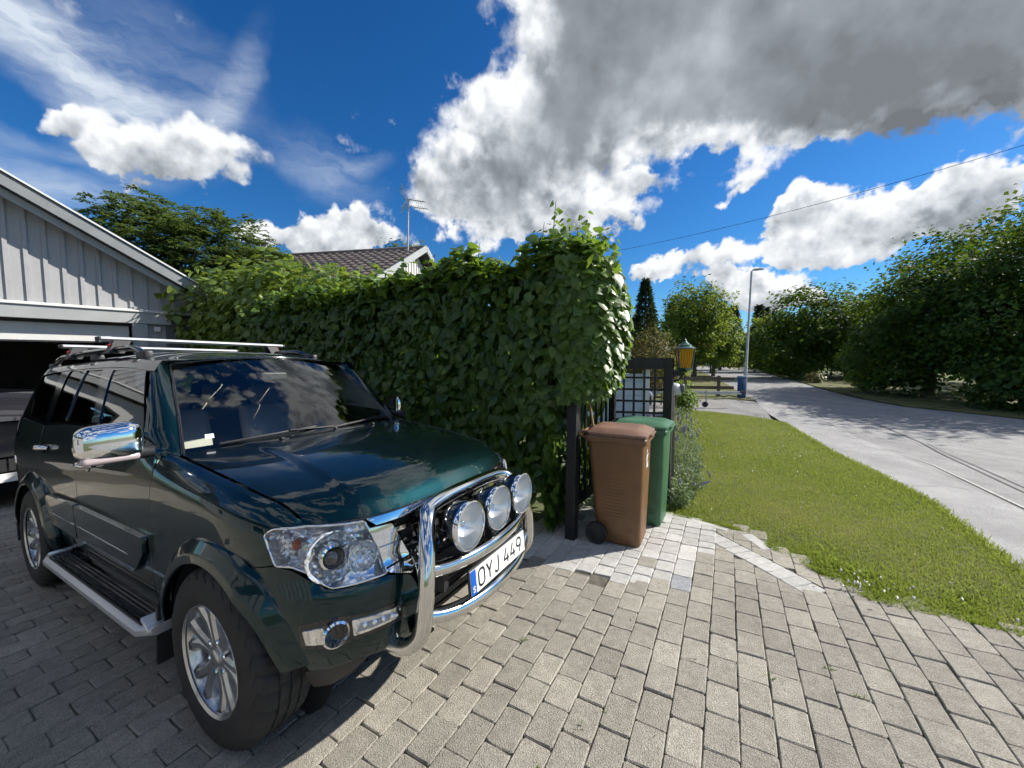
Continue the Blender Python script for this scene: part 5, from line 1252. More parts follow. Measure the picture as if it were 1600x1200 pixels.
    # woody stems
    for k in range(34):
        X=random.uniform(-5,.5); p=c2w(X,random.uniform(2.0,2.5)); x,y=p.x-h.location.x,p.y-h.location.y
        pts=[(x,y,p.z-.1)]
        for j in range(1,6): pts.append((x+random.gauss(0,.08),y+random.gauss(0,.08),p.z+2.5*j/5))
        st.tube(pts,[.018,.016,.013,.011,.008,.005],5)
    st.build('stems',BARK,h,smooth=60,kind='stuff')
vine_hedge()

def shrub(name,label,cat,loc,blobs,n,size,lm,group=None,shape='heart',stems=6,tipz=-.4,tmu=.5):
    """blobs: (dx,dy,z,rx,ry,rz) ellipsoids; foliage spread through their outer shells, stems inside"""
    t=empty(name,loc,0,label,cat,group); Ps=[];Ns=[]
    vol=np.array([b[3]*b[4]+b[4]*b[5]+b[3]*b[5] for b in blobs]); cnt=(n*vol/vol.sum()).astype(int)
    for b,c in zip(blobs,cnt):
        u=unit(RNG.normal(0,1,(c,3))); r=RNG.uniform(.15,1,c)**.38; lump=1+.22*fnoise(u[:,0]*3+b[0],u[:,1]*3+u[:,2]*3,2.2,int(abs(b[0]*10))%50)
        Ps.append(u*r[:,None]*lump[:,None]*np.array(b[3:6])+np.array(b[:3])); Ns.append(u*.8+np.array((0,0,.5))+RNG.normal(0,.45,(c,3)))
    P=np.concatenate(Ps); N=np.concatenate(Ns); ok=P[:,2]>.02; P=P[ok]; N=N[ok]; k=len(P)
    T=np.array((0,0,tipz))+RNG.normal(0,.7,(k,3)); tint=np.clip(RNG.normal(tmu,.22,k),0,1)
    LV,LF=(HEART_V,HEART_F) if shape=='heart' else (DIAM_V,DIAM_F)
    V,F,tt=leaves(P,frames(N,T),RNG.uniform(.7,1.3,k)*size,LV,LF,tint,.08)
    add('foliage',fastmesh('foliage',V,F,lm,tt,True),t,kind='stuff')
    for q in range(stems):
        b=blobs[q%len(blobs)]; m=MB(); x,y=random.gauss(0,.12),random.gauss(0,.12)
        m.tube([(x,y,0),(b[0]*.4+x,b[1]*.4+y,b[2]*.45),(b[0]+random.gauss(0,.1),b[1]+random.gauss(0,.1),b[2]+b[5]*.5)],[.03,.022,.008],6); m.build('stem',BARK,t,smooth=60)
    return t
p=c2w(-6.2,2.9,.25); shrub('lilac_shrub','tall light green shrub with sunlit leaves between the garage and the vine hedge','shrub',tuple(p),[(.6,-.2,2.3,1.5,1.1,1.4),(-.7,.35,2.4,1.3,1.1,1.35),(1.9,-.9,2.15,1.3,.9,1.2),(.1,-.5,1.2,1.4,.9,1.0),(3.0,-1.5,2.0,1.1,.7,1.0)],15000,.12,VINE2,tmu=.6)

# ---- black trellis corner with lattice
BLACKW=mat('black_stained_wood',(.012,.012,.013),.55,var=.4,vscale=20,bump=.25,bscale=40,stretch=(1,1,.15))
def trellis():
    a=np.array((.545,3.58)); c=np.array((1.20,4.60)); b=np.array((1.80,4.44)); t=empty('trellis',(a[0],a[1],G(*a)),0,'black wooden trellis corner with square lattice behind the bins','trellis')
    L=np.array((a[0],a[1],G(*a))); Z=1.70
    def post(p,w,h,nm='post',lean=0): m=MB(); q=np.array((p[0],p[1],G(*p)))-L; m.box((q[0]+lean/2,q[1],q[2]+h/2),(w,w,h),Matrix.Rotation(math.atan2(c[1]-a[1],c[0]-a[0]),3,'Z')@Matrix.Rotation(lean/h,3,'Y'),bev=.004); m.build(nm,BLACKW,t)
    post(a,.095,Z,lean=.05); post(c,.07,Z-.02); post(b,.095,Z)
    def rail(p,q,z,w,h,nm='rail'): m=MB(); P=np.array((p[0],p[1],z))-np.array((L[0],L[1],0)); Q=np.array((q[0],q[1],z))-np.array((L[0],L[1],0)); P[2]-=L[2]*0; m.bar((P[0],P[1],z-L[2]),(Q[0],Q[1],z-L[2]),w,h); m.build(nm,BLACKW,t)
    rail(a+.06*(c-a),c-.04*(c-a),1.625,.045,.115); rail(c+.05*(b-c),b-.085*(b-c),1.628,.05,.125); rail(c+.05*(b-c),b-.085*(b-c),.30,.045,.09); rail(a+.06*(c-a),c-.04*(c-a),.30,.045,.09)
    # lattice facing the lawn
    for i in range(1,5): 
        p=c+(b-c)*(.02+.185*i); m=MB(); m.box((p[0]-L[0],p[1]-L[1],.955-L[2]),(.024,.020,1.22),Matrix.Rotation(math.atan2((b-c)[1],(b-c)[0]),3,'Z')); m.build('lattice_slat',BLACKW,t)
    for k in range(9):
        z=1.46-.138*k; m=MB(); p=c+.05*(b-c); q=b-.085*(b-c); nn=np.array((-(b-c)[1],(b-c)[0])); nn=nn/np.linalg.norm(nn)*.0205; m.bar((p[0]-L[0]+nn[0],p[1]-L[1]+nn[1],z-L[2]),(q[0]-L[0]+nn[0],q[1]-L[1]+nn[1],z-L[2]),.020,.024); m.build('lattice_slat',BLACKW,t)
    for i in range(1,7):
        p=a+(c-a)*(.04+.13*i); m=MB(); m.box((p[0]-L[0],p[1]-L[1],.955-L[2]),(.024,.022,1.22),Matrix.Rotation(math.atan2((c-a)[1],(c-a)[0]),3,'Z')); m.build('lattice_slat',BLACKW,t)
    m=MB(); p=a+.06*(c-a); q=c-.04*(c-a); m.bar((p[0]-L[0],p[1]-L[1]-.02,1.40-L[2]),(q[0]-L[0],q[1]-L[1]-.02,1.40-L[2]),.02,.026); m.build('lattice_slat',BLACKW,t)
trellis()
# ---- lantern on a bracket
def lantern():
    x,y=1.97,4.42; z=1.545; t=empty('lantern',(x,y,z),R(-14),'green metal lantern with amber glass on a black bracket','lantern')
    GRN=mat('verdigris_metal',(.055,.115,.105),.45,.4,var=.3,vscale=20); AMB=bpy.data.materials.new('amber_swirl_glass'); AMB.use_nodes=True
    N=AMB.node_tree.nodes; Lk=AMB.node_tree.links; b=N['Principled BSDF']; w=N.new('ShaderNodeTexWave'); w.inputs['Scale'].default_value=18; w.inputs['Distortion'].default_value=9; w.inputs['Detail'].default_value=3; rp=N.new('ShaderNodeValToRGB'); rp.color_ramp.elements[0].color=(.30,.14,.0,1); rp.color_ramp.elements[1].color=(.72,.46,.03,1); tc=N.new('ShaderNodeTexCoord'); Lk.new(tc.outputs['Object'],w.inputs['Vector']); Lk.new(w.outputs['Fac'],rp.inputs['Fac']); Lk.new(rp.outputs['Color'],b.inputs['Base Color']); b.inputs['Roughness'].default_value=.15
    tr=N.new('ShaderNodeBsdfTranslucent'); Lk.new(rp.outputs['Color'],tr.inputs['Color']); mx=N.new('ShaderNodeMixShader'); mx.inputs['Fac'].default_value=.55; Lk.new(b.outputs['BSDF'],mx.inputs[1]); Lk.new(tr.outputs['BSDF'],mx.inputs[2]); Lk.new(mx.outputs['Shader'],N['Material Output'].inputs['Surface'])
    m=MB(); m.lathe([(.112,.245),(.118,.252),(.075,.275),(.072,.288),(.05,.30),(.022,.325),(.012,.338),(.016,.345),(.008,.355),(.001,.37)],20); m.build('lantern_roof',GRN,t,smooth=40)
    m=MB(); m.lathe([(.06,0),(.085,.012),(.088,.03)],4); m.build('lantern_base',GRN,t)
    for k in range(4):
        a=k*math.pi/2; ca,sa=math.cos(a),math.sin(a); r0,r1=.062,.088
        m=MB(); f=lambda u,r,zz:(ca*r-sa*u*r,sa*r+ca*u*r,zz); m.raw([f(-.93,r0,.03),f(.93,r0,.03),f(.93,r1,.245),f(-.93,r1,.245)],[(0,1,2,3)]); m.build('amber_pane',AMB,t)
        m=MB(); f2=lambda r,zz:((ca-sa)*r,(sa+ca)*r,zz); m.bar(f2(r0,.028),f2(r1,.247),.012); m.build('lantern_corner',GRN,t)
    m=MB(); m.lathe([(.03,.03),(.035,.09),(.03,.13),(.001,.15)],12); m.build('bulb',mat('frosted_bulb',(.8,.7,.4),.4),t,smooth=60)
    m=MB(); m.bar((0,0,-.03),(-.17,.03,-.03),.05,.06); m.tube([(-.16,.03,-.14),(-.06,.01,-.11),(0,0,-.03)],.012,6); m.box((0,0,-.005),(.05,.05,.03)); m.build('bracket',BLACKW,t)
lantern()

# ---- wheelie bins
def bin_(name,label,X,Y,m,mlid,rz=0.,sticker=False,z0=None,lidtilt=0.):
    P=c2w(X,Y); ang=math.atan2(CX.y,CX.x)+rz; t=empty(name,(P.x,P.y,G(P.x,P.y)-.002),ang,label,'bin','wheelie bins')
    def ring(lx,ly,z,r,xo=0.,n=5):
        out=[]
        for cx,cy,a in ((1,1,0),(-1,1,90),(-1,-1,180),(1,-1,270)):
            for k in range(n): an=R(a+90*k/(n-1)); out.append((xo+cx*(lx/2-r)+r*math.cos(an),cy*(ly/2-r)+r*math.sin(an),z))
        return out
    def loft(rs,cap=(True,True)):
        V=[];F=[];k=len(rs[0])
        for q in rs: V+=q
        for i in range(len(rs)-1):
            for j in range(k): F.append((i*k+j,i*k+(j+1)%k,(i+1)*k+(j+1)%k,(i+1)*k+j))
        if cap[0]: F.append(tuple(range(k))[::-1])
        if cap[1]: F.append(tuple((len(rs)-1)*k+j for j in range(k)))
        return V,F
    b=MB(); b.raw(*loft([ring(.36,.36,.015,.04,.035),ring(.385,.375,.03,.05,.03),ring(.40,.385,.12,.05,.025),ring(.455,.43,.60,.05,.012),ring(.49,.455,.955,.045,.0)])); body=b.build('body',m,t,smooth=38)
    b=MB(); b.raw(*loft([ring(.50,.465,.945,.045),ring(.545,.50,.95,.045),ring(.55,.505,.985,.045),ring(.535,.49,1.0,.045),ring(.52,.475,1.0,.045)])); b.build('rim_collar',m,body,smooth=38)
    # lid: shallow dome with raised panel, hinged at the back
    lid=empty_child('lid',t,(-.25,0,1.0)); lid.rotation_euler=(0,-lidtilt,0)
    b=MB(); b.raw(*loft([ring(.52,.49,.002,.05,.26),ring(.535,.505,.010,.055,.26),ring(.53,.50,.028,.055,.26),ring(.43,.40,.060,.07,.245),ring(.30,.27,.066,.06,.24),ring(.26,.23,.062,.05,.24)])); l=b.build('lid_shell',mlid,lid,smooth=38)
    b=MB(); b.box((.52,0,.014),(.06,.24,.016),bev=.005); b.build('lid_handle',mlid,lid,smooth=40)
    for s in (-1,1):
        b=MB(); b.box((-.03,s*.15,.012),(.10,.045,.028),bev=.007); b.build('hinge',mlid,lid,smooth=40)
    b=MB(); b.tube([(-.255,-.20,.965),(-.33,-.20,.985),(-.345,-.17,.99),(-.345,.17,.99),(-.33,.20,.985),(-.255,.20,.965)],.014,8); b.build('push_handle',m,t,smooth=60)
    b=MB(); b.tube([(-.155,-.24,.10),(-.155,.24,.10)],.011,8); ax=b.build('axle',BLKP,t)
    for s in (-1,1):
        b=MB(); b.lathe([(.03,-.022),(.085,-.024),(.098,-.02),(.10,0),(.098,.02),(.088,.024),(.080,.016),(.05,.014),(.03,.022),(.012,.026),(.001,.026)],30,(-.155,s*.232,.102),(0,s,0)); b.build('wheel',RUBBER,t,smooth=40)
    # vertical ribs and grip dots on the flanks
    dm=[m]
    for s in (-1,1):
        b=MB()
        for i in range(9):
            for j in range(17):
                xx=-.085+.022*i+(.011 if j%2 else 0); zz=.27+.031*j; yy=s*(.3875+(.43-.3875)*(zz-.12)/.48 if zz<.6 else .43+(.455-.43)*(zz-.6)/.355)/2
                b.lathe([(.0062,.0),(.005,.0042)],6,(xx,yy-s*.0005,zz),(0,s,0))
        b.build('grip_dots',m,t,kind='stuff')
        b=MB(); b.lathe([(.030,0),(.030,.004),(.024,.004),(.022,.002),(.012,.002),(.011,.005),(.001,.005)],22,(.13,s*.194,.16),(0,s,0)); b.build('moulded_disc',m,t,smooth=30)
    if sticker:
        # white pictogram: figure dropping litter, on the front face
        b=MB(); 
        def fx(z): return .5*(.40+(.455-.40)*(z-.12)/.48)+.02 if z<.6 else .5*(.455+(.49-.455)*(z-.6)/.355)+.012*(.955-z)/.355
        def flat(pts): b.raw([(fx(z)+.0025,y,z) for y,z in pts],[tuple(range(len(pts)))])
        c=(-.02,.855); flat([(c[0]+.018*math.cos(a),c[1]+.018*math.sin(a)) for a in np.linspace(0,2*math.pi,14,endpoint=False)])
        flat([(-.045,.76),(.0,.765),(.012,.80),(-.01,.832),(-.04,.825),(-.055,.79)]); flat([(.005,.80),(.05,.815),(.052,.825),(.0,.822)]); flat([(-.05,.735),(.05,.735),(.05,.752),(-.05,.752)]); flat([(-.05,.705),(.05,.705),(.05,.728),(-.05,.728)])
        b.build('sticker',PLATEW,t)
    return t
def empty_child(name,parent,loc):
    o=bpy.data.objects.new(name,None); o.empty_display_size=.05; o.location=loc; COL.objects.link(o); o.parent=parent; return o
BINB=mat('brown_bin_plastic',(.150,.074,.030),.42,var=.14,vscale=5,bump=.06,bscale=90); BINBL=mat('faded_brown_lid',(.185,.105,.072),.5,var=.2,vscale=7,bump=.08,bscale=60)
BING=mat('green_bin_plastic',(.032,.11,.05),.42,var=.12,vscale=5,bump=.06,bscale=90); BINGL=mat('faded_green_lid',(.05,.14,.07),.38,var=.18,vscale=6,bump=.06,bscale=60)
def w2c(x,y): v=Vector((x,y,0))-CO; return v.dot(CX),v.dot(CY)
bX,bY=w2c(1.01,3.57)
bin_('wheelie_bin','brown wheelie bin with a white sticker standing in front of the green one',bX,bY,BINB,BINBL,.02,True)
bin_('wheelie_bin','green wheelie bin standing behind the brown one beside the lawn',bX+.10,bY+.57,BING,BINGL,-.03)
# broom handle leaning against the trellis
b=MB(); b.tube([(.86,3.62,.38),(.78,3.70,.9),(.715,3.76,1.40)],.0115,8); b.tube([(.862,3.615,.36),(.875,3.60,.02)],.0115,8); b.V=[(x-.86,y-3.62,z) for x,y,z in b.V]
bo=MB(); bo.tube([(0.02,-.02,-.005),(0,0,.38),(-.145,.14,1.40)],.0115,8); br=empty('broom',(.875,3.605,G(.875,3.605)+.01),0,'wooden broom leaning between the brown bin and the black post','broom'); bo.build('handle',mat('bare_wood',(.36,.24,.13),.65,var=.25,vscale=14,stretch=(1,1,.1)),br,smooth=60)
hb=MB(); hb.box((.02,-.02,.02),(.05,.22,.045),bev=.008); hb.build('broom_head',BLACKW,br)
# ---- weathered picket fence running away along the lawn
GREYW=mat('weathered_grey_wood',(.16,.14,.115),.85,color2=(.27,.245,.21),vscale=9,bump=.5,bscale=30,stretch=(1,1,.12))
def picket_fence():
    a=np.array((2.05,4.85)); b=np.array((4.75,11.3)); L=np.linalg.norm(b-a); d=(b-a)/L; an=math.atan2(d[1],d[0]); t=empty('picket_fence',(a[0],a[1],G(*a)),0,'weathered grey picket fence running along the lawn behind the bins','fence')
    n=int(L/.125)
    for k in range(n):
        p=a+d*.125*(k+.5); h=.86+random.gauss(0,.012); m=MB(); M=Matrix.Rotation(an,3,'Z')@Matrix.Rotation(random.gauss(0,.015),3,'Y')
        z=G(*p)-G(*a); w=.085; th=.02
        V=[(-w/2,-th/2,0),(w/2,-th/2,0),(w/2,th/2,0),(-w/2,th/2,0),(-w/2,-th/2,h-.04),(w/2,-th/2,h-.04),(w/2,th/2,h-.04),(-w/2,th/2,h-.04),(0,-th/2,h),(0,th/2,h)]
        F=[(0,1,2,3),(0,1,5,8,4),(2,3,7,9,6),(1,2,6,5),(3,0,4,7),(4,8,9,7),(8,5,6,9)]
        m.raw([tuple(M@Vector(v)+Vector((p[0]-a[0],p[1]-a[1],z+.04))) for v in V],F); m.build('picket',GREYW,t)
    nn=np.array((-d[1],d[0]))*-.035
    for z in (.25,.68):
        m=MB(); m.bar((-nn[0],-nn[1],z),(b[0]-a[0]-nn[0],b[1]-a[1]-nn[1],z+G(*b)-G(*a)),.035,.07); m.build('fence_rail',GREYW,t)
    for k in (0,.33,.66,1):
        p=a+(b-a)*k-nn*2.4; m=MB(); m.box((p[0]-a[0],p[1]-a[1],.46+G(*p)-G(*a)),(.09,.09,.96)); m.build('fence_post',GREYW,t)
picket_fence()
# border plants along the fence, catmint with lavender spikes
CATM=leafmat('grey_green_leaves',(.075,.125,.05),(.20,.27,.13),(.25,.33,.13),rough=.6,thick=.3); LAV=mat('lavender_flower',(.24,.21,.33),.8,var=.3,vscale=60)
def border():
    pts=np.array([(1.72,4.38),(2.15,5.0),(2.9,6.7),(3.9,9.2),(4.9,11.4)]); seg=np.diff(pts,axis=0); L=np.hypot(*seg.T); cs=np.r_[0,np.cumsum(L)]
    for k,(u0,r,h,lab) in enumerate(((.15,.20,.26,'pale grey-green catmint clump beside the green bin'),(.75,.22,.30,'catmint clump by the near end of the picket fence'),(1.6,.25,.32,'bushy border plant along the picket fence'),(2.6,.28,.34,'loose border plant halfway along the picket fence'),(3.9,.30,.38,'leafy border plant towards the far end of the fence'),(5.4,.34,.55,'rounded green border plant near the far fence end'))):
        i=min(len(L)-1,int(np.searchsorted(cs,u0)-1)) if u0>0 else 0; p=pts[i]+seg[i]*((u0-cs[i])/L[i]); t=empty('border_plant',(p[0]+.12,p[1],G(*p)),0,lab,'plant','plants along the picket fence')
        n=1500; uv=unit(RNG.normal(0,1,(n,3))); rr=RNG.uniform(.2,1,n)**.4; P=uv*rr[:,None]*np.array((r,r*1.6,h*.55))+np.array((0,0,h*.45)); P=P[P[:,2]>0]; n=len(P)
        V,F,tt=leaves(P,frames(RNG.normal(0,.6,(n,3))+np.array((0,0,.6)),RNG.normal(0,.6,(n,3))+np.array((0,0,.5))),RNG.uniform(.02,.045,n),DIAM_V,DIAM_F,RNG.uniform(0,1,n)); add('foliage',fastmesh('foliage',V,F,CATM,tt),t,kind='stuff')
        nb=50; B=np.c_[RNG.normal(0,r*.4,nb),RNG.normal(0,r*.6,nb),np.zeros(nb)]; V,F,tt=blades(B,RNG.uniform(.25,.8,nb)*h,RNG.uniform(.003,.005,nb),RNG.uniform(0,1,nb),.5,.54); add('stalks',fastmesh('stalks',V,F,CATM,tt),t,kind='stuff')
        m=MB()
        for q in range(6):
            x,y=RNG.normal(0,r*.6),RNG.normal(0,r*.9); z=h*RNG.uniform(.7,1.1); m.lathe([(.004,0),(.010,.012),(.009,.03),(.003,.06)],5,(x,y,z),(RNG.normal(0,.3),RNG.normal(0,.3),1))
        m.build('flower_spikes',LAV,t,kind='stuff')
    t=empty('lavender_stalk',(1.98,4.05,G(1.98,4.05)),0,'single lavender flower stalk bending over the lawn','plant'); m=MB(); m.tube([(-.25,.2,.05),(-.05,.02,.30),(.08,-.04,.36)],.0035,5); m.build('stalk',CATM,t); m=MB(); m.tube([(.03,-.02,.345),(.07,-.035,.365),(.11,-.05,.39)],[.008,.014,.006],7); m.build('flower_spike',LAV,t)
border()

# ================================================================== garage
SID=mat('pale_grey_painted_board',(.335,.335,.34),.6,var=.05,vscale=6,bump=.15,bscale=25,stretch=(1,1,.1)); BAT=mat('grey_batten',(.33,.33,.34),.6,var=.06,vscale=8); FASC=mat('grey_fascia_paint',(.20,.21,.215),.5,var=.08,vscale=3); FASC2=mat('pale_fascia_paint',(.33,.34,.34),.5,var=.05,vscale=3); DKBL=mat('slate_blue_tone',(.12,.13,.145),.6,var=.06,vscale=5); WHITE=mat('white_paint',(.62,.62,.60),.5,var=.04,vscale=4); DARKIN=mat('dark_garage_lining',(.05,.047,.043),.9,var=.2,vscale=3); METAL=mat('grey_sheet_metal',(.42,.43,.44),.4,.5)
CONC=mat('smooth_concrete',(.30,.29,.27),.85,var=.15,vscale=3,bump=.2,bscale=60)
def garage():
    A=Vector((-8.03,6.06,0)); u=Vector((.588,.809,0)); n=Vector((.809,-.588,0)); g=G(-8,6.5); base=A+u*2.45; ang=math.atan2(u.y,u.x)
    t=empty('garage',(base.x,base.y,g),ang,'pale grey garage with vertical boards and an open door behind the car','garage')
    # local axes: x along the facade (0 = right corner, negative to the left), y = into the garage is +? (n points to -y)
    # z from garage floor; z_cam heights were measured in world coordinates
    H=lambda zw: zw-g
    ze,sl=H(3.02),.578     # underside of the rake at the corner and its slope
    top=lambda x: ze-x*sl
    XL=-6.4; XR=0.; apex=-5.2; 
    lz=H(2.60)
    # backing wall (gable) and battens
    m=MB(); m.raw([(XL,0,lz),(XR,0,lz),(XR,0,top(XR)-.02),(apex,0,top(apex)-.02),(XL,0,top(apex)-(apex-XL)*sl-.02),(XL,.10,lz),(XR,.10,lz),(XR,.10,top(XR)-.02),(apex,.10,top(apex)-.02),(XL,.10,top(apex)-(apex-XL)*sl-.02)],[(0,1,2,3,4),(9,8,7,6,5),(0,5,6,1),(1,6,7,2)]); m.build('gable_wall',SID,t)
    k=0; x=-.09
    while x>XL+.1:
        zt_=top(x) if x>apex else top(apex)-(apex-x)*sl
        m=MB(); m.box((x,-.0125,(lz+zt_)/2-.01),(.05,.027,zt_-lz-.02)); m.build('batten',BAT,t); x-=.2
    # ledge with drip flashing, lintel beam, pier and lower boards right of the door
    m=MB(); m.raw([(XL,-.01,lz+.035),(.0,-.01,lz+.035),(.0,-.11,lz),(XL,-.11,lz),(XL,-.01,lz-.02),(.0,-.01,lz-.02),(.0,-.11,lz-.02),(XL,-.11,lz-.02)],[(0,1,2,3),(4,7,6,5),(2,6,7,3),(0,4,5,1),(1,5,6,2)]); m.build('ledge_flashing',WHITE,t)
    m=MB(); m.box(((XL-.35)/2,-.03,lz-.13),(abs(XL)-.35,.10,.215),bev=.005); m.build('lintel',FASC2,t)
    m=MB(); m.box((-.175,.045,lz-.13),(.35,.05,.215)); m.build('lower_boarding',DKBL,t)  # slate blue here and on the corner board: shade put into the colour
    m=MB(); m.box((-.80,.0,(lz-.24)/2),(.20,.12,lz-.24)); m.build('door_pier',FASC2,t)
    for x in (-.665,-.50,-.33,-.17):
        m=MB(); m.box((x+.012,.03,(lz-.24)/2),(.15,.024,lz-.25)); m.build('wall_board',SID if x<-.45 else DKBL,t)  # right-hand boards are slate blue to paint in the shade on them
    for x in (-.59,-.41,-.245,-.08):
        m=MB(); m.box((x+.012,.012,(lz-.24)/2),(.045,.03,lz-.25)); m.build('batten',BAT if x<-.45 else DKBL,t)
    m=MB(); m.box((-.02,.04,lz/2),(.06,.10,lz)); m.build('corner_board',DKBL,t)
    # side wall, back wall, roof, lining
    m=MB(); m.box((.0,3.1,H(2.75)/2),(.08,6.0,H(2.75))); m.build('side_wall',SID,t)
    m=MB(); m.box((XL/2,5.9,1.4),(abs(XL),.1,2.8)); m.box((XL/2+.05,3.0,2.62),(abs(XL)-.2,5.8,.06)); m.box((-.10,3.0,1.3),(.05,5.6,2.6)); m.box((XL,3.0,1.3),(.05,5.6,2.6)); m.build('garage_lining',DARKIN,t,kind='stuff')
    m=MB(); m.box((XL/2,3.0,-.03),(abs(XL),6.2,.08)); m.build('garage_floor',CONC,t)
    # tilted-up door leaf
    m=MB(); m.box(((XL-.9)/2,.16,lz-.40),(abs(XL)-.95,.035,.40)); d=m.build('garage_door',WHITE,t)
    m=MB(); m.bar((XL,.135,lz-.595),(-.95,.135,lz-.595),.03,.03); m.build('door_seal',BLKP,d)
    m=MB(); m.box((-.55,-.03,lz-.33),(.10,.06,.10),bev=.02); m.build('wall_lamp',WHITE,t)
    # roof with stepped barge boards on the overhang
    ov=-.42
    def slope(name,x0,x1,y0,y1,z0,z1,th,mm):
        m=MB(); V=[(x0,y0,z0),(x1,y0,z1),(x1,y1,z1),(x0,y1,z0),(x0,y0,z0-th),(x1,y0,z1-th),(x1,y1,z1-th),(x0,y1,z0-th)]; m.raw(V,[(0,1,2,3),(7,6,5,4),(0,4,5,1),(1,5,6,2),(2,6,7,3),(3,7,4,0)]); return m.build(name,mm,t)
    xe=.16; zr=lambda x: top(x)+.0
    slope('roof_slope',xe,apex,ov+.03,6.1,zr(xe)+.17,zr(apex)+.17,.16,mat('dark_roof_felt',(.05,.05,.055),.9))
    xx=apex-(xe-apex); slope('roof_slope',apex,xx,ov+.03,6.1,zr(apex)+.17,zr(apex)+.17-(apex-xx)*sl,.16,bpy.data.materials['dark_roof_felt'])
    slope('barge_board',xe,apex,ov-.005,ov+.028,zr(xe)+.145,zr(apex)+.145,.19,FASC)
    slope('barge_board',xe-.02,apex,ov+.13,ov+.165,zr(xe)-.03,zr(apex)-.03,.14,FASC2)
    slope('shadow_gap_strip',xe-.01,apex,ov+.03,ov+.128,zr(xe)-.035,zr(apex)-.035,.02,BLKP)  # black strip stands in for the shadow between the two barge boards
    slope('roof_edge_trim',xe+.02,apex,ov-.03,ov+.02,zr(xe)+.185,zr(apex)+.185,.03,WHITE)
    slope('roof_edge_trim',xe+.02,apex,ov-.022,ov-.004,zr(xe)+.155,zr(apex)+.155,.02,BLKG)
    slope('soffit',xe,apex,ov+.166,.0,zr(xe)+.0,zr(apex)+.0,.02,FASC)
    m=MB(); m.tube([(xe+.05,ov,zr(xe)-.0),(xe+.05,6.0,zr(xe)-.02)],.055,8); m.build('gutter',METAL,t)
garage()
# dark fence frame between garage and hedge
b=MB(); t=empty('pergola_frame',(-6.2,8.0,G(-6.2,8)),R(-29),'black wooden frame between the garage corner and the shrub','frame')
m=MB(); m.box((.75,0,2.17),(1.6,.06,.16)); m.build('beam',BLACKW,t)
for x in (.05,1.3): m=MB(); m.box((x,0,1.05),(.09,.09,2.1)); m.build('post',BLACKW,t)
# car standing half in the garage
def garage_car():
    P=c2w(-6.1,-.42); t=bpy.data.objects.new('garaged_car',None); t.matrix_world=Matrix.Translation((P.x,P.y,G(P.x,P.y)))@Matrix.Rotation(math.atan2(CX.y,CX.x),4,'Z'); link(t,None,'black car parked nose out in the open garage','car'); BP=mat('black_car_paint',(.003,.0035,.005),.35,spec=.2)
    xs=[0,-.06,-.35,-1.05,-1.75,-2.5,-3.6,-4.1]; ztp=[.62,.74,.86,.95,1.38,1.43,1.30,.95]; hw=[.70,.80,.86,.88,.66,.66,.68,.75]
    V=[];F=[];k=11
    for x,z,w in zip(xs,ztp,hw):
        belt=min(z,.92); wl=min(.88,w+.12) if z>1 else w
        prof=[(-wl*.96,.22),(-wl,.45),(-wl,belt-.10),(-wl+.04,belt),(-w*.92,z-.05),(0,z+.02),(w*.92,z-.05),(wl-.04,belt),(wl,belt-.10),(wl,.45),(wl*.96,.22)]
        for y,zz in prof: V.append((x,y,zz))
    for i in range(len(xs)-1):
        for j in range(k-1): F.append((i*k+j,i*k+j+1,(i+1)*k+j+1,(i+1)*k+j))
    F.append(tuple(range(k)))
    m=MB(); m.raw(V,F); body=m.build('body',BP,t,smooth=75)
    m=MB(); m.raw([(-1.10,-.72,.98),(-1.10,.72,.98),(-1.72,.60,1.36),(-1.72,-.60,1.36)],[(0,1,2,3)]); m.V=[(x+.03,y,z+.03) for x,y,z in m.V]; m.build('windscreen',DARKLENS,t)
    m=MB(); m.box((.012,0,.56),(.02,.80,.17),bev=.004); gq=m.build('grille',BLKP,t)
    for k in range(9):
        m=MB(); m.box((.025,-.36+.09*k,.56),(.012,.012,.16)); m.build('grille_bar',CHROME,gq)
    m=MB(); m.box((.026,0,.655),(.014,.84,.018)); m.build('grille_bar',CHROME,gq)
    for s in (-1,1): m=MB(); m.box((-.02,s*.60,.62),(.10,.30,.14),bev=.03); m.build('headlamp',REFL,t,smooth=40)
    m=MB(); m.box((.035,0,.40),(.01,.52,.11)); q=m.build('number_plate',PLATEW,t)
    m=MB(); glyph(m,[[(0,0),(0,1),(1,0),(1,1)]],.16,.05,.076,.362,.012,.0415); m.build('plate_character',PLATEK,q)
    for x in (-.75,-3.3):
        for s in (-1,1): m=MB(); m.lathe([(.20,-.10),(.31,-.09),(.32,0),(.31,.09),(.20,.10),(.001,.07)],28,(x,s*.80,.32),(0,s,0)); m.build('wheel',RUBBER,t,smooth=40)
garage_car()
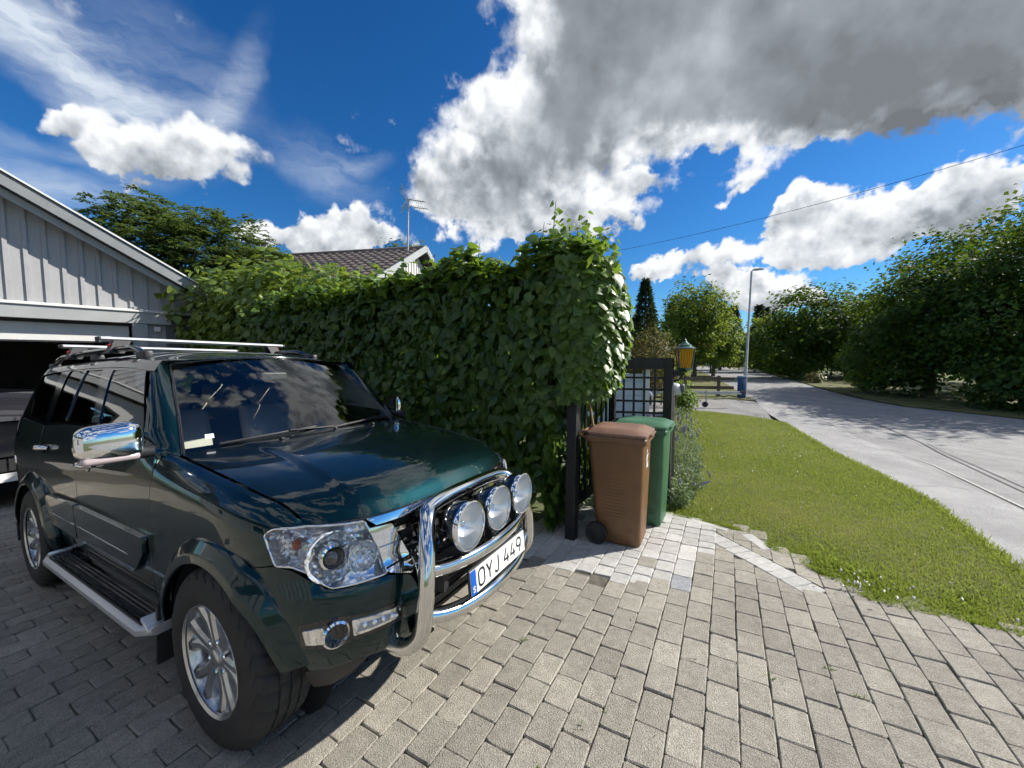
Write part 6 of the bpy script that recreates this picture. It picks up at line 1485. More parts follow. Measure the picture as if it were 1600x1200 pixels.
# house with pale boards left of the drive (mirrored in the car doors)
def side_house():
    P=c2w(-3.5,-5.6); t=bpy.data.objects.new('board_house',None); t.matrix_world=Matrix.Translation((P.x,P.y,G(P.x,P.y)))@Matrix.Rotation(math.atan2(CX.y,CX.x),4,'Z'); link(t,None,'pale board house along the left of the drive, mirrored in the car doors','house')
    m=MB(); m.box((0,-.1,1.5),(10.5,.2,3.0)); m.build('wall',SID,t)
    for k in range(26): m=MB(); m.box((-5.1+.4*k,.014,1.5),(.06,.03,2.95)); m.build('batten',DKBL,t)
    m=MB(); m.raw([(-5.6,.5,2.85),(5.6,.5,2.85),(5.6,-3.2,4.6),(-5.6,-3.2,4.6),(-5.6,.5,3.0),(5.6,.5,3.0),(5.6,-3.2,4.75),(-5.6,-3.2,4.75)],[(0,1,2,3),(4,5,6,7),(0,1,5,4),(1,2,6,5),(3,0,4,7)]); m.build('roof',FASC,t)
    for x in (-2.5,1.8):
        m=MB(); m.box((x,.02,1.5),(1.1,.06,1.2)); w=m.build('window_frame',WHITE,t); m=MB(); m.box((x,.055,1.5),(.95,.01,1.05)); m.build('pane',DARKLENS,w)
side_house()

# ================================================================== house with tiled roof behind the hedge
def tiled_house():
    A=Vector((-3.06,14.0,5.54)); d=Vector((.983,-.18,0)); q=Vector((-.18,-.983,0)); sl=.51; t=empty('tiled_house',(A.x,A.y,G(0,10)),0,'house with grey-brown tiled roof and white gable behind the hedge','house')
    L=Vector(t.location); TILE=mat('grey_brown_roof_tile',(.17,.135,.115),.75,var=.25,vscale=3,bump=.3,bscale=30)
    W=3.6; LEN=9.0
    # roof deck (both slopes)
    m=MB()
    for s in (1,-1):
        a=A-L; e=a+q*W*s-Vector((0,0,W*sl)); m.raw([a,e,e-d*LEN,a-d*LEN],[(0,1,2,3)])
        m.raw([v-Vector((0,0,.12)) for v in (a,e,e-d*LEN,a-d*LEN)],[(3,2,1,0)])
    m.build('roof_deck',mat('roof_underlay',(.03,.028,.027),.9),t)
    # pantiles: each a small S-curved piece, the ones in view first
    V0=[];F0=[]; nx=5
    for j in range(2):
        for i in range(nx): 
            x=i/(nx-1); V0.append((x*.30,-.36*j,.035*math.sin(x*2*math.pi)*.6+.03+(0.0 if j==0 else .022)))
    for i in range(nx): V0.append((i/(nx-1)*.30,-.36,-.01))
    for i in range(nx-1): F0+= [(i,nx+i,nx+i+1,i+1),(nx+i,2*nx+i,2*nx+i+1,nx+i+1)]
    me=mesh('roof_tile',V0,F0,True,None,TILE)
    qs=(q-Vector((0,0,sl))).normalized(); nrm=d.cross(-qs)
    if nrm.z<0: nrm=-nrm
    M3=Matrix((-d,-qs,nrm)).transposed(); cnt=0; rest=MB()
    for r in range(int(W*math.hypot(1,sl)/.34)):
        for c in range(int(LEN/.30)):
            o=A-L-d*(.30*c)+qs*(.34*r)+nrm*.02
            p=project(o+L); vis=p[1]<462
            if cnt<300 and vis and p[0]>425:
                b=bpy.data.objects.new('roof_tile',me); b.matrix_local=Matrix.Translation(o)@M3.to_4x4(); COL.objects.link(b); b.parent=t; cnt+=1
            else: rest.raw([tuple(M3@Vector(v)+o) for v in V0],F0)
    rest.build('roof_tile_field',TILE,t,smooth=60,kind='stuff')
    m=MB(); m.tube([A-L+Vector((0,0,.04)),A-L-d*LEN+Vector((0,0,.04))],.10,8); m.build('ridge',TILE,t,smooth=60)
    # gable wall, boards, barge boards
    g0=A-L-d*.35; m=MB(); e1=g0+q*(W-.35)-Vector((0,0,(W-.35)*sl+.15)); e2=g0-q*(W-.35)-Vector((0,0,(W-.35)*sl+.15)); m.raw([g0-Vector((0,0,.15)),e1,Vector((e1.x,e1.y,0)),Vector((e2.x,e2.y,0)),e2],[(0,1,2,3,4)]); m.build('gable_wall',WHITE,t)
    for k in range(-15,16):
        c=g0+q*(.21*k)+d*.012; h=A.z-L.z-abs(.21*k)*sl-.2; m=MB(); m.bar((c.x,c.y,0),(c.x,c.y,h),.03,.045,up=tuple(d)); m.build('batten',WHITE,t)
    for s in (1,-1):
        m=MB(); a=A-L+Vector((0,0,.03)); e=a+q*W*s-Vector((0,0,W*sl)); m.bar(a+d*.05,e+d*.05,.05,.20); m.build('barge_board',FASC2,t)
    m=MB(); f=A-L+q*(W-.35); bk=f-d*LEN; m.raw([(f.x,f.y,0),(f.x,f.y,3.6-L.z),(bk.x,bk.y,3.6-L.z),(bk.x,bk.y,0)],[(0,1,2,3)]); m.build('front_wall',WHITE,t)
    m=MB(); c=A-L-d*7.6+q*.8; m.tube([(c.x,c.y,c.z-.6),(c.x,c.y,c.z+.15)],.06,8); m.lathe([(.09,0),(.09,.05),(.05,.08)],10,(c.x,c.y,c.z+.15)); m.build('vent_pipe',mat('dark_metal',(.04,.04,.04),.5,.5),t)
    return A
hA=tiled_house()
def antenna():
    x,y=-3.62,13.75; t=empty('roof_antenna',(x,y,4.9),R(20),'grey television antenna on a tall mast above the tiled roof','antenna'); m=MB(); m.tube([(0,0,0),(.06,0,2.35)],.03,8); m.build('mast',METAL,t)
    m=MB(); m.tube([(-.05,.0,2.28),(.62,-.1,2.22)],.018,6); boom=m.build('boom',METAL,t)
    for k in range(9): m=MB(); x0=.05+.06*k; m.tube([(x0,-.18,2.27-.005*k),(x0,.18,2.27-.005*k)],.007,5); m.build('dipole',METAL,boom)
    for s,zc in ((1,2.40),(-1,2.12)):
        for i in range(5): m=MB(); z=zc+s*(.02+.05*i); xx=-.08-.04*i+.0; m.tube([(xx+.06,-.30,z),(xx+.06,.30,z)],.008,5); m.build('reflector_rod',METAL,boom)
        for yy in (-.3,.3): m=MB(); m.tube([(-.02,yy,zc),(-.20,yy,zc+s*.24)],.009,5); m.build('reflector_frame',METAL,boom)
    m=MB()
    for k in range(6): m.tube([(.30+.07*k,-.22,2.02),(.30+.07*k,.22,2.05)],.006,5)
    m.tube([(.25,0,2.03),(.75,0,2.03)],.014,6); m.tube([(.05,0,2.05),(.3,0,2.03)],.012,6); m.build('lower_array',METAL,t)
antenna()
# ---- garden behind the lattice: pale blue shed, lavender bed, dark bench rails
def shed():
    t=empty('garden_shed',(1.95,6.6,G(2,6.6)),R(12),'small pale blue boarded shed seen through the lattice','shed'); PB=mat('pale_blue_boards',(.52,.60,.66),.6,var=.06,vscale=6)
    for k in range(12): m=MB(); m.box((-.2,0,.06+.125*k),(1.1,.03,.119),Matrix.Rotation(.06,3,'X')); m.build('board',PB,t)
    m=MB(); m.box((-.2,.5,.75),(1.06,.9,1.45)); m.build('shed_core',PB,t)
    m=MB(); m.box((.37,-.01,.78),(.09,.09,1.56)); m.build('corner_board',WHITE,t)
    m=MB(); m.raw([(-.95,-.25,1.60),(.50,-.25,1.60),(.50,1.0,1.72),(-.95,1.0,1.72),(-.95,-.25,1.66),(.50,-.25,1.66),(.50,1.0,1.78),(-.95,1.0,1.78)],[(0,1,2,3),(4,5,6,7),(0,1,5,4),(1,2,6,5),(3,0,4,7)]); m.build('roof',mat('dark_roof_felt2',(.045,.045,.05),.9),t)
shed()
for k,(x,y,lab) in enumerate(((1.75,5.5,'lavender bush in front of the pale blue shed'),(2.3,5.9,'lavender bush right of the shed seen through the lattice'))):
    t=empty('lavender_bush',(x,y,G(x,y)),0,lab,'plant','lavender behind the lattice'); n=420; P=np.c_[RNG.normal(0,.22,n),RNG.normal(0,.2,n),np.zeros(n)]; V,F,tt=blades(P,RNG.uniform(.3,.75,n),RNG.uniform(.006,.01,n),RNG.uniform(0,1,n),.45,.54); add('stalks',fastmesh('stalks',V,F,CATM,tt),t,kind='stuff')
    m=MB()
    for q in range(90): m.lathe([(.004,0),(.014,.02),(.012,.05),(.003,.09)],5,(RNG.normal(0,.3),RNG.normal(0,.2),RNG.uniform(.5,.8)),(RNG.normal(0,.2),RNG.normal(0,.2),1))
    m.build('flower_spikes',LAV,t,kind='stuff')

# ================================================================== trees
def leafset(P,N,size,lm,tmu=.5,tsd=.22,LV=DIAM_V,LF=DIAM_F,name='crown',zt=-.3,tint=None):
    k=len(P); T=np.array((0,0,zt))+RNG.normal(0,.7,(k,3)); t=np.clip(RNG.normal(tmu,tsd,k),0,1) if tint is None else tint
    V,F,tt=leaves(P,frames(N,T),size,LV,LF,t,.06); return fastmesh(name,V,F,lm,tt,True)
def tree(name,label,loc,h,blobs,n,size,lm,group=None,trunk=.16,clump=.55,tmu=.45,cat='tree',per=34,lift=.0,wood=BARK,gaps=.75):
    """tapered trunk, limbs to the leaf clumps, and clumps of small leaves through the crown's volume"""
    t=empty(name,loc,0,label,cat,group); C=[];Cn=[]
    nc=max(8,n//per); vol=np.array([b[3]*b[4]*b[5] for b in blobs])**.75; cnt=np.maximum(3,(nc*vol/vol.sum()).astype(int))
    for b,c in zip(blobs,cnt):
        u=unit(RNG.normal(0,1,(c,3))); r=RNG.uniform(.25,1.,c)**.42; lump=1+.25*fnoise(u[:,0]*2.4+b[0],u[:,1]*2.4+u[:,2]*2.4,2.5,int(abs(b[0]*17+b[2]*3))%97)
        C.append(u*(r*lump)[:,None]*np.array(b[3:6])+np.array(b[:3])); Cn.append(u)
    C=np.concatenate(C); Cn=np.concatenate(Cn); ok=C[:,2]>.15; C=C[ok]; Cn=Cn[ok]
    m=per; cs=clump*RNG.uniform(.6,1.35,len(C)); k=len(C)*m
    off=RNG.normal(0,1,(len(C),m,3))*cs[:,None,None]*np.array((.5,.5,.34)); P=(C[:,None]+off).reshape(-1,3)
    N=(np.repeat(Cn,m,0)*.55+np.array((0,0,.75))+RNG.normal(0,.45,(k,3)))
    ct=np.repeat(np.clip(RNG.normal(tmu,.17,len(C)),0,1),m)+RNG.normal(0,.14,k)
    ok=P[:,2]>.05; add('crown',leafset(P[ok],N[ok],RNG.uniform(.7,1.3,ok.sum())*size,lm,tint=np.clip(ct[ok],0,1)),t,kind='stuff')
    cz=np.mean([b[2] for b in blobs]); topz=max(b[2]+b[5]*.55 for b in blobs); b=MB(); wob=[(random.gauss(0,.03)*h*.3,random.gauss(0,.03)*h*.3) for _ in range(6)]
    tp=[(wob[i][0]*i/5,wob[i][1]*i/5,-.2+(topz+.2)*i/5) for i in range(6)]; b.tube(tp,[trunk*1.25,trunk,trunk*.82,trunk*.6,trunk*.38,trunk*.12],8); b.build('trunk',wood,t,smooth=60)
    b=MB()
    for q in RNG.permutation(len(C))[:min(34,len(C))]:
        e=Vector(C[q]); s=min(.85,max(.12,e.z/topz*.62)); i=min(4,int(s*5)); p0=Vector(tp[i])+(Vector(tp[i+1])-Vector(tp[i]))*(s*5-i); mid=p0.lerp(e,.55)+Vector((0,0,.12*h*.2)); b.tube([p0,mid,e],[trunk*.30,trunk*.17,trunk*.05],5)
    b.build('limbs',wood,t,smooth=60,kind='stuff')
    return t
MAPLE=leafmat('maple_leaves',(.016,.045,.008),(.065,.125,.016),(.17,.27,.02),rough=.62,thick=.30,spec=.22); MIDG=leafmat('mid_green_leaves',(.035,.080,.014),(.11,.18,.03),(.26,.38,.04),rough=.62,thick=.32,spec=.22); WILLOW=leafmat('yellow_green_leaves',(.055,.105,.016),(.17,.235,.04),(.33,.42,.05),rough=.62,thick=.35,spec=.22); ROWAN=leafmat('rowan_leaves',(.035,.075,.022),(.105,.165,.05),(.20,.28,.06),rough=.62,thick=.28,spec=.22); SPRUCE=leafmat('spruce_needles',(.016,.035,.014),(.05,.085,.03),(.08,.12,.03),rough=.62,thick=.15,spec=.22); COPPER=leafmat('copper_leaves',(.05,.065,.018),(.14,.125,.042),(.22,.18,.05),rough=.62,thick=.3,spec=.22); FARP=leafmat('far_pine_needles',(.022,.045,.028),(.06,.09,.05),(.08,.12,.05),rough=.62,thick=.15,spec=.22)
# right-hand roadside
tree('maple_tree','huge dark maple nearest the road at the right edge',(20.3,13.6,-.05),9,[(0,0,4.6,3.6,3.6,3.4),(-1.6,.4,3.2,3.2,2.6,2.8),(1.5,1,6.2,2.8,2.8,2.2),(-2.2,-.9,1.7,2.2,2.2,1.6),(.8,-2.0,2.2,2.6,2.0,2.2)],30000,.19,MAPLE,'roadside trees on the right',.26,.62,.38)
tree('maple_tree','dark maple sloping down to the grassy gap, left of the huge one',(18.6,17.2,-.05),6.5,[(0,0,3.4,2.5,2.5,2.6),(-1.1,.3,1.9,2.0,2.0,1.8),(.9,.2,4.8,1.9,1.9,1.6)],16000,.19,MAPLE,'roadside trees on the right',.2,.55,.36)
tree('maple_tree','maple crown rising behind the two nearest roadside maples',(24.5,20.0,-.05),10,[(0,0,6.0,4.0,4.0,3.0),(-2.0,1,4.2,3.0,3.0,2.8)],15000,.22,MAPLE,'roadside trees on the right',.26,.7,.42)
shrub('roadside_bush','dark low undergrowth under the huge roadside maple','shrub',(16.9,10.6,-.05),[(0,0,.8,1.6,1.8,1.0),(1.2,-1.6,.9,1.8,1.8,1.2),(-.6,1.8,.7,1.2,1.4,.9)],4200,.20,MAPLE,None,'diam',4,tmu=.3)
shrub('roadside_bush','bright low sapling at the edge of the sunlit grassy gap','shrub',(17.9,19.6,-.05),[(0,0,1.0,.8,.8,1.0),(-.4,.5,1.7,.6,.6,.7)],1500,.18,WILLOW,None,'diam',4,tmu=.4)
tree('alder_tree','round dark tree in the middle of the right roadside',(24.6,31.5,-.05),8.2,[(0,0,4.9,3.6,3.6,3.0),(-1.6,0,2.8,3.0,3.0,2.5),(1.5,.6,3.4,3.0,3.0,2.7)],15000,.27,MAPLE,'roadside trees on the right',.25,.75,.42)
tree('alder_tree','dark tree filling the gap behind the round roadside tree',(29.5,34,-.05),7.6,[(0,0,4.4,3.0,3.0,2.8),(1.0,0,2.2,2.8,2.8,2.0)],8000,.28,MAPLE,'roadside trees on the right',.22,.8,.4)
shrub('roadside_bush','dry olive bush beside the grassy gap','shrub',(20.6,26.3,-.05),[(0,0,.35,.55,.6,.42)],420,.15,leafmat('dry_olive_leaves',(.06,.07,.02),(.16,.15,.05),(.2,.2,.06)),None,'diam',3)
tree('birch_tree','lighter green tree beyond the round roadside tree',(30.6,46,-.05),7,[(0,0,4.0,3.0,3.0,2.6),(-1.5,0,2.4,2.4,2.4,2.0)],6000,.34,WILLOW,'roadside trees on the right',.2,.85,.35)
tree('birch_tree','yellow-green tree left of the lamp post',(29.0,54,-.05),6.5,[(0,0,3.6,2.6,2.6,2.6),(1.4,0,2.2,2.2,2.2,1.8)],5000,.36,WILLOW,'roadside trees on the right',.2,.8,.45)
for k,(x,y,r) in enumerate(((27.0,38.5,1.5),(30.0,43.5,1.5),(33.0,49.0,1.6),(36.0,55.0,1.7),(39.5,62,1.9))):
    shrub('clipped_hedge',('nearest','second','middle','fourth','farthest')[k]+' section of the dark hedge along the right side of the road','hedge',(x,y,-.05),[(0,0,1.1,r,2.6,1.3)],2200,.26,MAPLE,'hedge along the road','diam',3,tmu=.32)
# left of the road
tree('willow_tree','broad yellow-green willow left of the road',(14.6,31,-.05),7.7,[(0,0,5.6,2.5,2.5,2.1),(-1.0,0,4.0,2.0,2.0,2.2),(1.0,.4,4.4,1.9,1.9,2.2),(0,0,2.8,1.7,1.7,1.4)],12000,.24,WILLOW,None,.2,.6,.30,wood=mat('willow_bark',(.12,.10,.08),.9,var=.2))
tree('maple_tree','smaller rounded green tree between the willow and the lamp post',(19.0,36.5,-.05),6.0,[(0,0,3.9,2.0,2.0,1.8),(.3,0,2.4,1.7,1.7,1.5)],6000,.26,MIDG,None,.16,.6,.5)
def conifer(name,label,loc,h,r,n,size,lm,group=None):
    t=empty(name,loc,0,label,'tree',group); z=RNG.uniform(.06,1,n)**1.1; lay=(z*h/.42)%1; rr=r*(1-z)**.85*(.72+.38*(1-lay))*RNG.uniform(.25,1,n)**.4+.03; a=RNG.uniform(0,2*np.pi,n); P=np.c_[rr*np.cos(a),rr*np.sin(a),z*h-rr*.22]; N=np.c_[np.cos(a)*.4,np.sin(a)*.4,np.ones(n)]+RNG.normal(0,.4,(n,3)); P=P[P[:,2]>.05]
    k=len(P); N=N[:k]; T=np.c_[P[:,:2]/np.maximum(.05,np.hypot(P[:,0],P[:,1]))[:,None],np.full(k,-.25)]+RNG.normal(0,.3,(k,3)); V,F,tt=leaves(P,frames(N,T),RNG.uniform(.7,1.3,k)*size,DIAM_V*np.array((.55,1,1)),DIAM_F,RNG.uniform(0,1,k)); add('crown',fastmesh('crown',V,F,lm,tt),t,kind='stuff'); b=MB(); b.tube([(0,0,-.1),(0,0,h*.95)],[r*.10,r*.012],8); b.build('trunk',BARK,t,smooth=60); return t
conifer('spruce_tree','dark pointed spruce just right of the vine hedge',(7.5,22,-.05),6.1,1.35,7000,.22,SPRUCE)
conifer('spruce_tree','second dark spruce tucked behind the first one',(6.2,24.5,-.05),5.6,1.3,4500,.24,SPRUCE)
shrub('copper_shrub','bronze and olive shrub behind the lantern','shrub',(5.1,14.2,-.05),[(0,0,1.5,1.0,.9,1.35),(-.6,.2,1.2,.8,.8,1.1)],5500,.10,COPPER,None,'diam',5,tmu=.35)
shrub('garden_shrub','bright green shrub directly behind the lantern post','shrub',(8.3,20.5,-.05),[(0,0,.9,.95,.8,1.0),(.4,0,.8,.7,.7,.8)],2600,.14,WILLOW,None,'diam',4,tmu=.3)
shrub('garden_shrub','green shrub at the end of the picket fence beside the trailer','shrub',(5.25,12.1,-.05),[(0,0,.42,.5,.45,.5),(.35,.3,.35,.4,.4,.4)],1900,.085,MIDG,None,'diam',4,tmu=.6)
shrub('garden_shrub','yellow-flowered low shrub behind the rail fence','shrub',(8.1,18.9,-.05),[(0,0,.35,.8,.5,.4)],900,.10,WILLOW,None,'diam',3)
tree('garden_tree','green tree crown above the shrub and the white gate, beyond the willow',(17.2,44,-.05),5,[(0,0,2.8,3.2,2.5,2.2)],3500,.34,MIDG,None,.18,.8,.4)
# rowan behind the garage
def rowan():
    loc=(-11.3,13.2,-.25); t=empty('rowan_tree',loc,0,'feathery rowan tree rising behind the garage roof','tree'); C=[]
    for b,c in (((.2,0,5.0,2.7,2.2,2.0),520),((-1.2,.2,6.1,1.7,1.5,1.5),300),((1.6,-.3,5.2,1.9,1.6,1.6),330),((3.2,-.5,4.5,1.4,1.2,1.1),190),((-2.3,0,5.0,1.2,1.1,1.4),170),((.6,0,3.4,2.8,2.2,1.6),260)):
        u=unit(RNG.normal(0,1,(c,3))); r=RNG.uniform(.2,1,c)**.45; C.append(u*(r*(1+.2*fnoise(u[:,0]*3,u[:,2]*3+u[:,1]*2,3,7)))[:,None]*np.array(b[3:6])+np.array(b[:3]))
    C=np.concatenate(C); Ps=[];Ns=[];Ts=[]
    for c in C:
        for q in range(3): # a pinnate leaf: rows of leaflets on a drooping rachis
            a=RNG.uniform(0,2*np.pi); d=np.array((np.cos(a),np.sin(a),RNG.uniform(-.35,.45))); d/=np.linalg.norm(d); s=np.cross(d,(0,0,1)); s/=np.linalg.norm(s); k=7; L=RNG.uniform(.28,.42)
            for i in range(k):
                p=c+d*L*i/k+np.array((0,0,-.10*(i/k)**2)); 
                for sg in (-1,1): Ps.append(p); Ns.append(np.array((0,0,1))+RNG.normal(0,.25,3)); Ts.append(s*sg+d*.5)
    P=np.array(Ps); k=len(P); V,F,tt=leaves(P,frames(np.array(Ns),np.array(Ts)),RNG.uniform(.10,.15,k),DIAM_V*np.array((.8,1,1)),DIAM_F,np.clip(RNG.normal(.45,.22,k),0,1)); add('crown',fastmesh('crown',V,F,ROWAN,tt),t,kind='stuff')
    b=MB(); b.tube([(0,0,0),(.1,0,1.6),(.15,0,3.4),(0,0,5.6)],[.13,.11,.08,.02],8); b.build('trunk',BARK,t,smooth=60); b=MB()
    for q in RNG.permutation(len(C))[:90]: e=Vector(C[q]); p0=Vector((.12,0,min(4.8,e.z*.6))); b.tube([p0,p0.lerp(e,.5)+Vector((0,0,.25)),e],[.035,.02,.006],5)
    b.build('limbs',BARK,t,smooth=60,kind='stuff')
rowan()
shrub('dense_shrub','dense dark shrub under the rowan behind the garage eave','shrub',(-8.2,11.6,-.25),[(0,0,2.3,2.4,1.2,1.7),(1.8,0,2.1,1.6,1.2,1.5)],5000,.14,MIDG,None,'diam',5,tmu=.35)
for k,(x,y,h,lab) in enumerate(((-6.7,26,9.6,'small tree top above the middle of the tiled ridge'),(-8.4,27,9.2,'small tree top above the left half of the tiled ridge'),(-11.5,28,8.6,'small tree top at the vent pipe above the ridge'))):
    tree('garden_tree',lab,(x,y,-.2),h,[(0,0,h-1.6,1.4,1.4,1.5),(.6,0,h-2.6,1.6,1.6,1.4)],2600,.2,ROWAN,'tree tops above the tiled roof',.14,.5,.5)
# far pines and woodland edge
k=0
for x,y,h in ((30,95,12),(34,92,13),(39,96,15),(44,98,14),(48,95,17),(53,99,16),(58,102,15),(63,99,15),(68,104,15),(74,100,14)):
    conifer('pine_tree',('first','second','third','fourth','fifth','sixth','seventh','eighth','ninth','tenth')[k]+' far pine on the skyline, counted from the left',(x+RNG.normal(0,.6),y,-.05),h,3.0+RNG.uniform(0,1),2200,1.1,FARP,'far pines on the skyline'); k+=1
# dense tree belt behind the roadside trees on the right, and behind the left gardens, reads as one mass
def belt(name,label,pts,n,hr,size,lm):
    A=np.array(pts,float); i=RNG.integers(0,len(A)-1,n); u=RNG.uniform(0,1,n); c=A[i]+(A[i+1]-A[i])*u[:,None]; hh=hr[0]+(hr[1]-hr[0])*(.5+.5*fnoise(c[:,0]*.25,c[:,1]*.25,2.2,33)); z=RNG.uniform(0,1,n)**.7*hh; P=np.c_[c+RNG.normal(0,1.2,(n,2)),z]
    add(name,leafset(P,RNG.normal(0,.5,(n,3))+np.array((-.3,-.3,.7)),RNG.uniform(.7,1.3,n)*size,lm,.45,.25,name=name),None,kind='stuff',label=label,cat='woodland')
belt('far_wood','distant green wood closing the view behind the bend of the road',[(8,70),(20,84),(34,84),(52,78),(64,70),(80,60)],9000,(5,10),1.0,MIDG)
belt('right_wood','dense dark wood behind the roadside trees on the right',[(45,62),(36,44),(32,30),(31,20),(32,8)],11000,(5,8),.55,MAPLE)
belt('left_wood','green garden trees closing the view behind the spruce',[(2,34),(9,38),(13,42),(18,52)],5000,(3,5),.5,MIDG)

# ================================================================== street furniture
GALV=mat('galvanised_steel',(.42,.43,.43),.5,.35,var=.12,vscale=6)
def lamp():
    t=empty('street_lamp',(10.75,17.8,-.05),0,'tall galvanised street lamp beside the blue post','street lamp'); m=MB(); m.tube([(0,0,-.1),(0,0,1.2),(.02,0,1.22),(.1,0,5.62)],[.075,.075,.055,.038],12); m.build('pole',GALV,t,smooth=60)
    m=MB(); m.tube([(.1,0,5.6),(.16,0,5.68),(.3,0,5.70)],.025,8); m.build('arm',GALV,t,smooth=60); m=MB(); m.box((.40,0,5.71),(.42,.16,.085),Matrix.Rotation(R(-6),3,'Y'),bev=.03); hd_=m.build('lamp_head',GALV,t,smooth=50); m=MB(); m.box((.42,0,5.67),(.26,.11,.02),Matrix.Rotation(R(-6),3,'Y')); m.build('lamp_lens',REFL,hd_)
    m=MB(); m.box((-.02,-.077,.75),(.09,.01,.30)); m.build('service_hatch',GALV,t)
lamp()
def bluepost():
    t=empty('cable_cabinet',(9.85,16.55,-.05),R(20),'narrow dark blue cabinet post at the verge corner','cabinet'); B=mat('blue_plastic',(.012,.055,.16),.5,var=.08,vscale=5); m=MB(); m.box((0,0,.44),(.26,.22,.88),bev=.02); m.build('body',B,t,smooth=40); m=MB(); m.box((0,0,.91),(.29,.25,.07),bev=.02); m.build('cap',mat('pale_blue_cap',(.13,.21,.33),.5),t,smooth=40)
bluepost()
def rail_fence():
    a=np.array((9.35,17.3)); b=np.array((5.2,17.9)); t=empty('rail_fence',(a[0],a[1],-.05),0,'two-rail brown wooden fence along the neighbour drive','fence'); BW=mat('brown_fence_wood',(.115,.085,.06),.8,var=.3,vscale=8,stretch=(.2,1,1))
    d=b-a
    for k in (0.02,.36,.70,.98): p=d*k; m=MB(); m.box((p[0],p[1],.45),(.10,.10,.95)); m.build('post',BW,t)
    for z in (.38,.78): m=MB(); m.bar((.55,-.07,z),(d[0],d[1]-.07,z+.04),.035,.14); m.build('rail',BW,t)
rail_fence()
def trailer():
    t=empty('boat_trailer',(5.9,13.6,-.05),R(-4),'galvanised trailer frame with jockey wheel parked on the neighbour drive','trailer')
    m=MB(); m.bar((2.1,0,.50),(-.6,0,.52),.08,.10); m.build('drawbar',GALV,t)
    for s in (-.5,.5): m=MB(); m.bar((.3,s*.2,.52),(-2.6,s*1.4,.54),.05,.08); m.build('side_member',GALV,t)
    m=MB(); m.bar((-1.4,-.8,.52),(-1.4,.8,.52),.05,.08); m.build('cross_member',GALV,t)
    m=MB(); m.box((2.15,0,.53),(.22,.09,.08),bev=.02); m.build('coupling',BLKP,t)
    m=MB(); m.tube([(.9,-.06,.62),(.9,-.06,.20)],.022,8); m.build('jockey_tube',GALV,t); m=MB(); m.lathe([(.02,-.03),(.095,-.03),(.10,0),(.095,.03),(.02,.03)],18,(.87,-.06,.10),(0,1,0)); m.build('jockey_wheel',RUBBER,t,smooth=40)
    m=MB(); m.tube([(1.2,-.06,.44),(1.4,-.06,.40),(1.5,-.06,.36),(1.65,-.06,.42),(1.9,-.06,.36),(2.0,-.06,.42)],.018,5); m.build('safety_cable',BLKP,t)
    for s in (-1,1):
        m=MB(); m.lathe([(.14,-.07),(.27,-.07),(.29,0),(.27,.07),(.14,.07),(.001,.05)],24,(-1.5,s*.85,.29),(0,s,0)); m.build('wheel',RUBBER,t,smooth=40)
        m=MB(); m.tube([(-1.5+.36*math.cos(a),s*.85,.31+.36*math.sin(a)) for a in np.linspace(.15,math.pi-.15,14)],.05,6); m.build('mudguard',SILVERP,t,smooth=50)
trailer()
def boat_cover():
    t=empty('outboard_cover',(4.75,11.35,-.05),R(-30),'white and grey outboard motor hood behind the picket fence','motor'); m=MB(); m.lathe([(.10,.62),(.20,.66),(.23,.78),(.21,.90),(.14,.98),(.001,1.0)],18); m.build('cowl',mat('grey_white_plastic',(.5,.52,.54),.35),t,smooth=50); m=MB(); m.lathe([(.07,0),(.08,.3),(.09,.63)],12); m.build('leg',BLKP,t,smooth=50); m=MB(); m.box((.24,0,.86),(.13,.20,.22),bev=.05); m.build('grey_hood',mat('dark_grey_plastic',(.10,.12,.13),.4),t,smooth=50)
boat_cover()
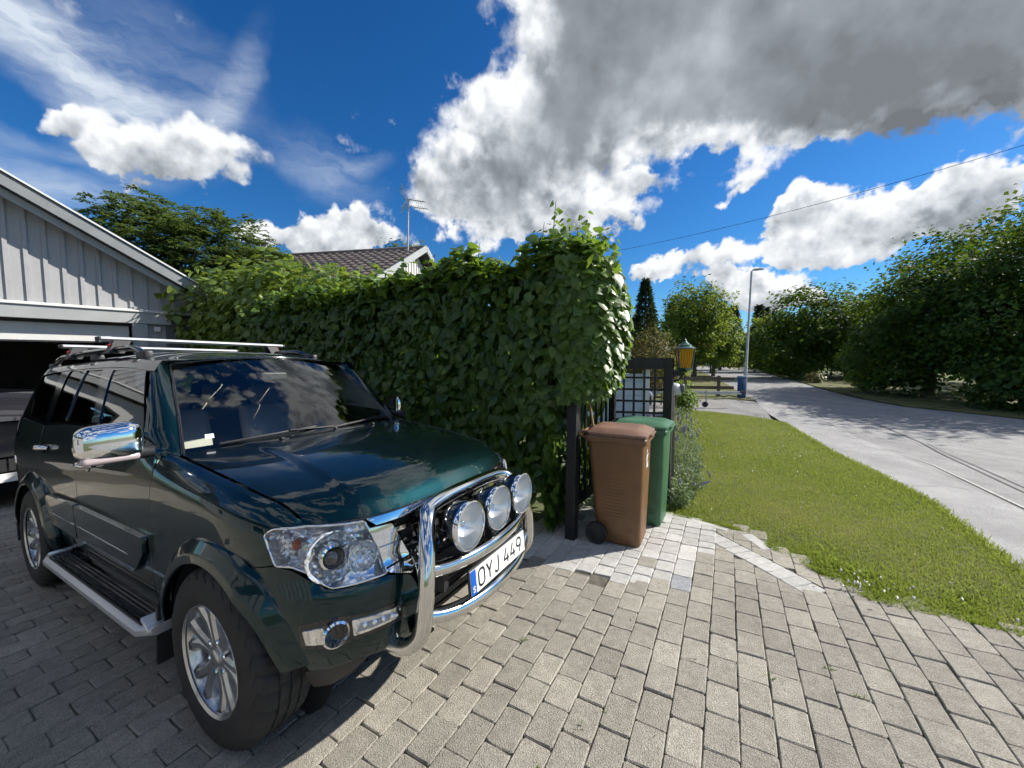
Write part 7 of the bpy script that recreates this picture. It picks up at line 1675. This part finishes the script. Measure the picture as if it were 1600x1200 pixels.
# far house with double garage doors at the bend
def far_house():
    t=empty('far_house',(44.5,80.5,-.05),R(-28),'small pale house with double doors at the end of the road','house'); m=MB(); m.box((0,0,1.9),(7.4,6,3.8)); m.build('wall',WHITE,t); m=MB(); m.raw([(-4,-3.5,3.7),(4,-3.5,3.7),(4,0,6.0),(-4,0,6.0),(-4,3.5,3.7),(4,3.5,3.7)],[(0,1,2,3),(3,2,5,4)]); m.build('roof',mat('slate_grey_roof',(.13,.13,.14),.8),t)
    for x in (-1.0,1.0): m=MB(); m.box((x,-3.03,1.4),(1.8,.08,2.6)); m.build('garage_door',mat('grey_door_paint',(.30,.29,.28),.6) if x<0 else bpy.data.materials['grey_door_paint'],t)
    m=MB(); m.box((3.0,-3.03,2.2),(.9,.06,1.2)); m.build('window',DARKLENS,t)
far_house()
shrub('far_shrub','brownish shrub bed before the far house','shrub',(40.0,72,-.05),[(0,0,.7,3.2,1.2,.9)],900,.4,COPPER,None,'diam',2)
for k,(x,y,lab) in enumerate(((21.8,42.5,'short dark bollard on the left road edge'),(30.2,50.0,'short dark post beside the flat stone on the right road edge'))):
    t=empty('road_post',(x,y,-.05),0,lab,'post','posts by the bend'); m=MB(); m.box((0,0,.45),(.14,.14,.9),bev=.02); m.build('shaft',BLACKW,t); m=MB(); m.box((0,0,.93),(.17,.17,.06)); m.build('cap',BLACKW,t)
# overhead wires
def wire(a,b,sag,label,r=.012):
    a=np.array(a);b=np.array(b); m=MB(); m.tube([tuple(a+(b-a)*u-np.array((0,0,sag*4*u*(1-u)))) for u in np.linspace(0,1,26)],r,5); m.build('overhead_wire',mat('cable_black',(.02,.02,.02),.6) if 'cable_black' not in bpy.data.materials else bpy.data.materials['cable_black'],None,label=label,cat='wire',group='overhead wires')
wire((6.5,25,8.4),(22,14.5,10.35),.35,'long thin overhead wire crossing the sky on the right',.011)
for k,z in enumerate((3.95,4.12,4.28)): wire((24,34,3.3+.12*k),(17.5,10.0,z+.1),.25,('lowest','middle','topmost')[k]+' of the three wires before the dark roadside trees',.010)
